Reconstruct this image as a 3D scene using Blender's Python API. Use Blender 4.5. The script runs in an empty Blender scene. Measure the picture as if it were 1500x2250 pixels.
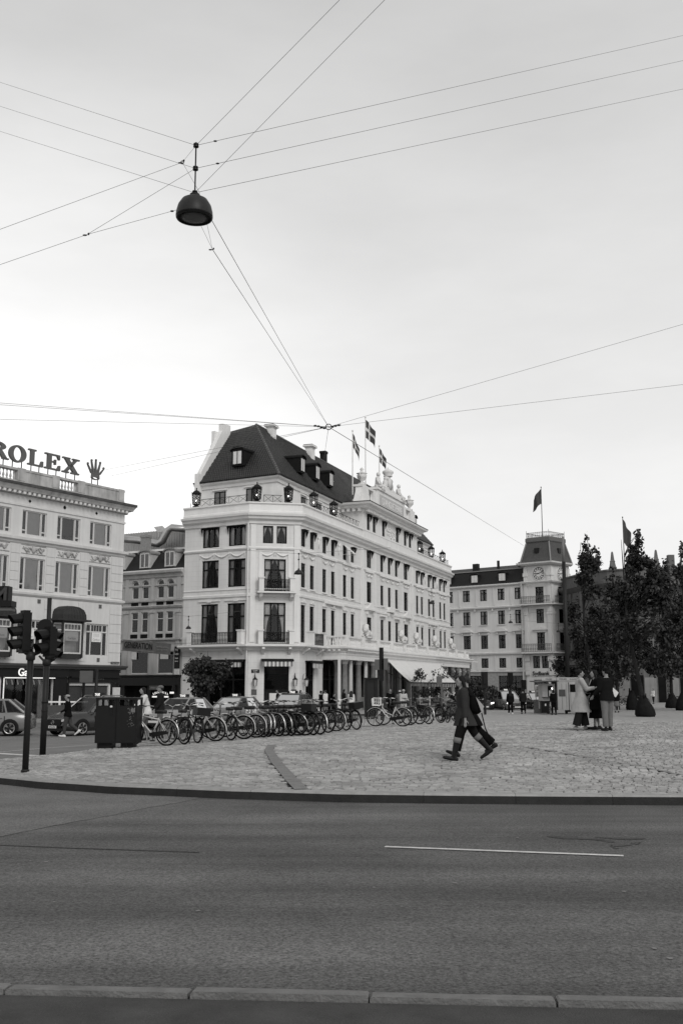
import bpy, bmesh, math, random
import numpy as np
from mathutils import Matrix, Vector, noise
random.seed(7)
SC = bpy.context.scene
COL = SC.collection
PI = math.pi
R_ = math.radians
# ---------------------------------------------------------------- camera
cd = bpy.data.cameras.new('camera'); cam = bpy.data.objects.new('camera', cd); COL.objects.link(cam)
cd.sensor_fit = 'VERTICAL'; cd.sensor_height = 36.0; cd.lens = 36.8; cd.clip_end = 3000
cam.location = (0, 0, 1.5); cam.rotation_euler = (R_(90 + 9.45), 0, 0)
SC.camera = cam
# ---------------------------------------------------------------- sky, sun, exposure
SUN_EL, SUN_AZ = R_(38), R_(155)
W = bpy.data.worlds.new('World'); SC.world = W; W.use_nodes = True
nt = W.node_tree; nt.nodes.clear()
def N(t, **k):
    n = nt.nodes.new(t)
    for a, b in k.items(): setattr(n, a, b)
    return n
def LK(a, b): nt.links.new(a, b)
wo = N('ShaderNodeOutputWorld'); bg = N('ShaderNodeBackground'); bg.inputs['Strength'].default_value = 0.1
sky = N('ShaderNodeTexSky'); sky.sky_type = 'NISHITA'; sky.sun_disc = False
sky.sun_elevation = SUN_EL; sky.sun_rotation = SUN_AZ; sky.air_density = 1.5; sky.dust_density = 4
bw = N('ShaderNodeRGBToBW'); LK(sky.outputs[0], bw.inputs[0])
tc = N('ShaderNodeTexCoord'); sp = N('ShaderNodeSeparateXYZ'); LK(tc.outputs['Generated'], sp.inputs[0])
rp = N('ShaderNodeValToRGB'); LK(sp.outputs[2], rp.inputs[0])
cr = rp.color_ramp; cr.elements[0].position = 0.0; cr.elements[0].color = (.86, .86, .86, 1)
cr.elements[1].position = 1.0; cr.elements[1].color = (.50, .50, .50, 1)
for p, v in ((.08, .86), (.2, .82), (.33, .73), (.48, .63), (.58, .57)):
    e = cr.elements.new(p); e.color = (v, v, v, 1)
mp = N('ShaderNodeMapping'); mp.inputs['Scale'].default_value = (1.6, 1.6, 5.0); LK(tc.outputs['Generated'], mp.inputs[0])
ns = N('ShaderNodeTexNoise'); ns.inputs['Scale'].default_value = 2.3; ns.inputs['Detail'].default_value = 7; ns.inputs['Roughness'].default_value = .55
LK(mp.outputs[0], ns.inputs['Vector'])
mr = N('ShaderNodeMapRange'); mr.inputs[1].default_value = .35; mr.inputs[2].default_value = .72; mr.inputs[3].default_value = .965; mr.inputs[4].default_value = 1.07
LK(ns.outputs[0], mr.inputs[0])
vd = N('ShaderNodeVectorMath', operation='DOT_PRODUCT'); vd.inputs[1].default_value = (-.33, .93, .16); LK(tc.outputs['Generated'], vd.inputs[0])
gl = N('ShaderNodeMapRange', interpolation_type='SMOOTHSTEP'); gl.inputs[1].default_value = .90; gl.inputs[2].default_value = 1.0; gl.inputs[3].default_value = 0; gl.inputs[4].default_value = .20; LK(vd.outputs['Value'], gl.inputs[0])
ga = N('ShaderNodeMath', operation='ADD'); LK(rp.outputs[0], ga.inputs[0]); LK(gl.outputs[0], ga.inputs[1])   # thin cloud is brighter low on the left
mu = N('ShaderNodeMath', operation='MULTIPLY'); LK(ga.outputs[0], mu.inputs[0]); LK(mr.outputs[0], mu.inputs[1])
m10 = N('ShaderNodeMath', operation='MULTIPLY'); m10.inputs[1].default_value = 11.2; LK(mu.outputs[0], m10.inputs[0])
mx = N('ShaderNodeMix'); mx.data_type = 'FLOAT'; mx.inputs[0].default_value = .94
LK(bw.outputs[0], mx.inputs[2]); LK(m10.outputs[0], mx.inputs[3])
cc = N('ShaderNodeCombineColor')
for i, t in enumerate((1.0, .998, .994)):
    q = N('ShaderNodeMath', operation='MULTIPLY'); q.inputs[1].default_value = t; LK(mx.outputs[0], q.inputs[0]); LK(q.outputs[0], cc.inputs[i])
LK(cc.outputs[0], bg.inputs['Color']); LK(bg.outputs[0], wo.inputs['Surface'])
sl = bpy.data.lights.new('sun', 'SUN'); sl.energy = 1.5; sl.angle = R_(22); sl.color = (1, .99, .97)
so = bpy.data.objects.new('sun', sl); COL.objects.link(so)
# sun azimuth measured from +Y clockwise (towards +X)
sv = Vector((math.sin(SUN_AZ) * math.cos(SUN_EL), math.cos(SUN_AZ) * math.cos(SUN_EL), math.sin(SUN_EL)))
so.rotation_euler = (-sv).to_track_quat('-Z', 'Y').to_euler(); so.location = (0, -20, 60)
vs = SC.view_settings; vs.view_transform = 'Standard'; vs.look = 'None'; vs.exposure = 0.0; vs.gamma = 1.0; vs.use_curve_mapping = False
SC.cycles.max_bounces = 6; SC.cycles.transparent_max_bounces = 12

# ---------------------------------------------------------------- materials
MATS = {}
def M(name, v, rough=.75, var=.12, scale=4., bump=0., bscale=30., metal=0., spec=.18, island=0., grain=0., emit=0., lines=None, streak=0., lane=0.):
    """grey procedural material: base value v varied by noise; optional bump, per-island variation, course lines (pitch, width)"""
    if name in MATS: return MATS[name]
    m = bpy.data.materials.new(name); m.use_nodes = True; MATS[name] = m
    t = m.node_tree; b = t.nodes['Principled BSDF']
    def n(ty, **k):
        x = t.nodes.new(ty)
        for a, c in k.items(): setattr(x, a, c)
        return x
    L = t.links.new
    b.inputs['Roughness'].default_value = rough; b.inputs['Metallic'].default_value = metal
    b.inputs['Specular IOR Level'].default_value = spec
    g = n('ShaderNodeNewGeometry')
    co = n('ShaderNodeTexCoord')
    no = n('ShaderNodeTexNoise'); no.inputs['Scale'].default_value = scale; no.inputs['Detail'].default_value = 6; no.inputs['Roughness'].default_value = .6
    L(co.outputs['Object'], no.inputs['Vector'])
    r = n('ShaderNodeMapRange'); r.inputs[1].default_value = .25; r.inputs[2].default_value = .75; r.inputs[3].default_value = v * (1 - var); r.inputs[4].default_value = v * (1 + var)
    L(no.outputs[0], r.inputs[0]); out = r.outputs[0]
    def mul(a, bsock):
        q = n('ShaderNodeMath', operation='MULTIPLY'); L(a, q.inputs[0]); L(bsock, q.inputs[1]); return q.outputs[0]
    if island:
        q = n('ShaderNodeMapRange'); q.inputs[3].default_value = 1 - island; q.inputs[4].default_value = 1 + island
        L(g.outputs['Random Per Island'], q.inputs[0]); out = mul(out, q.outputs[0])
        oi = n('ShaderNodeObjectInfo'); q = n('ShaderNodeMapRange'); q.inputs[3].default_value = 1 - island * .6; q.inputs[4].default_value = 1 + island * .6
        L(oi.outputs['Random'], q.inputs[0]); out = mul(out, q.outputs[0])
    if streak:
        mpp = n('ShaderNodeMapping'); mpp.inputs['Scale'].default_value = (1.7, 1.7, .12); L(co.outputs['Object'], mpp.inputs[0])
        n2 = n('ShaderNodeTexNoise'); n2.inputs['Scale'].default_value = 1.3; n2.inputs['Detail'].default_value = 8; n2.inputs['Roughness'].default_value = .7
        L(mpp.outputs[0], n2.inputs['Vector'])
        q = n('ShaderNodeMapRange'); q.inputs[1].default_value = .42; q.inputs[2].default_value = .75; q.inputs[3].default_value = 1; q.inputs[4].default_value = 1 - streak
        L(n2.outputs[0], q.inputs[0]); out = mul(out, q.outputs[0])
    if lane:
        mpl = n('ShaderNodeMapping'); mpl.inputs['Scale'].default_value = (.10, 1.1, 1); mpl.inputs['Rotation'].default_value = (0, 0, .05); L(co.outputs['Object'], mpl.inputs[0])
        n4 = n('ShaderNodeTexNoise'); n4.inputs['Scale'].default_value = .9; n4.inputs['Detail'].default_value = 7; n4.inputs['Roughness'].default_value = .6; L(mpl.outputs[0], n4.inputs['Vector'])
        q = n('ShaderNodeMapRange'); q.inputs[1].default_value = .32; q.inputs[2].default_value = .68; q.inputs[3].default_value = 1 - lane; q.inputs[4].default_value = 1 + lane; L(n4.outputs[0], q.inputs[0]); out = mul(out, q.outputs[0])
    if grain:
        n3 = n('ShaderNodeTexNoise'); n3.inputs['Scale'].default_value = bscale * 1.3; n3.inputs['Detail'].default_value = 3; n3.inputs['Roughness'].default_value = .8; L(co.outputs['Object'], n3.inputs['Vector'])
        q = n('ShaderNodeMapRange'); q.inputs[1].default_value = .3; q.inputs[2].default_value = .7; q.inputs[3].default_value = 1 - grain; q.inputs[4].default_value = 1 + grain; L(n3.outputs[0], q.inputs[0]); out = mul(out, q.outputs[0])
    hsock = None
    if lines:
        s = n('ShaderNodeSeparateXYZ'); L(g.outputs['Position'], s.inputs[0])
        d = n('ShaderNodeMath', operation='DIVIDE'); d.inputs[1].default_value = lines[0]; L(s.outputs[2], d.inputs[0])
        f = n('ShaderNodeMath', operation='FRACT'); L(d.outputs[0], f.inputs[0])
        q = n('ShaderNodeMath', operation='GREATER_THAN'); q.inputs[1].default_value = lines[1]; L(f.outputs[0], q.inputs[0])
        hsock = q.outputs[0]
        q2 = n('ShaderNodeMapRange'); q2.inputs[3].default_value = lines[2] if len(lines) > 2 else .75; q2.inputs[4].default_value = 1; L(hsock, q2.inputs[0]); out = mul(out, q2.outputs[0])
    c = n('ShaderNodeCombineColor')
    for i, k in enumerate((1.0, .993, .982)):
        q = n('ShaderNodeMath', operation='MULTIPLY'); q.inputs[1].default_value = k; L(out, q.inputs[0]); L(q.outputs[0], c.inputs[i])
    L(c.outputs[0], b.inputs['Base Color'])
    if emit:
        b.inputs['Emission Strength'].default_value = emit; b.inputs['Emission Color'].default_value = (1, .98, .95, 1)
    if bump or hsock:
        bm_ = n('ShaderNodeBump'); bm_.inputs['Strength'].default_value = bump or .4; bm_.inputs['Distance'].default_value = .02
        nb = n('ShaderNodeTexNoise'); nb.inputs['Scale'].default_value = bscale; nb.inputs['Detail'].default_value = 4; L(co.outputs['Object'], nb.inputs['Vector'])
        if hsock:
            q = n('ShaderNodeMath', operation='MULTIPLY_ADD'); q.inputs[1].default_value = .25; L(nb.outputs[0], q.inputs[0]); L(hsock, q.inputs[2]); L(q.outputs[0], bm_.inputs['Height'])
        else: L(nb.outputs[0], bm_.inputs['Height'])
        L(bm_.outputs[0], b.inputs['Normal'])
    return m
def glass_mat(name, tint, op, ior=1.42):
    """pane: part see-through, part grey absorbing, glossy by its own fresnel"""
    m = bpy.data.materials.new(name); m.use_nodes = True; MATS[name] = m; t = m.node_tree; t.nodes.clear()
    o = t.nodes.new('ShaderNodeOutputMaterial'); tr = t.nodes.new('ShaderNodeBsdfTransparent'); tr.inputs[0].default_value = (op, op, op, 1)
    gl = t.nodes.new('ShaderNodeBsdfGlossy'); gl.inputs['Roughness'].default_value = .03; gl.inputs['Color'].default_value = (tint, tint, tint, 1)
    fr = t.nodes.new('ShaderNodeFresnel'); fr.inputs[0].default_value = ior
    nb = t.nodes.new('ShaderNodeTexNoise'); nb.inputs['Scale'].default_value = .8; nb.inputs['Detail'].default_value = 1
    co = t.nodes.new('ShaderNodeTexCoord'); t.links.new(co.outputs['Object'], nb.inputs['Vector'])
    bm_ = t.nodes.new('ShaderNodeBump'); bm_.inputs['Strength'].default_value = .08; bm_.inputs['Distance'].default_value = .1
    t.links.new(nb.outputs[0], bm_.inputs['Height']); t.links.new(bm_.outputs[0], gl.inputs['Normal'])
    mxx = t.nodes.new('ShaderNodeMixShader'); t.links.new(fr.outputs[0], mxx.inputs[0]); t.links.new(tr.outputs[0], mxx.inputs[1]); t.links.new(gl.outputs[0], mxx.inputs[2])
    t.links.new(mxx.outputs[0], o.inputs[0]); return m
GLASS = glass_mat('window_glass', .9, .85, 1.5)
GLASSC = glass_mat('coated_glass', .95, .85, 1.75); GLASSK = glass_mat('dull_glass', .35, .6, 1.3)
GLASSD = glass_mat('tinted_glass', .70, .30)
WHITE = M('white_render', .66, .8, .07, .5, .15, 40, lines=(.42, .05, .86), streak=.17)
WHITEP = M('white_paint_trim', .70, .7, .06, 1.5, .05, 40, streak=.08)
STONED = M('weathered_stone', .40, .9, .25, 1.2, .3, 25, streak=.5)
GREYST = M('grey_stone_trim', .40, .85, .12, 1., .2, 30, streak=.3)
THEA = M('dark_theatre_stone', .14, .9, .2, .8, .3, 20, streak=.35)
DARKF = M('dark_window_paint', .012, .6, .2, 3, spec=.1)
BLACK = M('black_paint', .010, .4, .15, 4)
IRON = M('black_iron', .010, .55, .2, 8)
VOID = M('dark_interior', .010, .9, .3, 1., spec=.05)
TILE = M('dark_roof_tile', .030, .5, .4, 6, .8, 22, lines=(.22, .18, .6), spec=.2)
SLATE = M('dark_slate', .016, .6, .25, 5, .3, 30, lines=(.25, .12, .75))
METALR = M('corrugated_metal', .36, .45, .06, 1, .1, 10, metal=.3)
STEEL = M('galvanised_steel', .45, .35, .08, 5, metal=.8)
CURT = M('white_curtain', .62, .9, .08, 6)
CANVAS = M('cream_canvas', .62, .9, .05, 1.5, .1, 60)
GRANITE = M('polished_granite', .20, .5, .25, 3, streak=.3)
TYRE = M('black_rubber', .009, .8, .15, 10, spec=.08)
CHROME = M('bright_metal', .28, .38, .05, 10, metal=1.)
LEAF = M('leaf_green', .042, .5, .3, 2, island=.8, spec=.22)
LEAF2 = M('leaf_dark', .028, .6, .25, 2, island=.5, spec=.12)
BARK = M('bark', .022, .9, .3, 10, .6, 25)
SKIN = M('skin', .24, .6, .08, 10)
HAIRD = M('dark_hair', .010, .6, .3, 40, spec=.1)
POSTG = M('dark_green_grey_post', .016, .5, .15, 4, .1, 30)
SIGNG = M('grey_sign_back', .10, .55, .08, 2)
LIT = M('lit_white', .8, .5, .02, 4, emit=.55)
WHITEL = M('white_lettering', .75, .5, .03, 5)
LAMPGL = M('lit_lamp', .8, .4, .0, 4, emit=4.0)

# ---------------------------------------------------------------- mesh builder
class MB:
    def __init__(s): s.v = []; s.f = []; s.mi = []; s.cur = 0; s.X = Matrix(); s.cuts = []
    def cut(s): s.cuts.append((len(s.v), len(s.f)))
    def add(s, vs, fs, mi=None):
        b = len(s.v); X = s.X
        s.v.extend([tuple(X @ Vector(p)) for p in vs])
        s.f.extend([tuple(b + i for i in f) for f in fs]); s.mi.extend([s.cur if mi is None else mi] * len(fs))
    def box(s, x0, x1, y0, y1, z0, z1, mi=None):
        s.add([(x0, y0, z0), (x1, y0, z0), (x1, y1, z0), (x0, y1, z0), (x0, y0, z1), (x1, y0, z1), (x1, y1, z1), (x0, y1, z1)],
              [(3, 2, 1, 0), (4, 5, 6, 7), (0, 1, 5, 4), (1, 2, 6, 5), (2, 3, 7, 6), (3, 0, 4, 7)], mi)
    def cb(s, c, d, mi=None): s.box(c[0] - d[0] / 2, c[0] + d[0] / 2, c[1] - d[1] / 2, c[1] + d[1] / 2, c[2] - d[2] / 2, c[2] + d[2] / 2, mi)
    def poly(s, pts, mi=None): s.add(pts, [tuple(range(len(pts)))], mi)
    def prism(s, pts, d, mi=None):
        """polygon (3d points) extruded by vector d"""
        n = len(pts); d = Vector(d); q = [Vector(p) for p in pts]
        s.add([tuple(p) for p in q] + [tuple(p + d) for p in q],
              [tuple(range(n))[::-1], tuple(range(n, 2 * n))] + [(i, (i + 1) % n, n + (i + 1) % n, n + i) for i in range(n)], mi)
    def tube(s, pts, r, n=6, mi=None, closed=False):
        P = [Vector(p) for p in pts]; k = len(P); rr = r if isinstance(r, (list, tuple)) else [r] * k
        vs = []; up = Vector((0, 0, 1)); prev = None
        for i, p in enumerate(P):
            if closed: t = P[(i + 1) % k] - P[i - 1]
            else: t = P[min(i + 1, k - 1)] - P[max(i - 1, 0)]
            t.normalize()
            if prev is None:
                a = t.cross(up if abs(t.z) < .95 else Vector((1, 0, 0))); a.normalize()
            else:
                a = prev - t * prev.dot(t)
                if a.length < 1e-6: a = t.orthogonal()
                a.normalize()
            prev = a; b = t.cross(a)
            for j in range(n):
                an = 2 * PI * j / n; vs.append(p + (a * math.cos(an) + b * math.sin(an)) * rr[i])
        fs = []
        for i in range(k if closed else k - 1):
            i2 = (i + 1) % k
            for j in range(n):
                j2 = (j + 1) % n; fs.append((i * n + j, i * n + j2, i2 * n + j2, i2 * n + j))
        if not closed: fs += [tuple(range(n))[::-1], tuple(range((k - 1) * n, k * n))]
        s.add(vs, fs, mi)
    def ring(s, c, r, tr, axis=1, n=20, m=6, mi=None, a0=0, a1=2 * PI):
        full = abs(a1 - a0 - 2 * PI) < 1e-6; pts = []
        for i in range(n if full else n + 1):
            a = a0 + (a1 - a0) * i / n; u, w = r * math.cos(a), r * math.sin(a)
            p = (c[0], c[1] + u, c[2] + w) if axis == 0 else (c[0] + u, c[1], c[2] + w) if axis == 1 else (c[0] + u, c[1] + w, c[2])
            pts.append(p)
        s.tube(pts, tr, m, mi, closed=full)
    def lathe(s, prof, n=12, c=(0, 0, 0), mi=None):
        vs = []; fs = []; k = len(prof)
        for r, z in prof:
            for j in range(n): a = 2 * PI * j / n; vs.append((c[0] + r * math.cos(a), c[1] + r * math.sin(a), c[2] + z))
        for i in range(k - 1):
            for j in range(n): j2 = (j + 1) % n; fs.append((i * n + j, i * n + j2, (i + 1) * n + j2, (i + 1) * n + j))
        fs += [tuple(range(n))[::-1], tuple(range((k - 1) * n, k * n))]
        s.add(vs, fs, mi)
    def ball(s, c, r, n=10, m=7, mi=None):
        r = r if isinstance(r, (list, tuple)) else (r, r, r)
        vs = [(c[0], c[1], c[2] - r[2])]; fs = []
        for i in range(1, m):
            t = PI * i / m
            for j in range(n): a = 2 * PI * j / n; vs.append((c[0] + r[0] * math.sin(t) * math.cos(a), c[1] + r[1] * math.sin(t) * math.sin(a), c[2] - r[2] * math.cos(t)))
        vs.append((c[0], c[1], c[2] + r[2])); L_ = len(vs) - 1
        for j in range(n):
            j2 = (j + 1) % n; fs.append((0, 1 + j2, 1 + j)); fs.append((L_, 1 + (m - 2) * n + j, 1 + (m - 2) * n + j2))
            for i in range(m - 2): fs.append((1 + i * n + j, 1 + i * n + j2, 1 + (i + 1) * n + j2, 1 + (i + 1) * n + j))
        s.add(vs, fs, mi)
    def cap(s, p, q, r1, r2, n=10, mi=None):
        s.tube([p, q], [r1, r2], n, mi); s.ball(p, r1, n, 6, mi); s.ball(q, r2, n, 6, mi)
    def loft(s, rings, mi=None, cap=True):
        n = len(rings[0]); vs = [p for r in rings for p in r]; fs = []
        for i in range(len(rings) - 1):
            for j in range(n): j2 = (j + 1) % n; fs.append((i * n + j, i * n + j2, (i + 1) * n + j2, (i + 1) * n + j))
        if cap: fs += [tuple(range(n))[::-1], tuple(range((len(rings) - 1) * n, len(rings) * n))]
        s.add(vs, fs, mi)
    def ell(s, c, rx, ry, n=14): return [(c[0] + rx * math.cos(2 * PI * j / n), c[1] + ry * math.sin(2 * PI * j / n), c[2]) for j in range(n)]
    def mesh(s, name, mats, smooth=False, fix=True):
        me = bpy.data.meshes.new(name); me.from_pydata(s.v, [], s.f)
        for m in (mats if isinstance(mats, (list, tuple)) else [mats]): me.materials.append(m)
        if max(s.mi or [0]): me.polygons.foreach_set('material_index', s.mi)
        if fix and len(s.f) < 30000:
            b = bmesh.new(); b.from_mesh(me); bmesh.ops.recalc_face_normals(b, faces=b.faces); b.to_mesh(me); b.free()
        if smooth: me.polygons.foreach_set('use_smooth', [True] * len(me.polygons))
        me.update(); return me
    def build(s, name, mats, parent=None, Mx=None, smooth=False, **props):
        return put(bpy.data.objects.new(name, s.mesh(name, mats, smooth)), parent, Mx, **props)
def put(o, parent=None, Mx=None, **props):
    COL.objects.link(o)
    if parent is not None:
        o.parent = parent
        if Mx is not None: o.matrix_basis = WM[parent.name].inverted() @ Mx if parent.name in WM else Mx
    elif Mx is not None: o.matrix_basis = Mx
    for k, v in props.items(): o[k] = v
    return o
WM = {}
def thing(name, label, cat, loc=(0, 0, 0), rz=0, group=None):
    o = bpy.data.objects.new(name, None); COL.objects.link(o); o.empty_display_size = .3
    o.location = loc; o.rotation_euler = (0, 0, rz); o['label'] = label; o['category'] = cat
    if group: o['group'] = group
    WM[o.name] = Matrix.LocRotScale(Vector(loc), Matrix.Rotation(rz, 3, 'Z').to_quaternion(), None)
    return o
def tag(o, label, cat, group=None):
    o['label'] = label; o['category'] = cat
    if group: o['group'] = group
    return o
def dup(o, parent=None, loc=None, rz=None, label=None):
    c = o.copy(); COL.objects.link(c); c.parent = parent
    if loc is not None: c.location = loc
    if rz is not None: c.rotation_euler = (0, 0, rz)
    if label: c['label'] = label
    for ch in o.children: dup(ch, c)
    return c
def T(x, y, z): return Matrix.Translation((x, y, z))
def RZ(a): return Matrix.Rotation(a, 4, 'Z')
def text_mesh(txt, size, depth=.01, align='CENTER', bold=0.0, sx=1.0):
    c = bpy.data.curves.new('text', 'FONT'); c.body = txt; c.size = size; c.extrude = depth; c.align_x = align; c.offset = bold
    o = bpy.data.objects.new('text', c); COL.objects.link(o)
    me = bpy.data.meshes.new_from_object(o.evaluated_get(bpy.context.evaluated_depsgraph_get()))
    bpy.data.objects.remove(o); bpy.data.curves.remove(c)
    me.transform(Matrix.Diagonal((sx, 1, 1, 1)) ); me.transform(Matrix.Rotation(PI / 2, 4, 'X'))   # upright, reading along +X, facing -Y
    return me
def text(txt, size, mat, parent, Mx, depth=.01, align='CENTER', bold=0., name='lettering', sx=1.0):
    me = text_mesh(txt, size, depth, align, bold, sx); me.materials.clear(); me.materials.append(mat)
    return put(bpy.data.objects.new(name, me), parent, Mx)

# ---------------------------------------------------------------- ground height
def sm(a, b, t):
    t = min(1, max(0, (t - a) / (b - a))); return t * t * (3 - 2 * t)
def gz(x, y):
    return .38 * math.exp(-((x - 11) / 9) ** 2 - ((y - 37) / 14) ** 2) - .5 * sm(16, 80, y + 3.0 * max(0, -x - 2.5))
# ================================================================= GROUND
ASPH = M('asphalt', .094, .85, .26, .55, .9, 36, spec=.25, grain=.8, lane=.34)
ASPHL = M('worn_light_asphalt', .15, .85, .2, 1.1, .6, 50, spec=.25, grain=.25)
ASPHP = M('patch_asphalt', .045, .9, .3, 3, .9, 80)
ASPHB = M('asphalt_band', .18, .9, .25, 4, .8, 60)
JOINT = M('joint_sand', .055, .95, .3, 6, .5, 60)
SETT = M('granite_setts', .29, .7, .32, .7, .5, 40, island=.27, spec=.3)
SETTL = M('pale_granite_setts', .36, .7, .2, 9, .5, 40, island=.3, spec=.35)
SETTFAR = M('far_setts', .27, .75, .35, 2.2, .8, 14, spec=.35)
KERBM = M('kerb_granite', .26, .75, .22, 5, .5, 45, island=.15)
KERBD = M('shaded_kerb_side', .025, .85, .25, 5, .5, 45, island=.15)  # darker copy of the kerb granite: shade on upright faces put into colour
PAVE = M('pavement_slabs', .26, .85, .15, 1.5, .2, 30)
LINE = M('worn_road_paint', .50, .8, .3, 14, .2, 60, grain=.3)
def sheet(name, mat, xs, ys, off, kind='structure', keep=None, parent=None):
    vs = [(x, y, gz(x, y) + off) for y in ys for x in xs]; n = len(xs); fs = []
    for j in range(len(ys) - 1):
        for i in range(n - 1):
            if keep is None or keep((xs[i] + xs[i + 1]) / 2, (ys[j] + ys[j + 1]) / 2): fs.append((j * n + i, j * n + i + 1, (j + 1) * n + i + 1, (j + 1) * n + i))
    me = bpy.data.meshes.new(name); me.from_pydata(vs, [], fs); me.materials.append(mat); me.polygons.foreach_set('use_smooth', [True] * len(fs)); me.update()
    o = put(bpy.data.objects.new(name, me), parent)
    if parent is None: o['kind'] = kind
    return o
def span(a, b, st):
    n = max(1, round((b - a) / st)); return [a + (b - a) * i / n for i in range(n + 1)]
def strip(name, mat, pts, w, off, parent=None, kind='structure'):
    """ribbon of width w along pts lying on the ground"""
    P = []
    for a, b in zip(pts[:-1], pts[1:]):
        k = max(1, int(math.hypot(b[0] - a[0], b[1] - a[1]) / .5))
        P += [(a[0] + (b[0] - a[0]) * i / k, a[1] + (b[1] - a[1]) * i / k) for i in range(k)]
    P.append(pts[-1][:2]); vs = []
    for i, p in enumerate(P):
        q0, q1 = P[max(0, i - 1)], P[min(len(P) - 1, i + 1)]; dx, dy = q1[0] - q0[0], q1[1] - q0[1]; l = math.hypot(dx, dy) or 1
        ww = (w if not isinstance(w, tuple) else w[0] + (w[1] - w[0]) * i / max(1, len(P) - 1)) / 2
        for s in (-1, 1):
            x, y = p[0] - s * dy / l * ww, p[1] + s * dx / l * ww; vs.append((x, y, gz(x, y) + off))
    fs = [(2 * i, 2 * i + 1, 2 * i + 3, 2 * i + 2) for i in range(len(P) - 1)]
    me = bpy.data.meshes.new(name); me.from_pydata(vs, [], fs); me.materials.append(mat); me.update()
    o = put(bpy.data.objects.new(name, me), parent)
    if parent is None: o['kind'] = kind
    return o
sheet('road', ASPH, span(-60, 60, 1.5) + [90, 200, 900], [-30, -10] + span(-2, 60, 1.0) + span(62, 130, 4) + [200, 400, 1200], -.12).data.update()
far_l = sheet('far_ground', ASPH, [-900, -200, -90, -60], [-30, 0, 60, 130, 200, 400, 1200], -.12)
# front kerb curve (top outer edge) and left edge of the plaza
KX = [-8.35, -8.3, -8.0, -7.4, -6.7, -5.89, -4.87, -3.51, -1.65, 0.0, 1.58, 3.12, 4.65, 8.0, 14, 30, 60]
KY = [23.5, 22.4, 21.2, 20.2, 19.3, 18.56, 17.46, 16.44, 15.67, 15.19, 14.97, 14.82, 14.71, 14.6, 14.5, 14.5, 14.5]
EY = [19, 22.4, 23.5, 24.6, 25.6, 27.0, 29.5, 32.3, 38.9, 51, 56, 75, 95, 140]
EX = [-8.3, -8.3, -8.35, -8.1, -7.6, -6.95, -6.6, -6.3, -4.4, -2.2, -.9, 3.0, 8.0, 20.0]
def yk(x): return float(np.interp(x, KX, KY))
def xl(y): return float(np.interp(y, EY, EX))
# plaza base (joint sand) as a strip grid between kerb and far side
def plaza_mesh():
    xs = span(-8.35, 12, .35) + span(13, 60, 1.5); vs = []; fs = []; idx = {}
    ys = list(np.concatenate([[0, .3], np.arange(.8, 50, .8), np.arange(50, 110, 2.5)]))
    for i, x in enumerate(xs):
        for j, t in enumerate(ys):
            y = yk(x) + .02 + t; xx = max(x, xl(y)) if y > 22 else x
            vs.append((xx, y, gz(xx, y) - .012 if t > .1 else gz(xx, y) - .2)); idx[i, j] = len(vs) - 1
    for i in range(len(xs) - 1):
        for j in range(len(ys) - 1):
            q = (idx[i, j], idx[i + 1, j], idx[i + 1, j + 1], idx[i, j + 1])
            if abs(vs[q[0]][0] - vs[q[1]][0]) + abs(vs[q[2]][0] - vs[q[3]][0]) > .01: fs.append(q)
    me = bpy.data.meshes.new('plaza'); me.from_pydata(vs, [], fs); me.materials.append(JOINT); me.update()
    return me
plaza = put(bpy.data.objects.new('plaza', plaza_mesh())); plaza['kind'] = 'structure'
# beyond the single stones the paving goes on as one textured sheet
sheet('plaza_far', SETTFAR, span(-6, 60, 1.0), span(50, 132, 1.0), .0, keep=lambda x, y: x > xl(y) + .3)
# bands in the paving
BAND = [(-1.80, 27.70, -0.01), (-1.71, 25.24, -0.00), (-1.26, 20.99, 0.01), (-0.80, 17.27, 0.01), (-0.58, 15.65, 0.01)]
SEAM = [(3.71, 26.87, 0.08), (4.49, 24.57, 0.08), (4.89, 22.49, 0.07), (5.42, 19.69, 0.05), (5.65, 17.84, 0.04), (9.5, 17.2)]
SEAM2 = [(-0.58, 16.19, 0.01), (1.01, 15.95, 0.01), (2.84, 15.63, 0.02), (4.88, 15.42, 0.02), (9, 15.6)]
def near(p, poly, w):
    for a, b in zip(poly[:-1], poly[1:]):
        ax, ay, bx, by = a[0], a[1], b[0], b[1]; dx, dy = bx - ax, by - ay
        t = max(0, min(1, ((p[0] - ax) * dx + (p[1] - ay) * dy) / (dx * dx + dy * dy)))
        if math.hypot(p[0] - ax - t * dx, p[1] - ay - t * dy) < w: return True
    return False
# loose joined stones
def setts():
    rng = np.random.default_rng(3); V = []; single = []; y = 0.0
    rows = []
    # row of big setts along the kerb, then rows of small ones following the kerb, then straight rows
    t = .34
    while True:
        big = t < .50
        d = .21 if big else .100 + .004 * rng.standard_normal()
        if 15 + t > 52: break
        rows.append((t, d, big)); t += d + .022
    for t, d, big in rows:
        blend = max(0, 1 - t / 9.0)                    # rows follow the kerb near it, straight further off
        x0, x1 = -8.3, (.36 * (15 + t) + 3); x = x0 + rng.random() * .2
        while x < x1:
            w = (.20 + .04 * rng.random()) if big else (.125 + .05 * rng.random())
            xc = x + w / 2; yy = yk(xc) * blend + 15.0 * (1 - blend) + t + .035 * math.sin(xc * .8 + t * .5)
            x += w + .013
            if yy < yk(xc) + .33 or (yy > 21.5 and xc < xl(yy) + .12): continue
            if not (-.40 * yy - 1.2 < xc < .40 * yy + 1.2): continue
            if near((xc, yy), BAND, .12) or near((xc, yy), SEAM, .05) : continue
            V.append((xc, yy, w, d, big))
    return V
ST = setts()
slope = lambda x: (yk(x + .1) - yk(x - .1)) / .2
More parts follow.
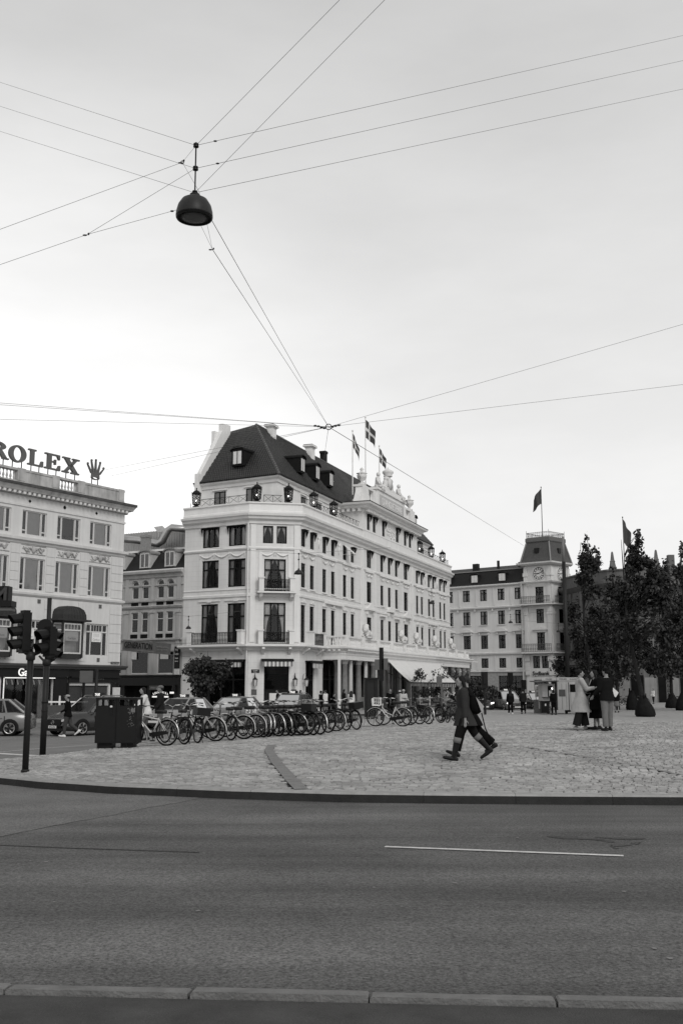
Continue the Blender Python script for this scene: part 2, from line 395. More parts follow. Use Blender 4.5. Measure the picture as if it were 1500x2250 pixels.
def sett_block(w, d, h, r):
    e = .014; return [(-w / 2, -d / 2, -.03), (w / 2, -d / 2, -.03), (w / 2, d / 2, -.03), (-w / 2, d / 2, -.03), (-w / 2 + e, -d / 2 + e, h + r[0]), (w / 2 - e, -d / 2 + e, h + r[1]), (w / 2 - e, d / 2 - e, h + r[2]), (-w / 2 + e, d / 2 - e, h + r[3])]
SF = [(4, 5, 6, 7), (0, 1, 5, 4), (1, 2, 6, 5), (2, 3, 7, 6), (3, 0, 4, 7)]
vis = sorted([s for s in ST if abs(s[0]) < .335 * s[1]], key=lambda s: -s[2] * s[3] / s[1] ** 3)[:300]; vset = set(vis)
sm_cache = []
for k in range(6):
    b = MB(); r = [random.uniform(-.006, .006) for _ in range(4)]; b.add(sett_block(1, 1, .012, r), SF); sm_cache.append(None)
    me = bpy.data.meshes.new('sett'); e = .05
    vs = sett_block(1, 1, .012, r); vs = [(x * (.95 if z > 0 else 1), y * (.9 if z > 0 else 1), z) for x, y, z in vs]
    me.from_pydata(vs, [], SF); me.materials.append(SETTL); me.update(); sm_cache[k] = me
for i, (x, y, w, d, big) in enumerate(vis):
    o = bpy.data.objects.new('sett', sm_cache[i % 6]); COL.objects.link(o); o.parent = plaza
    a = math.atan(slope(x)) * max(0, 1 - (y - yk(x)) / 9)
    o.location = (x, y, gz(x, y) + random.uniform(-.003, .003)); o.rotation_euler = (random.uniform(-.02, .02), 0, a); o.scale = (w, d, 1)
V = []; F = []; b = 0; mi = []
for (x, y, w, d, big) in ST:
    if (x, y, w, d, big) in vset: continue
    a = math.atan(slope(x)) * max(0, 1 - (y - yk(x)) / 9); c, s = math.cos(a), math.sin(a); z = gz(x, y)
    r = [random.uniform(-.007, .007) for _ in range(4)]
    for px, py, pz in sett_block(w, d, random.uniform(.004, .016), r): V.append((x + c * px - s * py, y + s * px + c * py, z + pz))
    F += [tuple(b + i for i in f) for f in SF]; b += 8; mi += [1 if big else 0] * 5
me = bpy.data.meshes.new('setts'); me.from_pydata(V, [], F); me.materials.append(SETT); me.materials.append(SETTL); me.polygons.foreach_set('material_index', mi); me.update()
o = put(bpy.data.objects.new('setts', me), plaza); o['kind'] = 'stuff'
strip('paving_band', ASPHB, BAND, .21, .021, plaza)
strip('paving_seam', ASPHB, SEAM, .08, .008, plaza)
# kerb stones along the front curve
kerb = thing('kerb', 'x', 'x'); 
for k in ('label', 'category'): del kerb[k]
kerb['kind'] = 'structure'
def kerb_path(xa, xb, n): return [(xa + (xb - xa) * i / n, yk(xa + (xb - xa) * i / n)) for i in range(n + 1)]
pts = []; x = -8.3
fine = [(-8.35 + i * .01, yk(-8.35 + i * .01)) for i in range(2236)]
seg = [fine[0]]; acc = 0; segs = []
for p, q in zip(fine[:-1], fine[1:]):
    acc += math.hypot(q[0] - p[0], q[1] - p[1]); seg.append(q)
    if acc > 1.25 + .1 * math.sin(len(segs) * 2.3): segs.append(seg); seg = [q]; acc = 0
segs.append(seg)
for sgm in segs:
    m = sgm[::max(1, len(sgm) // 5)]
    if m[-1] != sgm[-1]: m.append(sgm[-1])
    L0 = math.hypot(m[-1][0] - m[0][0], m[-1][1] - m[0][1]); rings = []
    for i, p in enumerate(m):
        a, c = m[max(0, i - 1)], m[min(len(m) - 1, i + 1)]; dx, dy = c[0] - a[0], c[1] - a[1]; l = math.hypot(dx, dy); nx, ny = -dy / l, dx / l
        ex = (.0025 if i == 0 else -.0025 if i == len(m) - 1 else 0); px, py = p[0] + dx / l * ex, p[1] + dy / l * ex; z = gz(px, py)
        rings.append([(px - nx * .01, py - ny * .01, z - .3), (px + nx * .02, py + ny * .02, z - .012), (px + nx * .045, py + ny * .045, z + .012), (px + nx * .31, py + ny * .31, z + .014), (px + nx * .31, py + ny * .31, z - .3)])
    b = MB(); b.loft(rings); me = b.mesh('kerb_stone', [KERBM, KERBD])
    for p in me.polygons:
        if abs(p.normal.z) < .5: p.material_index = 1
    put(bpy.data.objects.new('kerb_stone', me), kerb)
# kerb at the photographer's feet: stones flush with the gutter, a dark pavement this side
near_kerb = bpy.data.objects.new('near_kerb', None); COL.objects.link(near_kerb); near_kerb['kind'] = 'structure'
WM['near_kerb'] = Matrix()
a0 = (-6.0, 6.05); jx = [-5.7, -4.7, -3.7, -2.75, -1.78, -.80, .14, 1.09, 2.05, 3.05, 4.0, 5.0]
def ky(x): return 5.72 - .075 * x
for i, (xa, xb) in enumerate(zip(jx[:-1], jx[1:])):
    b = MB(); e = .004 + .004 * (i % 3); h = -.075 + .006 * (i % 2)
    A = Vector((xa + e, ky(xa), 0)); Bv = Vector((xb - .004, ky(xb), 0)); n_ = Vector((.075, 1, 0)).normalized()
    rings = []
    for p, k in ((A, .012), (A + (Bv - A) * .012, 0), (A + (Bv - A) * .99, 0), (Bv, .008)):
        q = p; rings.append([tuple(q + Vector((0, 0, -.3))), tuple(q + n_ * .01 + Vector((0, 0, h - k))), tuple(q + n_ * .125 + Vector((0, 0, h - .008 - k))), tuple(q + n_ * .15 + Vector((0, 0, h - .03 - k))), tuple(q + n_ * .15 + Vector((0, 0, -.3)))])
    b.loft(rings); b.build('kerb_stone', M('near_kerb_granite', .15, .8, .25, 7, .6, 60, island=.1), near_kerb)
o = MB(); o.poly([(-8, ky(-8) - .02, -.098), (-8, -3, -.098), (8, -3, -.098), (8, ky(8) - .02, -.098)])
o.build('near_pavement', M('near_pavement_asphalt', .062, .9, .3, 3, .9, 90), None, kind='structure')
def flat(name, mat, pts, off, sub=0):
    b = MB(); b.poly([(x, y, gz(x, y) - .12 + off) for x, y in pts]); return b.build(name, mat, None, kind='structure')
flat('gutter', M('gutter_asphalt', .125, .85, .2, 5, .6, 80), [(-8, ky(-8) + .14), (8, ky(8) + .14), (8, ky(8) + .30), (-8, ky(-8) + .31)], .004)
# worn lighter patch of road on the left, crack, tar patch, dashed line
pa, pb = (-3.45, 10.99, 0.00), (-2.09, 14.18, 0.00); pa, pb = [(1.08 * p[0], 1.08 * p[1]) for p in (pa, pb)]; b = MB(); k = 0
for i in range(121):
    x = -9 + i * .06; ln = pa[1] + (pb[1] - pa[1]) * (x - pa[0]) / (pb[0] - pa[0]) + .05 * math.sin(x * 9) + .03 * math.sin(x * 31); e = yk(x) - .012
    if x < -8.2 or ln > e: continue
    b.v += [(x, ln + (e - ln) * q / 8, gz(x, ln + (e - ln) * q / 8) - .116) for q in range(9)]; k += 1
    if k > 1: n = len(b.v); b.f += [(n - 18 + q, n - 17 + q, n - 8 + q, n - 9 + q) for q in range(8)]; b.mi += [0] * 8
b.build('road_patch', M('older_asphalt', .122, .85, .22, 1.2, .9, 36, spec=.25, grain=.75), None, kind='structure')
strip('road_crack', ASPHP, [(1.08 * p[0], 1.08 * p[1]) for p in ((-3.26, 10.38, -0.00), (-2.56, 10.20, -0.00), (-1.89, 10.06, 0.00), (-1.29, 9.93, 0.00))], .03, -.115)
tar = [(a * 1.08, b * 1.08) for a, b in [(2.02, 10.96, 0.00)[:2], (3.02, 10.82, 0.01)[:2], (2.81, 10.35, 0.00)[:2], (2.54, 10.12, 0.00)[:2], (2.57, 10.59, 0.00)[:2], (2.47, 10.71, 0.00)[:2], (2.21, 10.77, 0.00)[:2]]]
def in_tar(x, y):
    c = False
    for (ax, ay), (bx, by) in zip(tar, tar[1:] + tar[:1]):
        if (ay > y) != (by > y) and x < (bx - ax) * (y - ay) / (by - ay) + ax: c = not c
    return c and noise.noise(Vector((x * 2.2, y * 5, 3))) > -.12
sheet('tar_patch', M('worn_tar', .062, .9, .3, 3, .9, 50, grain=.5), span(1.6, 4.0, .03), span(10.6, 12.6, .03), -.1155, keep=in_tar)
strip('lane_line', LINE, [(.44, 11.07), (2.71, 10.48)], .085, -.112)
rl = random.Random(4)
for i in range(26):                                   # scraps and gum on the asphalt
    y = rl.uniform(6.5, 14.2); x = rl.uniform(-.33, .33) * y
    b = MB(); r = rl.uniform(.008, .022); b.poly([(x + r * math.cos(a) * rl.uniform(.6, 1.3), y + r * math.sin(a) * rl.uniform(.6, 1.6), -.114 + gz(x, y)) for a in [k * PI / 3 for k in range(6)]])
    b.build('gum_spot', M('gum', .2, .9, .1), None, kind='stuff')
# side street between plaza and shops, with its lines
sheet('side_street', ASPHL, span(-40, 14, 1.0), span(20, 120, 1.0), -.116, keep=lambda x, y: x < xl(y) + 1.2 and (y > 23.5 or x < -9.3 - (23.5 - y) * .6))
strip('street_line', LINE, [(-10.33, 30.03, -0.31), (-10.24, 32.13, -0.33), (-9.38, 33.94, -0.32), (-8.20, 35.38, -0.30)], .13, -.11)
strip('crossing_line', LINE, [(-11.06, 32.14, -0.36), (-9.88, 31.02, -0.31), (-7.77, 28.15, -0.20)], .28, -.11)
# pavement along the left shop row and round the hotel
def raised(name, poly, h=.0):
    b = MB(); P = [(x, y) for x, y in poly]; b.prism([(x, y, gz(x, y) - .3) for x, y in P], (0, 0, .3 + h)); return b.build(name, PAVE, None, kind='structure')
b = MB()
for t in range(0, 46):
    u = t * 1.0; x, y = -15.07 + 2.6 * .835 - .55 * (u - 20), 72 - 2.6 * .55 - .835 * (u - 20)
    x2, y2 = x - 3.4 * .835, y + 3.4 * .55; b.v += [(x, y, gz(x, y) - .12), (x, y, gz(x, y) + .0), (x2, y2, gz(x2, y2) + .02)]
    if t: q = 3 * t; b.f += [(q - 3, q, q + 1, q - 2), (q - 2, q + 1, q + 2, q - 1)]; b.mi += [0, 0]
b.build('shop_pavement', PAVE, None, kind='structure')
sheet('hotel_pavement', PAVE, span(-16, 16, 1.0), span(70, 134, 1.0), -.02, keep=lambda x, y: ((x + 3.4) * .938 - (y - 85) * .347) < 7.5 and x < xl(y) + 2 and y > 78 - (x + 3.4) * .0)
# ================================================================= BUILDINGS
def fmat(o, d):
    return Matrix(((d[0], -d[1], 0, o[0]), (d[1], d[0], 0, o[1]), (0, 0, 1, 0), (0, 0, 0, 1)))   # X along facade, Y into the building
def nrm(d): l = math.hypot(*d); return (d[0] / l, d[1] / l)
def cells(b, u0, u1, z0, z1, ops, dep=.22, y=0.0):
    us = sorted({u0, u1} | {o[0] for o in ops} | {o[1] for o in ops}); zs = sorted({z0, z1} | {o[2] for o in ops} | {o[3] for o in ops})
    us = [u for u in us if u0 <= u <= u1]; zs = [z for z in zs if z0 <= z <= z1]
    for j in range(len(zs) - 1):
        run = None
        for i in range(len(us) - 1):
            cu, cz = (us[i] + us[i + 1]) / 2, (zs[j] + zs[j + 1]) / 2
            hole = any(o[0] < cu < o[1] and o[2] < cz < o[3] for o in ops)
            if not hole and run is None: run = us[i]
            if (hole or i == len(us) - 2) and run is not None:
                e = us[i] if hole else us[i + 1]; b.poly([(run, y, zs[j]), (e, y, zs[j]), (e, y, zs[j + 1]), (run, y, zs[j + 1])]); run = None
    for a, c, e, f in ops:
        b.add([(a, y, e), (c, y, e), (c, y, f), (a, y, f), (a, y + dep, e), (c, y + dep, e), (c, y + dep, f), (a, y + dep, f)], [(0, 1, 5, 4), (1, 2, 6, 5), (2, 3, 7, 6), (3, 0, 4, 7)])
def sweep(b, path, prof, closed=False):
    n = len(path); rings = []
    for i, p in enumerate(path):
        def dirn(a, c): return nrm((c[0] - a[0], c[1] - a[1]))
        d0 = dirn(path[i - 1], p) if (i > 0 or closed) else None; d1 = dirn(p, path[(i + 1) % n]) if (i < n - 1 or closed) else None
        d0 = d0 or d1; d1 = d1 or d0
        n0 = (d0[1], -d0[0]); n1 = (d1[1], -d1[0]); m = nrm((n0[0] + n1[0], n0[1] + n1[1])); k = 1 / max(.3, m[0] * n0[0] + m[1] * n0[1])
        rings.append([(p[0] + m[0] * k * w, p[1] + m[1] * k * w, z) for w, z in prof])
    if closed: rings.append(rings[0])
    b.loft(rings, cap=not closed)
WCACHE = {}
def win_mesh(w, h, nx, tr, fw, mat, bars=(), gl=None):
    """frame w x h with nx sashes, a transom at fraction tr (0 none), bars = extra glazing bar heights"""
    gl = gl or GLASS; k = ('f', w, h, nx, tr, fw, mat.name, bars, gl.name)
    if k not in WCACHE:
        b = MB(); d = .07
        b.box(0, fw, 0, d, 0, h); b.box(w - fw, w, 0, d, 0, h); b.box(fw, w - fw, 0, d, 0, fw); b.box(fw, w - fw, 0, d, h - fw, h)
        for i in range(1, nx): x = w * i / nx; b.box(x - fw * .55, x + fw * .55, -.012, d + .006, fw, h - fw)
        if tr: b.box(fw, w - fw, -.02, d + .012, h * tr - fw * .5, h * tr + fw * .5)
        for z in bars: b.box(fw, w - fw, .02, d - .01, h * z - fw * .22, h * z + fw * .22)
        WCACHE[k] = b.mesh('window', mat)
        p = MB(); p.poly([(fw * .7, .04, fw * .7), (w - fw * .7, .04, fw * .7), (w - fw * .7, .04, h - fw * .7), (fw * .7, .04, h - fw * .7)])
        WCACHE['p' + str(k)] = p.mesh('pane', gl, fix=False)
    return WCACHE[k], WCACHE['p' + str(k)]
def curtain_mesh(w, h, style):
    k = ('c', w, h, style)
    if k not in WCACHE:
        b = MB(); n = 14
        for s in (0, 1):
            vs = []; fs = []
            for j in range(7):
                t = j / 6; wd = w * (.5 - (.36 * math.sin(min(1, t * 1.25) * PI / 2) if style else .16 + .02 * t))
                for i in range(n + 1):
                    f = i / n; x = f * wd; vs.append((x if s == 0 else w - x, .16 + .03 * math.sin(f * 26 + t), h * (1 - t * (.95 if style else 1))))
            for j in range(6):
                for i in range(n): q = j * (n + 1) + i; fs.append((q, q + 1, q + n + 2, q + n + 1))
            b.add(vs, fs)
        WCACHE[k] = b.mesh('curtain', CURT, True, fix=False)
    return WCACHE[k]
def window(root, F, u, z, w, h, nx=2, tr=.66, fw=.07, mat=None, dep=.12, bars=(), curt=None, label=None, gl=None):
    fm, pm = win_mesh(round(w, 3), round(h, 3), nx, tr, fw, mat or DARKF, bars, gl)
    o = put(bpy.data.objects.new('window', fm), root, F @ T(u, dep, z)); put(bpy.data.objects.new('pane', pm), o)
    if curt is not None: put(bpy.data.objects.new('curtain', curtain_mesh(round(w, 3), round(h, 3), curt)), o)
    if label: o['label'] = label
    return o
def parts(b, name, mat, root, F=None, smooth=False):
    # one object per piece: at the recorded cuts, else per connected island
    if b.cuts:
        lab = []; c = [x[1] for x in b.cuts]; k = 0
        for i in range(len(b.f)):
            while k < len(c) and i >= c[k]: k += 1
            lab.append(k)
    else:
        pr = list(range(len(b.v)))
        def fd(i):
            while pr[i] != i: pr[i] = pr[pr[i]]; i = pr[i]
            return i
        for f in b.f:
            for q in f[1:]: pr[fd(q)] = fd(f[0])
        lab = [fd(f[0]) for f in b.f]
    for g in sorted(set(lab)):
        m = MB(); ix = {}
        for f, l, mi in zip(b.f, lab, b.mi):
            if l == g:
                for q in f:
                    if q not in ix: ix[q] = len(m.v); m.v.append(b.v[q])
                m.f.append(tuple(ix[q] for q in f)); m.mi.append(mi)
        part(m, name, mat, root, F, smooth)
def part(b, name, mat, root, F=None, smooth=False, **k): return b.build(name, mat, root, F if F is not None else Matrix(), smooth, **k)
def baluster(h, r=.09):
    return [(r * .9, 0), (r * .9, h * .08), (r * .45, h * .14), (r * .95, h * .32), (r * .8, h * .45), (r * .38, h * .68), (r * .5, h * .86), (r * .9, h * .92), (r * .9, h)]
def iron_railing(b, u0, u1, z0, z1, y=0., pitch=.14, r=.012):
    b.box(u0, u1, y - .025, y + .025, z1 - .05, z1); b.box(u0, u1, y - .02, y + .02, z0, z0 + .04); b.box(u0, u1, y - .015, y + .015, z0 + (z1 - z0) * .72, z0 + (z1 - z0) * .72 + .025)
    n = max(2, round((u1 - u0) / pitch)); p = (u1 - u0) / n
    for i in range(n + 1): x = u0 + p * i; b.box(x - r, x + r, y - r, y + r, z0, z1)
    for i in range(n):
        x = u0 + p * (i + .5); zm = z0 + (z1 - z0) * .36; b.ring((x, y, zm), p * .40, r * .8, 1, 8, 4)
        b.ring((x, y, z0 + (z1 - z0) * .86), p * .28, r * .7, 1, 6, 4)
def swag(b, u, z, w, y=-.03):
    """relief garland hanging between two points"""
    pts = []; n = 9
    for i in range(n + 1):
        t = i / n; pts.append((u + w * t, y, z - .28 * math.sin(PI * t)))
    b.tube(pts, [.03 + .055 * math.sin(PI * i / n) for i in range(n + 1)], 6)
    for x in (u, u + w): b.ball((x, y, z - .02), (.07, .05, .1), 6, 5); b.tube([(x, y, z), (x, y, z - .35)], [.04, .02], 5)
    b.cut()
def dormer_mesh(w, h, depth, wallm, roofm, arch=.22):
    """front at y=0 facing -Y, running back into the slope; barrel roof"""
    b = MB(); n = 8; top = [(w / 2 * math.cos(PI * (1 - i / n)), h + arch * math.sin(PI * i / n)) for i in range(n + 1)]
    prof = [(-w / 2, 0)] + top + [(w / 2, 0)]
    b.cur = 0; b.prism([(x, 0.0, z) for x, z in prof], (0, depth, 0))
    b.cur = 1; hood = [(x * 1.14, h + .0 + (z - h) * 1.25 + .05) for x, z in top]; inner = [(x * 1.14, h + (z - h) * 1.25 - .05) for x, z in top]
    b.loft([[(x, -.16, z) for x, z in hood] + [(x, -.16, z) for x, z in inner[::-1]], [(x, depth + .05, z) for x, z in hood] + [(x, depth + .05, z) for x, z in inner[::-1]]])
    return b
# ----------------------------------------------------------------- the white hotel
dRv, dCv, dLv = nrm((.347, .938)), nrm((.98, .2)), (.866, -.5)
HB, HA, HL = (-3.367, 85.0), (-7.437, 84.169), (-13.175, 87.482)
LEN_L, LEN_C, LEN_R = 6.625, 4.154, 48.6
FL, FC, FR = fmat(HL, dLv), fmat(HA, dCv), fmat(HB, dRv)
def RW(u, w, z=0): return (HB[0] + dRv[0] * u + dRv[1] * w, HB[1] + dRv[1] * u - dRv[0] * w, z)
HE = RW(LEN_R, 0)[:2]
hotel = thing('hotel', 'long white corner hotel with dark tiled mansard roof, rooftop lanterns and cream terrace awning', 'hotel', (HB[0], HB[1], 0))
HP = [HL, HA, HB, HE]
Z3, Z2, Z1 = (12.85, 14.22), (9.47, 11.48), (5.0, 8.05)
# openings
Ru = [(.22, .95), (2.15, .95), (5.0, .95), (7.1, .95), (10.1, .95), (12.2, .95), (16.75, 1.4), (20.95, 1.0), (23.4, 1.0), (25.85, 1.0), (29.0, 1.45), (33.6, .95), (35.5, .95), (38.5, .95), (40.45, .95), (43.5, .95), (45.45, .95)]
opsR, opsL, opsC = [], [], []
for u, w in Ru:
    for k, (a, c) in enumerate((Z3, Z2, Z1)):
        c2 = c + (.26 if k == 0 and 15 < u < 31 else 0); opsR.append((u, u + w, a, c2, k))
for u, w in ((1.85, 1.72), (4.5, 1.74)):
    opsL += [(u, u + w, 12.83, 14.46, 0), (u, u + w, 9.47, 11.75, 1), (u, u + w, 5.0, 8.14, 2)]
opsC += [(1.08, 1.92, 12.98, 14.42, 0), (2.2, 3.04, 12.98, 14.42, 0), (1.22, 2.98, 8.95, 11.7, 1), (1.22, 2.98, 5.0, 8.16, 2)]
gR = [(1.3, 3.2, -.7, 3.55), (5.1, 8.6, -.7, 3.7)] + [(9.5 + 2.6 * i, 11.5 + 2.6 * i, -.7, 3.7) for i in range(15)]
gL = [(1.55, 6.35, -.7, 3.6)]; gC = [(1.3, 3.3, -.7, 3.6)]
b = MB(); cells(b, 0, LEN_R, -.9, 15.4, [o[:4] for o in opsR] + gR); part(b, 'wall', WHITE, hotel, FR)
b = MB(); cells(b, 0, LEN_L, -.9, 15.4, [o[:4] for o in opsL] + gL); part(b, 'wall', WHITE, hotel, FL)
b = MB(); cells(b, 0, LEN_C, -.9, 15.4, [o[:4] for o in opsC] + gC); part(b, 'wall', WHITE, hotel, FC)
# hidden ends, inner dark plane, flat top behind the parapet
Hin = [(HL[0] + 7, HL[1] + 12), RW(LEN_R, -14)[:2]]
b = MB()
for p, q in ((HE, Hin[1]), (Hin[1], Hin[0]), (Hin[0], HL)): b.poly([(p[0], p[1], -.9), (q[0], q[1], -.9), (q[0], q[1], 15.4), (p[0], p[1], 15.4)])
part(b, 'back_wall', WHITEP, hotel)
b = MB(); b.poly([(p[0], p[1], 15.38) for p in (HL, HA, HB, HE, Hin[1], Hin[0])]); part(b, 'terrace', PAVE, hotel)
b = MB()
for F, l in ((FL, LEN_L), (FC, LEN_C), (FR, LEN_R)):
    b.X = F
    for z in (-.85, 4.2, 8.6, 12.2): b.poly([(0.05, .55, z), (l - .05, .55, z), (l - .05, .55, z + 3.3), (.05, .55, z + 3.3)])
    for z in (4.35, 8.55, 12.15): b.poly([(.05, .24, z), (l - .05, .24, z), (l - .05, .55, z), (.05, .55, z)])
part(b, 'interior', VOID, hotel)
for u0, u1, z0, z1, k in opsR:
    window(hotel, FR, u0, z0, u1 - u0, z1 - z0, 2, 0 if k == 0 else .68, .085, dep=.09, curt=(0 if (k == 2 and int(u0) % 3 == 0) or (k == 1 and u0 < 11) else 1 if int(u0 * 2) % 5 == 1 else None))  # middle-row curtains near the corner stand in for sky reflected in the panes
for j, (u0, u1, z0, z1, k) in enumerate(opsL): window(hotel, FL, u0, z0, u1 - u0, z1 - z0, 3, 0 if k == 0 else .66, .11, dep=.1, curt=(1 if j < 3 else 0))
for u0, u1, z0, z1, k in opsC: window(hotel, FC, u0, z0, u1 - u0, z1 - z0, 1 if k == 0 else 3, 0 if k == 0 else .68, .1, dep=.1, curt=1)
# small folded sun blinds over the top row: a cassette and two thin arms
cas = {}
def blind(F, u, z, w, h):
    k = (w, h)
    if k not in cas:
        b = MB(); b.box(-.03, w + .03, -.16, .02, h - .10, h + .03); b.poly([(w, -.02, h), (w, -.28, h - .06), (w, -.02, h - .7)]); b.poly([(0, -.02, h), (0, -.28, h - .06), (0, -.02, h - .7)])
        b.tube([(0, -.02, h - .6), (0, -.28, h - .06)], .012, 4); b.tube([(w, -.02, h - .6), (w, -.28, h - .06)], .012, 4); b.box(-.02, w + .02, -.31, -.05, h - .02, h + .0)
        b.cur = 1; b.box(-.05, w + .05, -.34, .0, h + .035, h + .06)
        cas[k] = b.mesh('window_blind', [DARKF, WHITEP])
    put(bpy.data.objects.new('window_blind', cas[k]), hotel, F @ T(u, 0, z))
for u0, u1, z0, z1, k in opsR:
    if k == 0 and not 10 < u0 < 10.5: blind(FR, u0, z0, round(u1 - u0, 3), round(z1 - z0, 3))
blind(FL, 1.85, 12.83, 1.72, 1.63); blind(FL, 4.5, 12.83, 1.74, 1.63)
b = MB(); b.poly([(10.1, -.05, 14.2), (11.05, -.05, 14.2), (11.05, -1.0, 13.35), (10.1, -1.0, 13.35)]); b.tube([(10.1, 0, 13.3), (10.1, -1.0, 13.35), (11.05, -1.0, 13.35), (11.05, 0, 13.3)], .015, 4)
part(b, 'window_awning', CANVAS, hotel, FR)
# cornice, parapet and string courses, mitred round the corners
def course(name, prof, path=HP, mat=WHITEP):
    b = MB(); sweep(b, path, prof); return part(b, name, mat, hotel)
course('cornice', [(.005, 14.55), (.12, 14.58), (.16, 14.8), (.42, 14.95), (.48, 15.12), (.62, 15.2), (.66, 15.36), (.30, 15.44), (.005, 15.46)])
course('parapet', [(.005, 15.45), (.28, 15.455), (.30, 15.6), (.24, 15.65), (.24, 16.15), (.36, 16.22), (.36, 16.33), (.06, 16.38), (-.22, 16.36), (-.22, 15.4), (.0, 15.4)])
course('string_course', [(.004, 12.44), (.08, 12.46), (.13, 12.56), (.13, 12.62), (.004, 12.70)])
course('string_course', [(.004, 8.62), (.10, 8.66), (.12, 8.84), (.03, 8.88), (.004, 8.90)])
course('string_course', [(.004, 9.22), (.05, 9.23), (.05, 9.30), (.004, 9.32)])
# ledge over the ground floor
LP = HP[:3] + [RW(5.0, 0)[:2]]
course('ledge', [(.004, 4.30), (.10, 4.32), (.20, 4.50), (.62, 4.58), (.72, 4.66), (.72, 4.80), (.004, 4.84)], LP)
# pilasters and raised wall panels on the long front
b = MB()
for u in (14.85, 31.6): b.box(u, u + .55, -.14, -.002, 5.9, 14.5)
for u in (15.6, 19.2, 31.0): b.box(u - .1, u + .25, -.06, -.002, 5.9, 14.5)
parts(b, 'pilaster', WHITEP, hotel, FR)
b = MB()
for u0, u1 in ((0.1, 3.3), (4.8, 8.2), (9.9, 13.4), (33.4, 36.7), (38.3, 41.6), (43.3, 46.7)): b.box(u0, u1, -.16, -.003, 12.40, 12.58)
for u0, u1 in ((16.3, 18.6), (20.6, 27.2), (28.6, 30.9)): b.box(u0, u1, -.16, -.003, 12.36, 12.56)
for u0, w in Ru: b.box(u0 - .18, u0 + w + .18, -.12, -.003, 9.33, 9.45)
parts(b, 'sill', WHITEP, hotel, FR)
b = MB()
for u0 in (.3, 1.9, 5.0, 6.6, 10.1, 11.7, 16.6, 17.5, 20.9, 22.5, 24.1, 25.7, 28.9, 29.8, 33.7, 35.2, 38.6, 40.1, 43.6, 45.1): swag(b, u0, 12.25, 1.2 if u0 not in (16.6, 17.5, 28.9, 29.8) else .8)
for u0 in (3.7, 8.6, 32.0, 37.0, 42.2): swag(b, u0, 14.2, .7); b.tube([(u0 + .35, -.03, 13.9), (u0 + .35, -.03, 13.1)], [.1, .03], 6)
parts(b, 'garland', WHITEP, hotel, FR, True)
b = MB()
for u0 in (1.55, 3.1, 4.65): swag(b, u0 + .1, 12.25, 1.4)
parts(b, 'garland', WHITEP, hotel, FL, True)
b = MB(); swag(b, .85, 12.25, 1.15); swag(b, 2.15, 12.25, 1.15); parts(b, 'garland', WHITEP, hotel, FC, True)
# pediments above the pavilion's first-floor windows
def pediment(b, u, z, w, arc=False):
    if arc: top = [(u + w / 2 + w / 2 * math.cos(PI * (1 - i / 8)), z + .42 * math.sin(PI * i / 8)) for i in range(9)]
    else: top = [(u, z), (u + w / 2, z + .62), (u + w, z)]
    b.prism([(x, -.3, zz + .12) for x, zz in top] , (0, .3, 0)); b.box(u - .1, u + w + .1, -.36, -.002, z - .02, z + .10)
    b.box(u + .05, u + .28, -.22, -.002, z - .4, z - .03); b.box(u + w - .28, u + w - .05, -.22, -.002, z - .4, z - .03); b.cut()
b = MB(); pediment(b, 16.35, 8.62 + .1, 2.2); pediment(b, 28.6, 8.72, 2.2); pediment(b, 23.0, 8.95, 1.8, True)
b.box(20.6, 22.3, -.3, -.002, 8.35, 8.5); b.box(25.5, 27.2, -.3, -.002, 8.35, 8.5); parts(b, 'pediment', WHITEP, hotel, FR)
b = MB()
for u0, w in Ru:
    if not 15 < u0 < 31:
        b.box(u0 - .1, u0 + w + .1, -.09, -.003, 8.22, 8.30); b.box(u0 + .3, u0 + w - .3, -.12, -.003, 8.3, 8.52)
parts(b, 'lintel', WHITEP, hotel, FR)
b = MB()
for u0, w in ((1.85, 1.72), (4.5, 1.74)): b.box(u0 - .25, u0 + w + .25, -.09, -.003, 8.34, 8.44); b.box(u0 + w / 2 - .2, u0 + w / 2 + .2, -.13, -.003, 8.28, 8.52)
parts(b, 'lintel', WHITEP, hotel, FL)
b = MB(); b.box(5.3, 9.8, -.25, -.01, 8.52, 8.74); part(b, 'awning_case', WHITEP, hotel, FR)
b = MB(); b.box(38.4, 42.2, -.25, -.01, 8.52, 8.72); part(b, 'awning_case', WHITEP, hotel, FR)
# drain pipe at the chamfer, corner pilasters
b = MB(); b.tube([(HA[0] - .1, HA[1] - .16, -.6), (HA[0] - .1, HA[1] - .16, 14.6)], .06, 6); part(b, 'drain_pipe', WHITEP, hotel)
b = MB(); b.box(.08, .5, -.10, -.002, 5.0, 14.5); b.box(3.65, 4.1, -.10, -.002, 5.0, 14.5); b.box(.75, 1.05, -.07, -.003, 9.2, 12.3); b.box(3.15, 3.45, -.07, -.003, 9.2, 12.3); parts(b, 'pilaster', WHITEP, hotel, FC)
# iron balconies between white posts
def balcony(F, u0, u1, z, prj, posts=True):
    bb = MB(); bb.box(u0 - .55, u1 + .55, -prj - .02, -.003, z - .16, z - .03) if posts == 2 else None
    if posts == 2:
        for x in (u0 - .35, u1 + .1): bb.prism([(x, -.003, z - .16), (x, -prj + .1, z - .17), (x, -prj + .25, z - .45), (x, -.003, z - .75)], (.25, 0, 0))
    for x in (u0 - .42, u1 + .02): bb.box(x, x + .4, -prj - .02, -prj + .4, z - .02, z + 1.02); bb.box(x - .06, x + .46, -prj - .08, -prj + .46, z + 1.02, z + 1.12); bb.box(x, x + .4, -prj + .4, -.01, z - .02, z + 1.0); bb.cut()
    parts(bb, 'balcony_post', WHITEP, hotel, F)
    ib = MB(); iron_railing(ib, u0, u1, z + .02, z + .95, -prj + .1, .16, .016); part(ib, 'balcony_railing', IRON, hotel, F)
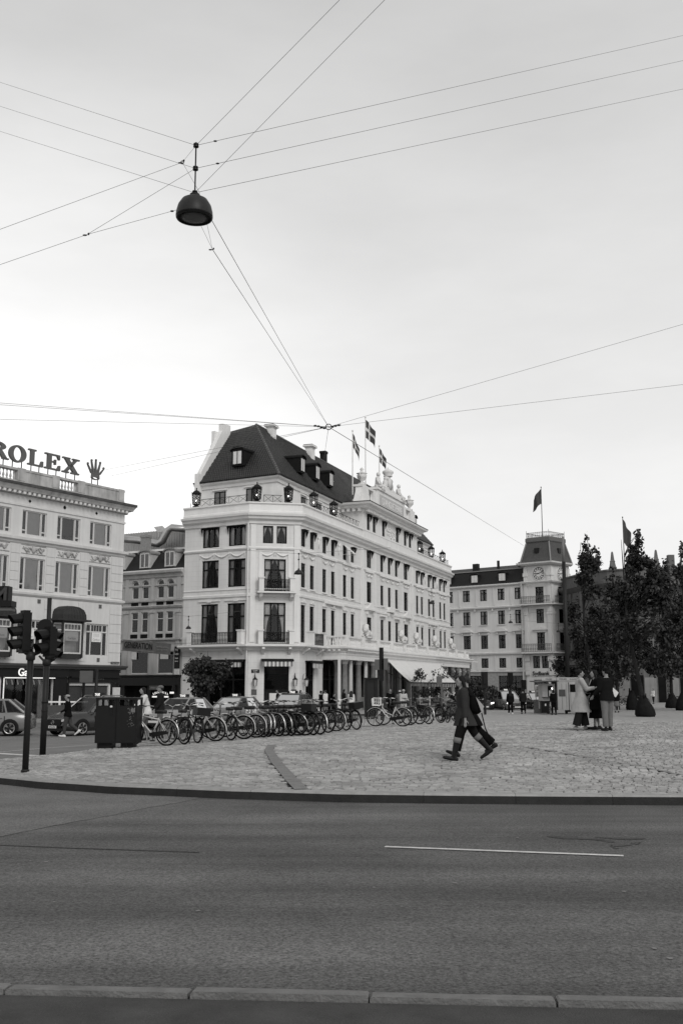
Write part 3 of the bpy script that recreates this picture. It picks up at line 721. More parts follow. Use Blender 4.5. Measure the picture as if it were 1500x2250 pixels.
balcony(FL, 1.35, 5.95, 4.84, .62); balcony(FC, 1.15, 3.2, 4.84, .62); balcony(FC, 1.15, 3.2, 9.05, .75, 2); balcony(FR, 1.7, 3.9, 4.84, .62)
b = MB()
for F, us in ((FL, (1.2, 5.9)), (FC, (1.05, 3.2)), (FR, (.5, 3.6))):
    b.X = F
    for u in us: b.prism([(u, -.01, 4.56), (u, -.60, 4.56), (u, -.62, 4.45), (u, -.30, 4.25), (u, -.01, 4.0)], (.22, 0, 0))
parts(b, 'bracket', WHITEP, hotel)
# ground-floor frontage: dark frames, glass, striped awnings over the openings
for F, ops in ((FR, gR), (FL, gL), (FC, gC)):
    for u0, u1, z0, z1 in ops:
        if F is FC: continue
        n = 4 if u1 - u0 > 3.6 else 2; window(hotel, F, u0, -.55, u1 - u0, z1 + .55, n, .62, .1, dep=.12, gl=GLASSK)
window(hotel, FC, 1.3, 1.15, 2.0, 2.45, 1, 0, .1, dep=.14, gl=GLASSK)
b = MB(); b.box(1.3, 3.3, .25, .32, .9, 1.15); b.box(1.3, 1.42, .25, .32, -.55, .9); b.box(3.2, 3.3, .25, .32, -.55, .9); b.box(1.42, 1.8, .28, .31, -.55, .9); part(b, 'entrance_frame', BLACK, hotel, FC)
b = MB(); b.box(1.75, 2.75, .05, .12, -.55, .95); b.box(1.83, 2.67, .03, .05, -.35, .85); part(b, 'door', CANVAS, hotel, FC)
def striped(F, u0, u1, z):
    b = MB(); b.cur = 0; b.box(u0 - .22, u1 + .22, -.62, -.02, z + .28, z + .36); b.box(u0 - .25, u1 + .25, -.70, -.55, z + .14, z + .30)
    n = int((u1 - u0 + .3) / .16)
    for i in range(n):
        x = u0 - .15 + (u1 - u0 + .3) * i / n; b.cur = 2 if i % 2 else 1; b.prism([(x, -.66, z + .14), (x + .155, -.66, z + .14), (x + .155, -.66, z - .22), (x + .08, -.66, z - .27), (x, -.66, z - .22)], (0, .015, 0))
    part(b, 'striped_awning', [BLACK, M('stripe_grey', .2, .9), CANVAS], hotel, F)
striped(FL, 1.6, 6.3, 3.25); striped(FC, 1.25, 3.35, 3.3); striped(FR, 1.35, 3.3, 3.2)
# wall lanterns, notice cases, street sign on the chamfer
def wall_lantern(F, u):
    b = MB(); b.tube([(u, -.02, 2.0), (u, -.12, 2.45), (u, -.3, 2.55), (u, -.36, 2.3)], .02, 5); b.lathe([(.03, 0), (.05, .06), (.2, .18), (.22, .2), (.02, .22)][::-1] if 0 else [(.22, 0), (.2, .05), (.05, .2), (.03, .3)], 6, (u, -.36, 2.0))
    for a in range(6): x, y = u + .19 * math.cos(a * PI / 3), -.36 + .19 * math.sin(a * PI / 3); b.tube([(x, y, 2.02), (u + .12 * math.cos(a * PI / 3), -.36 + .12 * math.sin(a * PI / 3), 1.5)], .014, 4)
    b.cur = 1; b.lathe([(.10, 0), (.17, .48)], 6, (u, -.36, 1.5)); part(b, 'wall_lantern', [BLACK, CURT], hotel, F)
wall_lantern(FC, .55); wall_lantern(FC, 3.75); wall_lantern(FR, .6)
b = MB()
for u in (.3, 3.5): b.cur = 0; b.box(u, u + .42, -.05, -.003, .82, 1.25); b.cur = 1; b.box(u + .02, u + .40, -.07, -.003, -.1, .72); b.cur = 2; b.box(u + .07, u + .35, -.085, -.07, 0, .64); b.cut()
parts(b, 'notice_case', [SIGNG, STEEL, CURT], hotel, FC)
b = MB(); b.box(.28, .92, -.04, -.003, 2.55, 2.82); ss = part(b, 'street_sign', BLACK, hotel, FC)
text('Kongens', .11, WHITEL, ss, T(.6, -.045, 2.70), .002); text('Nytorv', .11, WHITEL, ss, T(.6, -.045, 2.58), .002)
# portico: entablature, balustrade, columns
PW = 2.0; PU0 = 5.0
PP = [RW(PU0, 0)[:2], RW(PU0, PW)[:2], RW(LEN_R + 1.5, PW)[:2], RW(LEN_R + 1.5, 0)[:2]]
b = MB(); sweep(b, PP, [(-.35, 3.72), (.0, 3.72), (.02, 4.1), (.06, 4.12), (.06, 4.3), (.12, 4.34), (.14, 4.5), (.34, 4.58), (.42, 4.68), (.42, 4.80), (-.35, 4.82)]); part(b, 'entablature', WHITEP, hotel)
b = MB(); b.poly([(*RW(PU0, 0)[:2], 4.79), (*RW(PU0, PW)[:2], 4.79), (*RW(LEN_R + 1.5, PW)[:2], 4.79), (*RW(LEN_R + 1.5, 0)[:2], 4.79)]); b.poly([(*RW(PU0, 0)[:2], 3.8), (*RW(PU0, PW)[:2], 3.8), (*RW(LEN_R + 1.5, PW)[:2], 3.8), (*RW(LEN_R + 1.5, 0)[:2], 3.8)]); part(b, 'balcony_floor', WHITEP, hotel)
b = MB(); b.X = FR
for i in range(int(LEN_R / .42)): u = PU0 + .1 + i * .42; b.box(u, u + .2, -PW - .34, -PW - .14, 4.44, 4.575)
for i in range(4): y = -.3 - i * .45; b.box(PU0 - .34, PU0 - .13, y - .1, y + .1, 4.44, 4.575)
part(b, 'dentils', WHITEP, hotel, None, kind='stuff')
b = MB(); sweep(b, PP[:3], [(-.18, 5.58), (.08, 5.58), (.10, 5.72), (-.2, 5.72)]); sweep(b, PP[:3], [(-.16, 4.82), (.06, 4.82), (.06, 4.94), (-.16, 4.94)])
b.X = FR
for i in range(12):
    u = PU0 + .05 + i * 4.2
    if u < LEN_R + 1.4: b.box(u, u + .75, -PW - .13, -PW + .22, 4.83, 5.78); b.box(u + .15, u + .6, -PW - .16, -PW - .13, 4.98, 5.55)
part(b, 'balustrade', WHITEP, hotel)
b = MB(); b.X = FR; pr = baluster(.64, .1)
for i in range(12):
    for j in range(11): b.lathe(pr, 6, (PU0 + .95 + i * 4.2 + j * .31, -PW + .03, 4.94)) if PU0 + .95 + i * 4.2 + j * .31 < LEN_R + 1.2 else None
for j in range(5): b.lathe(pr, 6, (PU0 + .05, -.35 - j * .3, 4.94))
part(b, 'balusters', WHITEP, hotel, None, True, kind='stuff')
colm = MB(); colm.lathe([(.36, -.6), (.36, -.42), (.28, -.38), (.30, -.3), (.26, 1.5), (.22, 3.3), (.30, 3.36), (.26, 3.42), (.34, 3.6), (.40, 3.66), (.40, 3.72)], 14); colmesh = colm.mesh('column', GRANITE, True)
for u in [5.35, 8.8, 12.8, 16.0, 19.6, 23.2, 26.8, 30.4, 34, 37.8, 41.7, 44.3, 47.2, 49.7]:
    put(bpy.data.objects.new('column', colmesh), hotel, FR @ T(u, -PW + .1, 0))
    if u < 49: put(bpy.data.objects.new('column', colmesh), hotel, FR @ T(u + .55, -PW + 1.0, 0))
b = MB()
for u in (4.75, 7.6, 11.6, 14.4, 18.2, 21.8, 25.4, 29.0, 32.6, 36.2, 40.2, 43.1, 46.0): b.box(u, u + .2, -PW + .3, -PW + .5, -.65, 3.75)
parts(b, 'white_pier', WHITEP, hotel, FR)
for u in (9.0, 13.0): b = MB(); b.box(u, u + 2.2, -PW - .1, -PW + .2, -.6, .55); part(b, 'stone_planter', M('speckled_stone', .16, .8, .4, 14), hotel, FR)
# reclining lions on the balustrade
def lion():
    b = MB(); b.box(-.5, .5, -.28, .28, 0, .14); b.ball((.05, 0, .42), (.5, .26, .3)); b.ball((-.38, 0, .72), (.3, .27, .32)); b.ball((-.55, 0, .62), (.17, .15, .15)); b.ball((-.32, 0, .95), (.22, .24, .17))
    for s in (-1, 1): b.cap((-.3, s * .2, .3), (-.62, s * .18, .18), .09, .08, 7); b.ball((.35, s * .22, .34), (.2, .12, .22))
    b.tube([(.5, 0, .3), (.62, .1, .2), (.5, .25, .18)], .05, 5); return b.mesh('stone_lion', M('pale_statue', .6, .85, .1, 3, .1), True)
lm_ = lion()
for u in (11.1, 21.9, 27.2, 34.4, 41.4): put(bpy.data.objects.new('stone_lion', lm_), hotel, FR @ T(u, -PW + .05, 5.74) @ Matrix.Scale(1.15, 4))
# big cream terrace awning
aw = [Vector((4.19, 96.19, 4.15)), Vector((11.19, 120.37, 4.20)), Vector((8.23, 76.16, 1.72)), Vector((5.91, 90.57, 1.80))]
aw[0] = Vector(RW(*(16.08, 4.24)[:1], 2.25, 3.95)); aw[1] = Vector(RW(*(34.99, 4.13)[:1], 2.25, 3.95))
b = MB(); n = 16; vs = []
for j in range(5):
    for i in range(n + 1):
        a = aw[0].lerp(aw[1], i / n); c = aw[3].lerp(aw[2], i / n); p = a.lerp(c, j / 4); vs.append((p.x, p.y, p.z - .10 * math.sin(PI * j / 4) - .02 * (i % 2)))
b.add(vs, [(j * (n + 1) + i, j * (n + 1) + i + 1, (j + 1) * (n + 1) + i + 1, (j + 1) * (n + 1) + i) for j in range(4) for i in range(n)])
part(b, 'terrace_awning', CANVAS, hotel)
b = MB(); d = aw[2] - aw[3]; nn = 60
for i in range(nn):
    p = aw[3] + d * (i / nn); q = aw[3] + d * ((i + .96) / nn); b.cur = i % 2; b.poly([tuple(p), tuple(q), (q.x, q.y, q.z - .26), ((p.x + q.x) / 2, (p.y + q.y) / 2, q.z - .31), (p.x, p.y, p.z - .26)])
part(b, 'awning_valance', [CANVAS, M('stripe_dark', .06, .9)], hotel)
b = MB(); b.tube([aw[3], aw[2]], .05, 6)
for a, c in ((aw[0], aw[3]), (aw[1], aw[2])):
    m_ = (a + c) / 2 + Vector((0, 0, -.6)); b.tube([(a.x, a.y, a.z - 1.2), m_, c], .03, 5)
b.tube([(aw[0].x + .8, aw[0].y - .3, -.6), (aw[0].x + .8, aw[0].y - .3, 3.3)], .05, 6); part(b, 'awning_frame', IRON, hotel)
# ---- attic storey and roof
def QP(e, u=0.0, side='R'):
    """point inset e from both fronts, then u along the long (R) or short (L) front"""
    a = Vector((HB[0] - dRv[1] * e, HB[1] + dRv[0] * e)); c = Vector((HA[0] + .5 * e, HA[1] + .866 * e)); r = Vector(dRv); l = Vector((-.866, .5))
    den = r.x * (-l.y) + l.x * r.y; w = c - a; t = (w.x * (-l.y) + l.x * w.y) / den; q = a + r * t
    return q + (r * u if side == 'R' else l * u)
SB = 1.9; EV = 18.75
PK = 6.3; RZ_ = 24.7
ue = 47.0; ul = 8.4
q0 = QP(SB); qr = QP(SB, ue); ql = QP(SB, ul, 'L')
b = MB()
for p, q in ((ql, q0), (q0, qr)): b.poly([(p.x, p.y, 15.3), (q.x, q.y, 15.3), (q.x, q.y, EV), (p.x, p.y, EV)])
part(b, 'attic_wall', WHITEP, hotel)
path = [tuple(ql), tuple(q0), tuple(qr)]
b = MB(); sweep(b, path, [(.004, 18.2), (.10, 18.22), (.14, 18.45), (.34, 18.6), (.36, 18.72), (.004, 18.76)]); part(b, 'eaves_cornice', WHITEP, hotel)
b = MB(); sweep(b, path, [(.30, 18.73), (.46, 18.73), (.46, 18.84), (.30, 18.84)]); part(b, 'gutter', DARKF, hotel)
pk = QP(PK); pr_ = QP(PK, 38.0); be = QP(PK * 2 - SB, 44.0)
e0 = QP(SB - .45); er = QP(SB - .45, ue + .4); el = QP(SB - .45, ul, 'L')
l1 = QP(PK - .3, .9, 'L'); l2 = QP(PK - .35, 4.75, 'L')
b = MB()
b.poly([(el.x, el.y, EV), (e0.x, e0.y, EV), (pk.x, pk.y, RZ_), (l1.x, l1.y, RZ_ - .55), (l2.x, l2.y, RZ_ - .6)])
b.poly([(e0.x, e0.y, EV), (er.x, er.y, EV), (pr_.x, pr_.y, RZ_), (pk.x, pk.y, RZ_)])
b.poly([(er.x, er.y, EV), (be.x, be.y, EV), (pr_.x, pr_.y, RZ_)])
bl = QP(PK * 2 - SB, 16, 'R'); pk2 = QP(PK, 9); b.poly([(be.x, be.y, EV), (bl.x, bl.y, EV), (pk2.x, pk2.y, RZ_), (pr_.x, pr_.y, RZ_)])
roof = part(b, 'roof', TILE, hotel)
b = MB(); rr = random.Random(2)
def ridge(p, q):
    p, q = Vector(p), Vector(q); n = int((q - p).length / .38)
    for i in range(n): a = p.lerp(q, i / n); c = p.lerp(q, (i + .93) / n); b.tube([a, c], [.13, .10], 6)
ridge((pk.x, pk.y, RZ_), (pr_.x, pr_.y, RZ_)); ridge((e0.x, e0.y, EV), (pk.x, pk.y, RZ_)); ridge((er.x, er.y, EV), (pr_.x, pr_.y, RZ_)); ridge((l2.x, l2.y, RZ_ - .6), (l1.x, l1.y, RZ_ - .55)); ridge((l1.x, l1.y, RZ_ - .55), (pk.x, pk.y, RZ_))
put(bpy.data.objects.new('ridge_tiles', b.mesh('ridge_tiles', M('ridge_tile', .10, .6, .3, 5))), roof)
# courses of pantiles as low rounded ribs down both visible slopes
b = MB()
def ribs(E0, E1, T0, T1, n):
    for i in range(n + 1):
        t = i / n; p = Vector(E0).lerp(Vector(E1), t); q = Vector(T0).lerp(Vector(T1), t); b.tube([p, q], .055, 4)
ribs((e0.x, e0.y, EV + .02), (er.x, er.y, EV + .02), (pk.x, pk.y, RZ_), (pr_.x, pr_.y, RZ_), 150)
ribs((el.x, el.y, EV + .02), (e0.x, e0.y, EV + .02), (l2.x, l2.y, RZ_ - .6), (pk.x, pk.y, RZ_), 42)
o = put(bpy.data.objects.new('pantile_ribs', b.mesh('pantile_ribs', M('worn_tile', .055, .5, .5, 5, lines=(.22, .25, .35), spec=.3))), roof); o['kind'] = 'stuff'  # ribs paler than the slope: tile highlights put into the colour
# gable wall at the left end, chimneys
b = MB(); g = [(0, 15.3), (0, 19.6), (.4, 19.6), (.4, 19.8), (3.3, 24.1), (3.3, 24.75), (4.5, 24.8), (4.5, 15.3)]
FG = fmat(tuple(QP(SB - .6, ul, 'L')), nrm((.5, .866))); b.prism([(u, 0, z) for u, z in g], (0, .42, 0)); b.box(2.7, 3.7, .42, .75, 21.0, 24.0); part(b, 'gable_wall', WHITEP, hotel, FG)
chm = MB(); chm.box(-.55, .55, -.4, .4, -2.0, 1.0); chm.box(-.62, .62, -.47, .47, 1.0, 1.12); chm.box(-.78, .78, -.62, .62, 1.12, 1.3); chm.cur = 1; chm.box(-.72, .72, -.56, .56, 1.3, 1.38); chmesh = chm.mesh('chimney', [WHITEP, DARKF])
ac = math.atan2(dRv[1], dRv[0])
for e, u, z, sd, sc in ((PK - .3, 3.0, RZ_ - .55, 'R', .8), (PK - .3, 12.5, RZ_ - .45, 'R', .85), (PK + 1.2, 2.2, RZ_ - .9, 'L', .6)):
    p = QP(e, u, sd); put(bpy.data.objects.new('chimney', chmesh), roof, T(p.x, p.y, z) @ RZ(ac) @ Matrix.Scale(sc, 4))
p = QP(PK + .6, 17.5); b = MB(); b.box(-.3, .3, -.3, .3, -2, .9); b.box(-.36, .36, -.36, .36, .9, 1.15); put(bpy.data.objects.new('chimney', b.mesh('chimney', DARKF)), roof, T(p.x, p.y, RZ_ + .3) @ RZ(ac))
# dormers
def dormer(Mw, w=1.15, h=1.35, root=None, wm=DARKF, rm=DARKF, fm=None, blind=True):
    root = root or hotel
    d = dormer_mesh(w, h, 2.6, wm, rm).build('dormer', [wm, rm], root, Mw)
    fr, pn = win_mesh(round(w * .8, 3), round(h * .92, 3), 2, 0, .07, fm or DARKF); o = put(bpy.data.objects.new('window', fr), d, T(-w * .4, -.075, h * .08)); put(bpy.data.objects.new('pane', pn), o, T(0, -.01, 0))
    if not blind: return
    b = MB(); b.box(0.05, w * .8 - .05, .005, .02, .06, h * .86); put(bpy.data.objects.new('blind', b.mesh('blind', CURT)), o)
slope_in = (PK - SB + .45) / (RZ_ - EV)
for u in (5.9, 9.5, 13.0, 41.5):
    z = EV + 1.45; p = QP(SB - .45 + slope_in * (z - EV) - .35, u); dormer(fmat(tuple(p), dRv) @ T(0, 0, z))
z = EV + 1.3; p = QP(SB - .45 + slope_in * (z - EV) - .35, 3.9, 'L'); dormer(fmat(tuple(p), dLv) @ T(0, 0, z), 1.25, 1.35)
b = MB(); p = QP(SB + 1.6, 16.3); Fp = fmat(tuple(p), dRv); b.poly([(-.5, 0, 21.0), (.3, 0, 21.0), (.3, 1.1, 22.8), (-.5, 1.1, 22.8)]); b.poly([(-.5, -.15, 20.9), (.35, -.15, 20.9), (.35, 1.0, 22.8), (-.5, 1.0, 22.8)]); part(b, 'skylight', STEEL, hotel, Fp)
# attic windows
for u in (1.6, 5.2, 8.9, 12.2, 36.3, 39.5, 43.0): window(hotel, fmat(tuple(q0), dRv), u, 16.0, 1.0, 1.85, 2, 0, .09, dep=-.06)
FLa = fmat(tuple(ql), dLv)
for u in (2.05, 5.35): window(hotel, FLa, u, 16.0, 1.15, 1.9, 2, 0, .1, dep=-.06)
b = MB()
for F, us, w in ((fmat(tuple(q0), dRv), (1.6, 5.2, 8.9, 12.2, 36.3, 39.5, 43.0), 1.0), (FLa, (2.05, 5.35), 1.15)):
    b.X = F
    for u in us: b.box(u - .2, u + w + .2, -.14, -.003, 18.0, 18.1)
parts(b, 'window_hood', WHITEP, hotel)
b = MB()
for F, us, w in ((fmat(tuple(q0), dRv), (1.6, 5.2, 8.9, 12.2, 36.3, 39.5, 43.0), 1.0), (FLa, (2.05, 5.35), 1.15)):
    b.X = F
    for u in us: b.box(u + .05, u + w - .05, -.045, -.004, 16.05, 17.85)
parts(b, 'attic_blind', M('grey_blind', .16, .9, .1), hotel)
# rooftop cage lanterns and thin railing between them
lb = MB(); r8 = [(math.cos(k * PI / 4), math.sin(k * PI / 4)) for k in range(8)]
lb.lathe([(.42, 0), (.42, .08), (.22, .1), (.22, .2), (.4, .26), (.44, .32)], 8); lb.lathe([(.52, 1.5), (.56, 1.55), (.5, 1.62), (.3, 1.85), (.1, 1.95), (.05, 2.05), (.09, 2.14), (.02, 2.25)], 8)
for k, (c, s) in enumerate(r8):
    lb.tube([(.42 * c, .42 * s, .3), (.52 * c, .52 * s, 1.52)], .03, 4); lb.ball((.54 * c, .54 * s, 1.66), .05, 5, 4); c2, s2 = r8[(k + 1) % 8]
    for j in range(4):
        z0, z1 = .35 + .29 * j, .35 + .29 * (j + 1); ra, rb = .425 + .025 * j, .45 + .025 * j
        lb.tube([(ra * c, ra * s, z0), (rb * c2, rb * s2, z1)], .02, 4); lb.tube([(ra * c2, ra * s2, z0), (rb * c, rb * s, z1)], .02, 4)
lanm = lb.mesh('roof_lantern', IRON)
bb = MB(); bb.ball((0, 0, .75), .1, 8, 6); bulbm = bb.mesh('bulb', LAMPGL, True)
for F, u in ((FL, 1.1), (FC, .55), (FC, 3.15), (FR, 2.9), (FR, 7.7), (FR, 35.2), (FR, 40.2), (FR, 45.3)):
    o = put(bpy.data.objects.new('roof_lantern', lanm), hotel, F @ T(u, 0, 16.38) @ Matrix.Scale(.74, 4)); put(bpy.data.objects.new('bulb', bulbm), o)
def xrail(F, a, c, z=16.37):
    b = MB(); b.box(a, c, -.015, .015, z + .58, z + .62); n = max(1, round((c - a) / .9)); s = (c - a) / n
    for i in range(n): x = a + s * i; b.tube([(x, 0, z), (x + s, 0, z + .6)], .014, 4); b.tube([(x + s, 0, z), (x, 0, z + .6)], .014, 4); b.tube([(x, 0, z), (x, 0, z + .6)], .018, 4)
    part(b, 'roof_railing', IRON, hotel, F)
xrail(FL, 1.6, 6.4); xrail(FC, 1.1, 2.6); xrail(FR, .4, 2.4); xrail(FR, 3.5, 7.1); xrail(FR, 8.3, 14.6); xrail(FR, 36, 39.6); xrail(FR, 41, 44.7); xrail(FR, 46, 48.3)
# ---- central pavilion
A0, A1 = 14.85, 33.1
pops = [(15.9, 16.8), (17.65, 18.6), (20.6, 21.5), (25.2, 26.3), (28.1, 29.1), (29.9, 30.9)]
b = MB(); cells(b, A0, A1, 15.4, 18.6, [(a, c, 16.4, 17.88) for a, c in pops], .2, -.33)
b.poly([(A0, -.33, 15.4), (A0, 5, 15.4), (A0, 5, 18.6), (A0, -.33, 18.6)]); b.poly([(A1, -.33, 15.4), (A1, 5, 15.4), (A1, 5, 18.6), (A1, -.33, 18.6)]); part(b, 'pavilion_wall', WHITEP, hotel, FR)
b = MB(); b.poly([(A0 + .1, .1, 16.2), (A1 - .1, .1, 16.2), (A1 - .1, .1, 18.1), (A0 + .1, .1, 18.1)]); part(b, 'interior', VOID, hotel, FR)
for a, c in pops: window(hotel, FR @ T(0, -.33, 0), a, 16.4, c - a, 1.48, 2, 0, .08, dep=.08); blind(FR @ T(0, -.33, 0), a, 16.4, round(c - a, 3), 1.48)
PV = [RW(A0, -5)[:2], RW(A0, .33)[:2], RW(A1, .33)[:2], RW(A1, -5)[:2]]
b = MB(); sweep(b, PV, [(.004, 17.95), (.08, 17.97), (.12, 18.25), (.55, 18.32), (.60, 18.5), (.95, 18.62), (1.02, 18.8), (.4, 18.92), (-.3, 18.94)]); part(b, 'pavilion_cornice', WHITEP, hotel)
b = MB(); sweep(b, PV, [(.6, 18.74), (1.06, 18.82), (1.06, 18.86), (.5, 18.98)]); part(b, 'lead_flashing', DARKF, hotel)
b = MB(); b.X = FR
for i in range(40): u = A0 + .1 + i * .46; b.box(u, u + .24, -.33 - .5, -.33 - .12, 18.0, 18.3)
for i in range(8): y = -.2 + i * .55; b.box(A0 - .5, A0 - .12, y, y + .28, 18.0, 18.3)
part(b, 'modillions', WHITEP, hotel, None, kind='stuff')
b = MB(); swag(b, 22.0, 17.4, 1.4, -.36); swag(b, 23.6, 17.4, 1.4, -.36)
for i in range(30): b.ball((22 + 3 * random.random(), -.36, 16.5 + random.random()), (.14, .05, .14), 6, 4)
part(b, 'relief_panel', WHITEP, hotel, FR, True)
P2 = [RW(A0 + .35, -.9)[:2], RW(A0 + .35, .05)[:2], RW(A1 - .35, .05)[:2], RW(A1 - .35, -.9)[:2]]
b = MB(); sweep(b, P2, [(.05, 18.9), (.05, 19.3), (-.1, 19.35), (-.5, 19.35), (-.5, 18.9)]); sweep(b, P2, [(.12, 20.55), (.12, 20.75), (-.5, 20.75), (-.5, 20.55)])
b.X = FR
for a, c in ((A0 + .3, A0 + 2.0), (18.4, 20.2), (27.6, 29.4), (A1 - 2.0, A1 - .3)): b.box(a, c, -.2, .6, 18.92, 20.74)
b.box(19.2, 28.6, -.32, .9, 18.93, 20.95); b.box(19.0, 28.8, -.45, .95, 20.95, 21.15); b.box(20.6, 27.2, -.35, .8, 21.15, 21.55); b.prism([(A0 - .6, -.1, 18.95), (A0 + .3, -.1, 20.4), (A0 + .3, -.1, 18.95)], (0, .6, 0))
part(b, 'pavilion_parapet', WHITEP, hotel)
b = MB(); b.X = FR; prb = baluster(1.2, .13)
for a, c in ((A0 + 2.2, 18.3), (29.6, A1 - 2.1)):
    n = int((c - a) / .42)
    for i in range(n + 1): b.lathe(prb, 6, (a + (c - a) * i / n, .1, 19.35))
part(b, 'pavilion_balusters', WHITEP, hotel, None, True, kind='stuff')
b = MB(); b.box(19.8, 28.0, -.36, -.318, 19.35, 20.55); pn_ = part(b, 'name_panel', M('name_panel_stone', .45, .8, .1), hotel, FR)
text("D'ANGLETERRE", 1.0, WHITEP, pn_, T(23.9, -.365, 19.6), .02, bold=.01, sx=.98)
def urn(sc, u):
    b = MB(); b.lathe([(.5, 0), (.5, .3), (.2, .36), (.18, .55), (.6, 1.0), (.66, 1.4), (.5, 1.5), (.75, 1.62), (.3, 1.75), (.16, 2.0), (.26, 2.2), (.06, 2.45)], 10)
    for s in (-1, 1): b.tube([(s * .62, 0, 1.0), (s * .9, 0, 1.25), (s * .72, 0, 1.6)], .07, 5)
    put(bpy.data.objects.new('urn', b.mesh('urn', M('pale_statue', .6), True)), hotel, FR @ T(u, .2, 20.75) @ Matrix.Scale(sc, 4))
urn(.74, A0 + 1.1); urn(.74, A1 - 1.1)
b = MB()                                              # crowned shield between two lying lions
b.ball((23.9, .1, 22.6), (.9, .4, 1.1)); b.prism([(23.2, -.3, 22.0), (23.9, -.3, 21.7), (24.6, -.3, 22.0), (24.6, -.3, 23.2), (23.2, -.3, 23.2)], (0, .2, 0))
b.lathe([(.55, 0), (.6, .1), (.5, .2), (.75, .5), (.7, .75), (.35, .95), (.08, 1.0), (.1, 1.15), (.02, 1.3)], 9, (23.9, .1, 23.5))
for s in (-1, 1):
    b.ball((23.9 + s * 1.15, .1, 22.3), (.45, .35, .7)); b.ball((23.9 + s * 1.1, .05, 23.05), (.3, .28, .32)); b.cap((23.9 + s * 1.4, .1, 22.2), (23.9 + s * 1.9, 0, 21.7), .25, .15); b.ball((23.9 + s * 2.2, .1, 21.8), (.4, .3, .3))
    for k in range(5): b.ball((23.9 + s * (.6 + .3 * k), -.1, 21.7 + .1 * (k % 2)), (.25, .2, .22), 7, 5)
part(b, 'coat_of_arms', M('pale_statue', .6), hotel, FR @ T(23.9, 0, 21.5) @ Matrix.Scale(.80, 4) @ T(-23.9, 0, -21.5), True)
for u in (20.6, 27.6):                                # seated figures
    b = MB(); b.ball((u, .1, 21.5), (.45, .35, .4)); b.cap((u, .1, 21.6), (u, .1, 22.3), .32, .26); b.ball((u, .05, 22.75), (.19, .2, .24)); b.cap((u, .1, 22.35), (u, .05, 22.6), .1, .09)
    for s in (-1, 1): b.cap((u + s * .3, .1, 22.25), (u + s * .5, -.1, 21.8), .11, .09); b.cap((u + s * .5, -.1, 21.8), (u + s * .25, -.35, 21.65), .09, .07); b.cap((u + s * .2, 0, 21.5), (u + s * .25, -.5, 21.45), .2, .15); b.cap((u + s * .25, -.5, 21.45), (u + s * .25, -.5, 21.0), .13, .1)
    part(b, 'seated_statue', M('pale_statue', .6), hotel, FR, True)
# ---- flags on poles
FLAGD = M('flag_red', .06, .85, .15, 5); FLAGW = M('flag_white', .6, .85, .05, 5)
def flag(loc, ztop, w, h, lab, ang=.6, sag=.9, side=1, cross=True, zbase=None, flen=None):
    t = thing('flagpole', lab, 'flag', (loc[0], loc[1], zbase), 0)
    H = ztop - zbase; b = MB(); b.tube([(0, 0, 0), (0, 0, H)], [.07, .045], 7); b.ball((0, 0, H + .08), .1, 7, 5); b.build('pole', WHITEP if cross else SIGNG, t)
    n, m = 16, 12; vs = []; fs = []; mi = []
    for j in range(m + 1):
        for i in range(n + 1):
            s, r = i / n, j / m
            x = w * s * (.62 - .26 * sag) * (1 - .15 * s); drop = sag * .62 * w * s ** 1.2; fold = .10 * w * math.sin(s * 8 + r * 2.2) * s
            vs.append((side * x * math.cos(ang) + fold * math.sin(ang), x * math.sin(ang) * side - fold * math.cos(ang), H - .15 - h * r * (1 - .2 * s * sag) - drop))
    for j in range(m):
        for i in range(n):
            s, r = (i + .5) / n, (j + .5) / m; fs.append((j * (n + 1) + i, j * (n + 1) + i + 1, (j + 1) * (n + 1) + i + 1, (j + 1) * (n + 1) + i))
            mi.append(1 if cross and (abs(r - .5) < .09 or abs(s - .38) < .075) else 0)
    me = bpy.data.meshes.new('flag_cloth'); me.from_pydata(vs, [], fs); me.materials.append(FLAGD); me.materials.append(FLAGW); me.polygons.foreach_set('material_index', mi); me.polygons.foreach_set('use_smooth', [True] * len(fs)); me.update()
    put(bpy.data.objects.new('flag_cloth', me), t); return t
p1, p2, p3 = RW(20.0, -2.6), RW(24.05, -2.6), RW(28.7, -2.6)
flag(p2, 29.7, 2.9, 2.0, 'tallest flagpole with a white cross flag, in the middle of the hotel pavilion roof', .2, .75, 1, True, 20.9)
flag(p1, 27.3, 2.5, 1.5, 'flagpole with a limp white cross flag beside the left urn of the hotel pavilion', .2, 1.15, 1, True, 20.7)
flag(p3, 27.6, 2.3, 1.6, 'flagpole with a white cross flag behind the crowned coat of arms on the hotel', .2, .9, 1, True, 20.9)
# ----------------------------------------------------------------- left corner building
LP0 = (-15.074, 72.0); ld = nrm((-.55, -.835)); LW = 20.0
LO = (LP0[0] + ld[0] * LW, LP0[1] + ld[1] * LW)                       # left end; X runs back to the right corner
FS = fmat(LO, (-ld[0], -ld[1])); U = lambda u: LW - u                    # u measured from the right corner leftwards
FSE = fmat(LP0, nrm((ld[1], -ld[0])))                                    # the short end wall running away from the corner
shop = thing('corner_building', 'pale stone corner building with balustraded roof and dark shop front at the left edge', 'building', (LP0[0], LP0[1], 0))
LST = M('pale_corner_stone', .60, .85, .08, .8, .15, 40, streak=.16)
bays = [1.2 + 2.83 * k for k in range(7)]                                 # each 1.95 wide
ops = []
for a in bays:
    c = a + 1.95; ops += [(U(c), U(a), 10.85, 12.42), (U(c), U(a), 7.40, 9.45)]
for k, a in enumerate(bays):
    if k % 2 == 0: ops.append((U(a + 1.95), U(a), 3.46, 5.6))
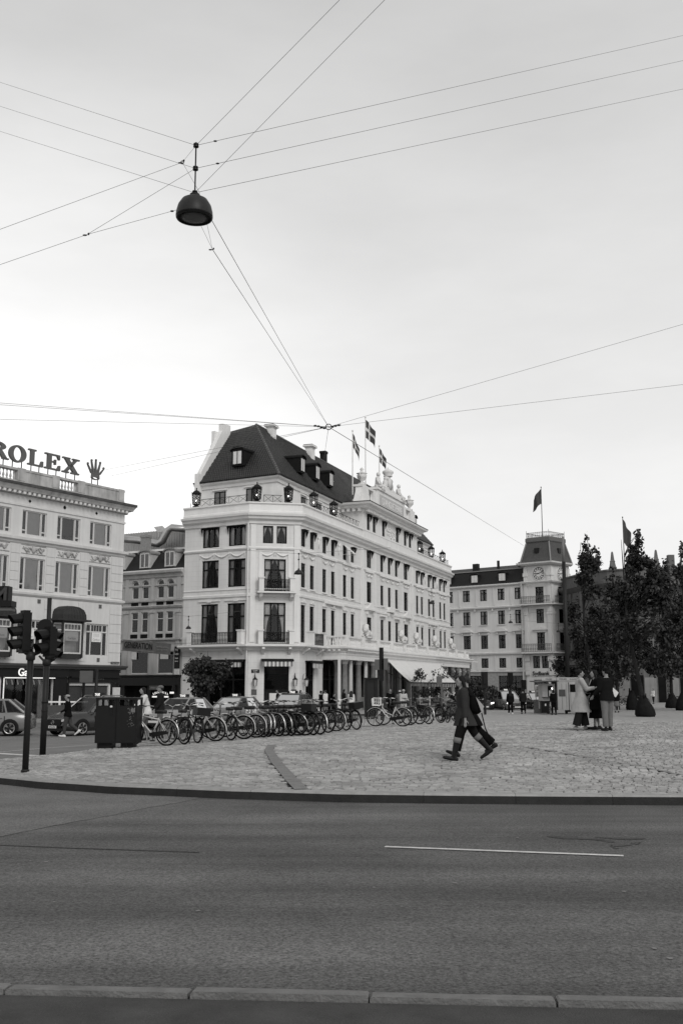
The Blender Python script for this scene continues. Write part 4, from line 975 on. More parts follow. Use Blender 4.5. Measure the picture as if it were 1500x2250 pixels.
b = MB(); cells(b, 0, LW, 2.6, 14.0, ops, .2); cells(b, 0, LW, -1.2, 2.6, [(U(9.6), U(5.7), -.9, 2.02), (U(4.5), U(3.2), -.9, 1.55), (U(3.15), U(.95), -.9, 1.55), (U(15), U(10.2), -.9, 2.0), (U(5.6), U(4.6), -.9, 1.75)], .3)
part(b, 'wall', LST, shop, FS)
b = MB(); b.poly([(0, 0, -1.2), (14, 0, -1.2), (14, 0, 14), (0, 0, 14)]); part(b, 'end_wall', LST, shop, FSE)
E3 = (LP0[0] + 14 * nrm((ld[1], -ld[0]))[0], LP0[1] + 14 * nrm((ld[1], -ld[0]))[1]); E4 = (LO[0] + E3[0] - LP0[0], LO[1] + E3[1] - LP0[1])
b = MB(); b.poly([(*LO, -1.2), (*E4, -1.2), (*E4, 14), (*LO, 14)]); b.poly([(*E4, -1.2), (*E3, -1.2), (*E3, 14), (*E4, 14)]); b.poly([(*LO, 13.99), (*LP0, 13.99), (*E3, 13.99), (*E4, 13.99)]); part(b, 'back_wall', LST, shop)
b = MB()
for z in (10.6, 7.2, 3.2, -.9): b.poly([(.05, .7, z), (LW - .05, .7, z), (LW - .05, .7, z + 3.2), (.05, .7, z + 3.2)])
for z in (10.5, 7.1, 3.1): b.poly([(.05, .3, z), (LW - .05, .3, z), (LW - .05, .7, z), (.05, .7, z)])
part(b, 'interior', M('dim_room', .03, .9, .4, .6), shop, FS)
WF = M('white_sash', .55, .6, .05, 4)
b0 = MB(); k = 0
def tri_window(u, z, w, h):
    """narrow side light, wide middle, narrow side light, small lower panes at the sides"""
    key = ('tri', w, h)
    if key not in WCACHE:
        b = MB(); f = .075; s = w * .19
        for x in (0, s - f / 2, w - s - f / 2, w - f): b.box(x, x + f, 0, .1, 0, h)
        b.box(0, w, -.01, .1, h - f, h); b.box(-.04, w + .04, -.06, .1, 0, f)
        for x0, x1 in ((f, s), (w - s, w - f)): b.box(x0, x1, 0, .09, h * .17, h * .17 + f)
        b.box(s + .06, s + .10, .02, .07, f, h - f); b.box(w - s - .10, w - s - .06, .02, .07, f, h - f)
        WCACHE[key] = b.mesh('window', WF); p = MB(); p.poly([(f, .05, f), (w - f, .05, f), (w - f, .05, h - f), (f, .05, h - f)]); WCACHE[key, 'p'] = p.mesh('pane', GLASSC, fix=False)
        q = MB(); q.box(s + .1, w - s - .1, .09, .11, f, h - f); WCACHE[key, 'b'] = q.mesh('blind', M('pane_reflection_grey', .62, .9, .08))  # pale sheet behind the glass carries the reflected sky as its colour
    o = put(bpy.data.objects.new('window', WCACHE[key]), shop, FS @ T(u, .08, z)); put(bpy.data.objects.new('pane', WCACHE[key, 'p']), o)
    return o, key
for k, a in enumerate(bays):
    for z, h in ((10.85, 1.57), (7.40, 2.05)):
        o, key = tri_window(U(a + 1.95), z, 1.95, h)
        if (k + int(z)) % 5 != 1: put(bpy.data.objects.new('blind', WCACHE[key, 'b']), o)  # sheet added behind most panes in place of sky reflection
    if k % 2 == 0:
        o = window(shop, FS, U(a + 1.95), 3.46, 1.95, 2.14, 1, .75, .09, WF, .08); b = MB()
        b.box(.42, .5, 0, .09, .05, 2.1); b.box(1.45, 1.53, 0, .09, .05, 2.1)
        for i in range(1, 4): b.box(.5 + .2375 * i - .012, .5 + .2375 * i + .012, .01, .08, 1.64, 2.08)
        put(bpy.data.objects.new('mullions', b.mesh('mullions', WF)), o)
        b = MB(); b.box(.56, 1.4, -.012, -.004, .95, 1.58); pl = put(bpy.data.objects.new('poster', b.mesh('poster', M('poster_white', .72, .6, .03))), o)
        b = MB(); b.box(.72, 1.24, -.016, -.0125, 1.28, 1.5); put(bpy.data.objects.new('poster_picture', b.mesh('poster_picture', M('poster_grey', .6, .6, .1, 8))), o)
        text('Carlton', .2, M('poster_ink', .25), o, T(.98, -.016, 1.03), .002)
# relief panels, string courses, pilaster courses
b = MB(); rr = random.Random(11)
for a in bays:
    u0 = U(a + 1.9); b.box(u0 - .05, u0 + 1.9, -.03, -.003, 9.68, 9.72); b.box(u0 - .05, u0 + 1.9, -.03, -.003, 10.22, 10.26); c = u0 + .93
    b.ball((c, -.02, 9.98), (.17, .12, .24), 9, 7)
    for s in (-1, 1):
        pts = [(c + s * (.2 + .09 * i), -.02, 9.97 + .14 * math.sin(i * 1.15)) for i in range(8)]; b.tube(pts, [.07, .07, .06, .06, .05, .05, .05, .03], 6)
        for i in range(9): b.ball((c + s * (.25 + .07 * i), -.01, 9.97 + rr.uniform(-.19, .19)), (rr.uniform(.04, .09), .05, rr.uniform(.03, .08)), 6, 4)
    b.cut()
parts(b, 'relief_panel', STONED, shop, FS, True)
SPATH = [(LO[0], LO[1]), LP0, (E3[0], E3[1])]
def scourse(name, prof, mat=LST): b = MB(); sweep(b, SPATH, prof); return part(b, name, mat, shop)
scourse('string_course', [(.004, 10.30), (.06, 10.31), (.1, 10.42), (.24, 10.50), (.26, 10.66), (.004, 10.72)])
scourse('string_course', [(.004, 7.02), (.05, 7.04), (.14, 7.14), (.16, 7.26), (.004, 7.32)])
scourse('string_course', [(.004, 12.62), (.06, 12.63), (.06, 12.75), (.004, 12.77)])
scourse('cornice', [(.004, 13.30), (.15, 13.33), (.18, 13.45), (.40, 13.52), (.44, 13.62), (.54, 13.78), (.57, 13.98), (.2, 14.06), (-.3, 14.08)], STONED)
scourse('cornice_gutter', [(.46, 13.80), (.60, 13.82), (.60, 13.99), (.46, 14.02)], M('sooty_stone', .07, .9, .4, 2))
b = MB(); b.X = FS
for i in range(52): u = .1 + i * .385; b.box(u, u + .2, -.38, -.18, 13.34, 13.5)
b.X = FSE
for i in range(36): u = .1 + i * .385; b.box(u, u + .2, -.38, -.18, 13.34, 13.5)
part(b, 'dentils', LST, shop, None, kind='stuff')
scourse('shop_cornice', [(.004, 2.58), (.30, 2.60), (.34, 2.72), (.40, 2.74), (.40, 2.84), (.004, 2.9)], M('shop_cornice_paint', .05, .6))
b = MB(); b.X = FS
for i, a in enumerate([2.65, 5.45, 8.3, 11.1, 13.9, 16.8]):
    b.lathe([(.11, 0), (.11, .03)], 8, (0, 0, 0)) if 0 else None
    uu = U(a); r = .12; ring = [(uu + r * math.cos(k * PI / (6 if i % 2 else 2)), -.012, 13.02 + r * math.sin(k * PI / (6 if i % 2 else 2))) for k in range(12 if i % 2 else 4)]; b.poly(ring)
parts(b, 'vent_hole', VOID, shop)
# rusticated stone courses on the piers, each block proud of the wall
blk = {}
def block(u0, u1, z, h):
    key = (round(u1 - u0, 3), round(h, 3))
    if key not in blk: b = MB(); b.box(0, key[0], -.035, -.002, 0, key[1]); blk[key] = b.mesh('stone_block', LST)
    put(bpy.data.objects.new('stone_block', blk[key]), shop, FS @ T(u0, 0, z))
piers = [(0.02, 1.1)] + [(a + 2.05, a + 2.73) for a in bays[:4]]
for a, c in piers:
    for i in range(5): block(U(c), U(a), 7.42 + .56 * i, .525)
    for i in range(6): block(U(c), U(a), 3.10 + .64 * i, .605)
# roof balustrade
par = [(.0, 4.0, 0), (4.0, 6.2, 1), (6.2, 9.0, 0), (9.0, 11.2, 1), (11.2, 14, 0), (14, 16.2, 1), (16.2, 20, 0)]
b = MB(); b.X = FS; bl_ = MB(); bl_.X = FS; prb = baluster(.62, .09)
b.box(0, LW - .02, .06, .5, 14.05, 14.22)
for a, c, o_ in par:
    if not o_: b.box(U(c), U(a) - .02, .1, .45, 14.22, 14.9)
    else:
        n = 8
        for i in range(n): bl_.lathe(prb, 6, (U(a) - (c - a) * (i + .5) / n, .27, 14.24))
b.box(0, LW - .0, .06, .5, 14.86, 15.0)
for u in (.05, 4.0, 6.2, 9.0): b.box(U(u + .5) if u < 1 else U(u + .3), U(u) - (.02 if u < 1 else -.3), .04, .52, 14.23, 15.03)
b.X = FSE; b.box(.5, 14, .1, .45, 14.06, 14.95)
part(b, 'roof_parapet', STONED, shop); part(bl_, 'roof_balusters', STONED, shop, None, True, kind='stuff')
# bay windows with dark domed hoods
HOODM = M('lead_hood', .03, .5, .2, 3)
for a in (3.65, 9.3, 15.0):
    u0, u1 = U(a + 2.35), U(a); b = MB(); pr = .55
    plan = [(u0, 0), (u0 + .35, -pr), (u1 - .35, -pr), (u1, 0)]
    for (x0, y0), (x1, y1) in zip(plan[:-1], plan[1:]): b.poly([(x0, y0, 3.25), (x1, y1, 3.25), (x1, y1, 3.55), (x0, y0, 3.55)]); b.poly([(x0, y0, 5.5), (x1, y1, 5.5), (x1, y1, 5.75), (x0, y0, 5.75)])
    for x, y in plan: b.box(x - .07, x + .07, y - .05, y + .05, 3.3, 5.75)
    b.poly([(x, y, 3.26) for x, y in plan]); bay = part(b, 'bay_window', HOODM, shop, FS)
    b = MB(); prof = [(1.12, 0), (1.10, .3), (.95, .62), (.65, .8), (.3, .86)]
    rings = []
    for s, z in prof: cx = (u0 + u1) / 2; hw = (u1 - u0) / 2; rings.append([(cx - hw * s, 0.0, 5.75 + z), (cx - (hw - .3) * s, -pr * s - .1, 5.75 + z), (cx + (hw - .3) * s, -pr * s - .1, 5.75 + z), (cx + hw * s, 0.0, 5.75 + z)])
    b.loft(rings); b.box(u0 - .25, u1 + .25, -pr - .2, -.01, 5.64, 5.76)
    for i in range(9):
        t = i / 8; b.tube([((r[1][0] + (r[2][0] - r[1][0]) * t), r[1][1] - .01, r[1][2]) for r in rings], .018, 4)
    put(bpy.data.objects.new('hood', b.mesh('hood', HOODM)), bay)
    fm, pm = win_mesh(round(u1 - u0 - .84, 3), 1.95, 1, .77, .09, WF, ()); o = put(bpy.data.objects.new('window', fm), shop, FS @ T(u0 + .42, -pr - .01, 3.55)); put(bpy.data.objects.new('pane', pm), o)
    b = MB(); w_ = u1 - u0 - .84
    for i in range(1, 5): x = .1 + (w_ - .2) * i / 5; b.box(x - .012, x + .012, 0, .06, 1.55, 1.88)
    put(bpy.data.objects.new('mullions', b.mesh('mullions', WF)), o)
    b = MB(); b.box(.2, w_ - .2, .055, .06, .82, 1.42); put(bpy.data.objects.new('poster', b.mesh('poster', M('poster_white', .72))), o); text('Carlton', .22, M('poster_ink', .25), o, T(w_ / 2, .05, .92), .002)
    for sgn, xx, yy in ((1, u0, 0), (-1, u1 - .35, -pr)):
        Mw = FS @ T(xx + (0.02 if sgn > 0 else .02), yy + (-.03 if sgn > 0 else -.02), 3.55) @ RZ(math.atan2(-pr * sgn, .35)); fm, pm = win_mesh(.6, 1.95, 1, .77, .07, WF, ()); o = put(bpy.data.objects.new('window', fm), shop, Mw); put(bpy.data.objects.new('pane', pm), o)
# shop front
b = MB(); b.box(U(4.55), U(.1), -.12, -.004, 1.72, 2.57); b.box(U(16), U(4.6), -.16, -.004, 2.06, 2.57); b.box(U(4.5), U(.1), -.28, -.125, 2.05, 2.14); b.box(U(5.6), U(4.6), -.05, -.003, -1, 2.05)
for a in (.1, 3.15, 4.5, 5.6, 9.65): b.box(U(a + .14), U(a), -.1, -.003, -1, 1.72 if a < 4.6 else 2.05)
part(b, 'shop_fascia', BLACK, shop, FS)
b = MB(); b.box(U(.8), U(.12), -.06, -.003, -1.0, 1.7); b.box(U(4.6), U(4.5), -.08, -.003, -1, 1.7); parts(b, 'shop_pier', BLACK, shop, FS)
text('Gab', .66, LIT, shop, FS @ T(U(8.15), -.17, 2.13), .02, bold=.012, align='CENTER', name='shop_lettering')
text('SPIRITS', .30, M('dull_lettering', .18), shop, FS @ T(U(1.9), -.13, 2.0 - .07), .01, name='shop_lettering', sx=.8)
b = MB(); b.box(U(9.65), U(5.75), -.18, -.162, 1.98, 2.03); b.box(U(9.7), U(9.62), -.10, -.05, -.9, 2.0); part(b, 'lit_edge', LIT, shop, FS)
SHUT = M('perforated_shutter', .035, .6, .2, 3)
nt_ = SHUT.node_tree; br = nt_.nodes.new('ShaderNodeTexBrick'); br.inputs['Scale'].default_value = 5.5; br.inputs['Color1'].default_value = (.07, .07, .07, 1); br.inputs['Color2'].default_value = (.055, .055, .055, 1); br.inputs['Mortar'].default_value = (.008, .008, .008, 1); br.inputs['Mortar Size'].default_value = .03
tcx = nt_.nodes.new('ShaderNodeTexCoord'); mpx = nt_.nodes.new('ShaderNodeMapping'); mpx.inputs['Rotation'].default_value = (PI / 2, 0, 0); nt_.links.new(tcx.outputs['Object'], mpx.inputs[0]); nt_.links.new(mpx.outputs[0], br.inputs['Vector']); nt_.links.new(br.outputs[0], nt_.nodes['Principled BSDF'].inputs['Base Color'])
b = MB(); b.box(U(4.48), U(3.22), .1, .14, -.9, 1.5); part(b, 'roller_shutter', SHUT, shop, FS); b = MB(); b.box(U(3.1), U(1.0), .1, .14, -.9, 1.5); part(b, 'roller_shutter', SHUT, shop, FS)
b = MB(); b.poly([(U(9.55), .2, -.9), (U(5.72), .2, -.9), (U(5.72), .2, 2.0), (U(9.55), .2, 2.0)]); part(b, 'shop_pane', GLASS, shop, FS)
b = MB(); b.box(U(9.5), U(5.75), .6, .65, -1, 2.02); part(b, 'shop_back', VOID, shop, FS)
SHM = M('shop_display', .42, .7, .3, 5)
b = MB()
for u in (6.0, 6.1, 6.2): b.box(U(u), U(u) + .5, .3, .5, -.6 + (u - 6) * 5, -.35 + (u - 6) * 5)
b.box(U(6.55), U(5.75), .45, .55, -.9, 1.9); part(b, 'display_column', SHM, shop, FS)
b = MB()
for i in range(8): u = U(9.2 - .42 * i); b.tube([(u, .3, 1.9), (u + .05, .25, 1.6)], .05, 6)
parts(b, 'spotlight', STEEL, shop, FS)
b = MB(); b.box(U(5.45), U(4.95), .02, .06, -.3, 1.4); b.cur = 1; b.ball((U(5.2), 0, 1.0), (.16, .03, .16)); b.tube([(U(5.2), 0, .9), (U(5.2), 0, -.1)], [.09, .12], 6); part(b, 'window_poster', [SIGNG, CURT], shop, FS)
b = MB(); b.box(U(.72), U(.08), -.2, -.12, .05, 1.42); part(b, 'poster_case', M('poster_pale', .5, .6), shop, FS)
b = MB(); b.box(U(.85), U(.12), -.05, -.004, 2.98, 3.13); ss = part(b, 'street_sign', BLACK, shop, FS); text('Kongens Nytorv', .095, WHITEL, ss, T(U(.485), -.055, 3.02), .002)
b = MB()
for u, z in ((2.0, 3.1), (2.0, 6.65), (7.2, 6.65)): b.box(U(u) - .12, U(u) + .12, -.03, -.004, z, z + .25)
parts(b, 'vent', SIGNG, shop, FS)
# roof sign
sign = thing('rooftop_sign', 'big dark slab serif letters and a five pronged crown standing on the left roof edge', 'sign', (LP0[0], LP0[1], 15.0))
SGN = M('sign_letter_face', .11, .5, .12, 2)
WM[sign.name] = Matrix.Translation((LP0[0], LP0[1], 15.0))
LZ = 15.43; LH = 1.05
def letter(fn, u0, w):
    b = MB(); fn(b, w, LH); o = part(b, 'letter', SGN, sign, FS @ T(U(u0), .27, LZ)); p = MB()
    for x in (w * .25, w * .78): p.tube([(x, .1, -.45), (x, .1, .06)], .035, 5)
    put(bpy.data.objects.new('support', p.mesh('support', BLACK)), o)
D = .16
def bar(b, x0, x1, z0, z1): b.box(x0, x1, 0, D, z0, z1)
def fL(b, w, h): bar(b, .02 * w, .52 * w, h * .9, h); bar(b, .16 * w, .40 * w, h * .1, h * .9); bar(b, 0, w, 0, h * .1); b.prism([(.80 * w, 0, .1 * h), (w, 0, .1 * h), (w, 0, .36 * h), (.88 * w, 0, .36 * h)], (0, D, 0))
def fE(b, w, h):
    bar(b, .0, w * .96, h * .9, h); bar(b, .16 * w, .42 * w, h * .1, h * .9); bar(b, 0, w, 0, h * .1); bar(b, .42 * w, .66 * w, h * .46, h * .55); bar(b, .62 * w, .72 * w, h * .34, h * .67)
    b.prism([(.80 * w, 0, .1 * h), (w, 0, .1 * h), (w, 0, .34 * h), (.9 * w, 0, .34 * h)], (0, D, 0)); b.prism([(.78 * w, 0, .9 * h), (.96 * w, 0, .9 * h), (.96 * w, 0, .68 * h), (.88 * w, 0, .68 * h)], (0, D, 0))
def fX(b, w, h):
    b.prism([(.10 * w, 0, .92 * h), (.36 * w, 0, .92 * h), (.92 * w, 0, .08 * h), (.64 * w, 0, .08 * h)], (0, D, 0)); b.prism([(.70 * w, 0, .92 * h), (.88 * w, 0, .92 * h), (.28 * w, 0, .08 * h), (.10 * w, 0, .08 * h)], (0, D + .01, 0))
    for x0, x1, z in ((0, .44, .9), (.58, 1, .9), (0, .38, 0), (.52, 1, 0)): bar(b, x0 * w, x1 * w, z * h, (z + .1) * h)
def fO(b, w, h):
    n = 28; rings = []
    for i in range(n + 1):
        a = 2 * PI * i / n; ro = (w / 2 * math.cos(a), h * .53 * math.sin(a)); ri = (w * .25 * math.cos(a), h * .42 * math.sin(a))
        rings.append([(w / 2 + ro[0], 0, h / 2 + ro[1]), (w / 2 + ri[0], 0, h / 2 + ri[1]), (w / 2 + ri[0], D, h / 2 + ri[1]), (w / 2 + ro[0], D, h / 2 + ro[1])])
    b.loft(rings, cap=False)
def fR(b, w, h):
    bar(b, 0, .5 * w, 0, .1 * h); bar(b, .14 * w, .36 * w, .1 * h, .9 * h); bar(b, 0, .4 * w, .9 * h, h); n = 14; rings = []
    for i in range(n + 1):
        a = -PI / 2 + PI * i / n; rings.append([(.4 * w + .46 * w * math.cos(a), 0, .74 * h + .26 * h * math.sin(a)), (.4 * w + .22 * w * math.cos(a), 0, .74 * h + .17 * h * math.sin(a)), (.4 * w + .22 * w * math.cos(a), D, .74 * h + .17 * h * math.sin(a)), (.4 * w + .46 * w * math.cos(a), D, .74 * h + .26 * h * math.sin(a))])
    b.loft(rings); b.prism([(.42 * w, 0, .5 * h), (.66 * w, 0, .52 * h), (.96 * w, 0, .05 * h), (.7 * w, 0, .05 * h)], (0, D, 0)); bar(b, .70 * w, 1.04 * w, 0, .09 * h)
letter(fR, 11.35, 1.45); letter(fO, 9.85, 1.35); letter(fL, 8.35, 1.22); letter(fE, 6.98, 1.28); letter(fX, 5.5, 1.45)
b = MB(); cw = 1.55                                   # crown
base = [(.42, 0), (1.13, 0)]; tips = [(.05, .95), (.38, 1.22), (.775, 1.30), (1.17, 1.18), (1.5, .85)]; feet = [.44, .6, .775, .95, 1.11]
n = 16
rings = [[(.775 + .36 * math.cos(a), 0, .12 + .13 * math.sin(a)), (.775 + .25 * math.cos(a), 0, .12 + .065 * math.sin(a)), (.775 + .25 * math.cos(a), .14, .12 + .065 * math.sin(a)), (.775 + .36 * math.cos(a), .14, .12 + .13 * math.sin(a))] for a in [2 * PI * i / n for i in range(n + 1)]]
b.loft(rings, cap=False)
b.prism([(.41, .01, .13), (.44, .01, .45), (1.11, .01, .45), (1.14, .01, .13), (1.0, .01, .22), (.775, .01, .255), (.55, .01, .22)], (0, .12, 0))
for (tx, tz), fx in zip(tips, feet): b.prism([(fx - .085, 0.0, .40), (fx + .085, 0.0, .40), (tx + .04, 0.0, tz), (tx - .04, 0.0, tz)], (0, .13, 0)); b.ball((tx, .06, tz + .07), (.09, .09, .09), 9, 6)
o = part(b, 'crown', SGN, sign, FS @ T(U(3.35), .27, LZ - .05)); p = MB()
for x in (.5, 1.05): p.tube([(x, .1, -.42), (x, .1, .1)], .035, 5)
put(bpy.data.objects.new('support', p.mesh('support', BLACK)), o)
# ----------------------------------------------------------------- narrow stone building in the gap
MW = 12.0; MO = (HL[0] - .866 * MW, HL[1] + .5 * MW); FM = fmat(MO, dLv); V_ = lambda u: MW - u
mid = thing('stone_house', 'grey stone house with arched twin windows and dormers squeezed between two pale buildings', 'building', (HL[0], HL[1], 0))
MST = M('grey_sandstone', .40, .88, .12, .9, .25, 30, streak=.3)
arch = [(1.08, 1.79), (2.13, 2.86), (3.80, 4.52), (4.9, 5.65), (6.7, 7.4), (7.8, 8.5)]
ops = []
for a, c in arch: ops += [(V_(c), V_(a), 8.87, 10.42), (V_(c), V_(a), 6.0, 7.73)]
ops += [(V_(2.68), V_(.93), 2.53, 4.4), (V_(5.55), V_(3.67), 2.53, 4.4), (V_(8.5), V_(6.6), 2.53, 4.4), (V_(9), V_(.3), -.8, 2.1)]
b = MB(); cells(b, 0, MW, -1.0, 10.9, ops, .2); part(b, 'wall', MST, mid, FM)
b = MB(); b.poly([(.05, .6, -.9), (MW - .05, .6, -.9), (MW - .05, .6, 10.8), (.05, .6, 10.8)]); part(b, 'interior', VOID, mid, FM)
b = MB(); b.poly([(0, 0.02, -1), (0, 9, -1), (0, 9, 11), (0, 0.02, 11)]); b.poly([(MW, 0.02, -1), (MW, 9, -1), (MW, 9, 11), (MW, 0.02, 11)]); b.poly([(0, 9, -1), (MW, 9, -1), (MW, 9, 11), (0, 9, 11)]); part(b, 'back_wall', MST, mid, FM)
for a, c in arch:
    w = round(c - a, 2); key = ('arch', w)
    if key not in WCACHE:                             # spandrels fill the corners of the square opening into a round head
        b = MB(); r = w / 2; n = 8
        for s in (0, 1):
            pts = [(r + (r * math.cos(PI * i / n) if 1 else 0), .12, 1.55 - r + r * math.sin(PI * i / n)) for i in range(n // 2 + 1)] if s == 0 else [(r + r * math.cos(PI * i / n), .12, 1.55 - r + r * math.sin(PI * i / n)) for i in range(n // 2, n + 1)]
            cx = w if s == 0 else 0; b.prism([(x, -.0, z) for x, _, z in pts] + [(cx, -.0, 1.55)], (0, .18, 0))
        b.ring((r, -.02, 1.55 - r), r + .09, .05, 1, 12, 5, None, 0, PI); WCACHE[key] = b.mesh('arch_head', MST)
        b = MB(); f = .06; b.box(0, f, .1, .16, 0, 1.2); b.box(w - f, w, .1, .16, 0, 1.2); b.box(0, w, .1, .16, 0, f); b.box(0, w, .08, .16, .98, 1.06); b.ring((r, .13, 1.55 - r), r - .03, .035, 1, 12, 4, None, 0, PI); WCACHE[key, 'f'] = b.mesh('window', WF)
        b = MB(); b.poly([(0, .14, 0), (w, .14, 0), (w, .14, 1.55), (0, .14, 1.55)]); WCACHE[key, 'p'] = b.mesh('pane', GLASS, fix=False)
    put(bpy.data.objects.new('arch_head', WCACHE[key]), mid, FM @ T(V_(c), 0, 8.87)); o = put(bpy.data.objects.new('window', WCACHE[key, 'f']), mid, FM @ T(V_(c), 0, 8.87)); put(bpy.data.objects.new('pane', WCACHE[key, 'p']), o)
    window(mid, FM, V_(c), 6.0, w, 1.73, 1, .66, .06, WF, .1)
for a, c in ((.93, 2.68), (3.67, 5.55), (6.6, 8.5)): window(mid, FM, V_(c), 2.53, c - a, 1.87, 1, 0, .07, WF, .1)
MPATH = [MO, (HL[0] - .02, HL[1] - .0)]
def mc(prof, name='string_course', mat=None): b = MB(); sweep(b, MPATH, prof); part(b, name, mat or GREYST, mid)
mc([(.004, 10.62), (.1, 10.64), (.14, 10.9), (.36, 11.0), (.40, 11.18), (.2, 11.26), (-.1, 11.26)], 'cornice', MST); mc([(.004, 9.93), (.07, 9.94), (.07, 10.04), (.004, 10.05)]); mc([(.004, 8.58), (.12, 8.6), (.14, 8.72), (.004, 8.75)]); mc([(.004, 8.02), (.10, 8.04), (.18, 8.2), (.004, 8.28)]); mc([(.004, 5.30), (.2, 5.34), (.22, 5.46), (.004, 5.5)]); mc([(.004, 2.22), (.2, 2.24), (.22, 2.4), (.004, 2.44)], 'shop_cornice', BLACK)
b = MB()
for u in (.15, 3.0, 5.85, 8.7):
    x = V_(u + .5); b.box(x, x + .38, -.1, -.003, 5.5, 7.9); b.box(x - .06, x + .44, -.16, -.003, 7.62, 7.8); b.box(x, x + .38, -.08, -.003, 8.75, 10.6); b.box(x, x + .38, -.1, -.003, 2.45, 5.3); b.cut()
parts(b, 'pilaster', MST, mid, FM)
b = MB()
for a, c in arch: b.box(V_(c) - .02, V_(a) + .02, -.02, -.004, 5.52, 5.86); b.box(V_(c) - .02, V_(a) + .02, -.02, -.004, 8.3, 8.56)
parts(b, 'dark_panel', VOID, mid, FM)
b = MB()
for i in range(60): b.box(.1 + i * .2, .2 + i * .2, -.13, -.003, 10.72, 10.88)
part(b, 'dentils', MST, mid, FM, kind='stuff')
b = MB(); b.poly([(0, -.1, 11.26), (MW, -.1, 11.26), (MW, 1.5, 13.15), (0, 1.5, 13.15)]); b.poly([(0, 1.5, 13.15), (MW, 1.5, 13.15), (MW, 9, 13.5), (0, 9, 13.5)]); rf = part(b, 'roof', SLATE, mid, FM)
b = MB(); b.box(0, MW, 1.3, 1.6, 13.12, 13.3); b.box(0, MW, -.2, -.08, 11.2, 11.32); part(b, 'gutter', WHITEP, mid, FM)
for u in (.95, 3.7, 6.5): dormer(FM @ T(V_(u + .68), .12, 11.45), 1.25, 1.35, mid, M('pale_dormer', .42, .7), M('lead_roof', .22, .6), WF, False)
b = MB(); b.box(-.35, .35, -.3, .3, 0, 1.55); b.box(-.4, .4, -.35, .35, 1.4, 1.6); b.tube([(0, 0, 1.6), (0, 0, 1.8)], .12, 6); put(bpy.data.objects.new('chimney', b.mesh('chimney', M('brick_chimney', .25, .9, .2, 8, .3, 20))), mid, FM @ T(V_(5.2), 1.1, 12.95))
# tall clad building with the silver duct behind
cl = thing('clad_building', 'ribbed metal clad building with a fat silver duct, rising behind the grey stone house', 'building', (HL[0], HL[1] + 8, 0))
b = MB(); b.X = FM
H0 = 15.6
b.prism([(-3.0, 5.0, 10), (MW + 3.5, 5.0, 10), (MW + 3.5, 12, 10), (-3.0, 12, 10)], (0, 0, H0 - 10)); part(b, 'wall', METALR, cl)
b = MB(); b.X = FM
for i in range(60): x = -2.9 + i * .3; b.box(x, x + .1, 4.95, 4.998, 12.5, H0 + .02)
part(b, 'cladding_ribs', METALR, cl, None, kind='stuff')
b = MB(); b.X = FM
b.tube([(V_(10.5), 3.6, 14.95), (V_(8.0), 3.6, 14.6), (V_(5.8), 3.5, 14.15), (V_(5.35), 3.5, 14.35), (V_(4.85), 3.6, 15.3), (V_(4.5), 3.7, 15.55), (V_(2.6), 4.6, 15.3)], .33, 12); part(b, 'silver_duct', STEEL, cl, None, True)
b = MB(); b.X = FM; b.poly([(V_(7.0), 4.2, 15.85), (V_(6.0), 4.2, 15.9), (V_(5.4), 4.2, 15.4), (V_(6.4), 4.1, 15.3)]); b.tube([(V_(6.3), 4.2, 14.9), (V_(6.3), 4.2, 15.6)], .06, 5); part(b, 'satellite_dish', STEEL, cl)
b = MB(); b.tube([(*(FM @ Vector((V_(3.6), 5.2, 15.5)))[:3],), (*(FM @ Vector((V_(3.6), 5.2, 17.9)))[:3],)], .03, 5); part(b, 'antenna', STEEL, cl)
# shop level of the stone house
b = MB(); b.box(V_(9), V_(.1), -.35, -.005, 1.55, 2.2); b.box(V_(.55), V_(.1), -.3, -.005, -.9, 1.55); b.box(V_(3.5), V_(3.1), -.15, -.005, -.9, 1.55); b.box(V_(6.4), V_(6.0), -.15, -.005, -.9, 1.55); part(b, 'shop_front', BLACK, mid, FM)
b = MB(); b.box(V_(3.0), V_(1.75), -.5, -.36, 1.2, 1.55); s_ = part(b, 'shop_sign', M('dull_sign', .07), mid, FM); text('BAGS & CAPS', .19, M('sign_letters', .25), s_, T(V_(2.37), -.51, 1.31), .005, sx=.8)
b = MB(); b.box(V_(2.65), V_(1.0), -.5, -.4, .58, .70); s_ = part(b, 'lit_sign_bar', LIT, mid, FM)
for i, ch in enumerate('SOUVENIRS'):
    t = (i - 4) / 4; text(ch, .24, LIT, s_, T(V_(1.82) + t * .72, -.45, .78 + .16 * (1 - t * t)) @ Matrix.Rotation(t * .35, 4, 'Y'), .01)
b = MB()
for i in range(5): b.ball((V_(6.0 - .28 * i), -.1, .42), .05, 6, 4)
parts(b, 'spot_lamp', LAMPGL, mid, FM)
b = MB(); b.lathe([(.02, .45), (.12, .35), (.16, 0), (.05, -.3), (.02, -.4)], 8, (V_(.4), -.5, 1.2)); b.cur = 1; b.box(V_(.62), V_(.2), -.72, -.70, .9, 1.05); part(b, 'hanging_sign', [BLACK, LIT], mid, FM)
b = MB(); b.box(V_(.62), V_(.14), -.25, -.12, 2.95, 4.75); s_ = part(b, 'letting_sign', BLACK, mid, FM); text('Til', .28, WHITEL, s_, T(V_(.38), -.255, 4.36), .003); text('Leje', .26, WHITEL, s_, T(V_(.38), -.255, 4.08), .003); text('Butik', .15, WHITEL, s_, T(V_(.38), -.255, 3.74), .003); text('350 m2', .12, WHITEL, s_, T(V_(.38), -.255, 3.5), .003)
b = MB(); b.box(V_(.62), V_(.14), -.24, -.13, 2.45, 2.92); part(b, 'letting_notice', M('notice_pale', .5), mid, FM)
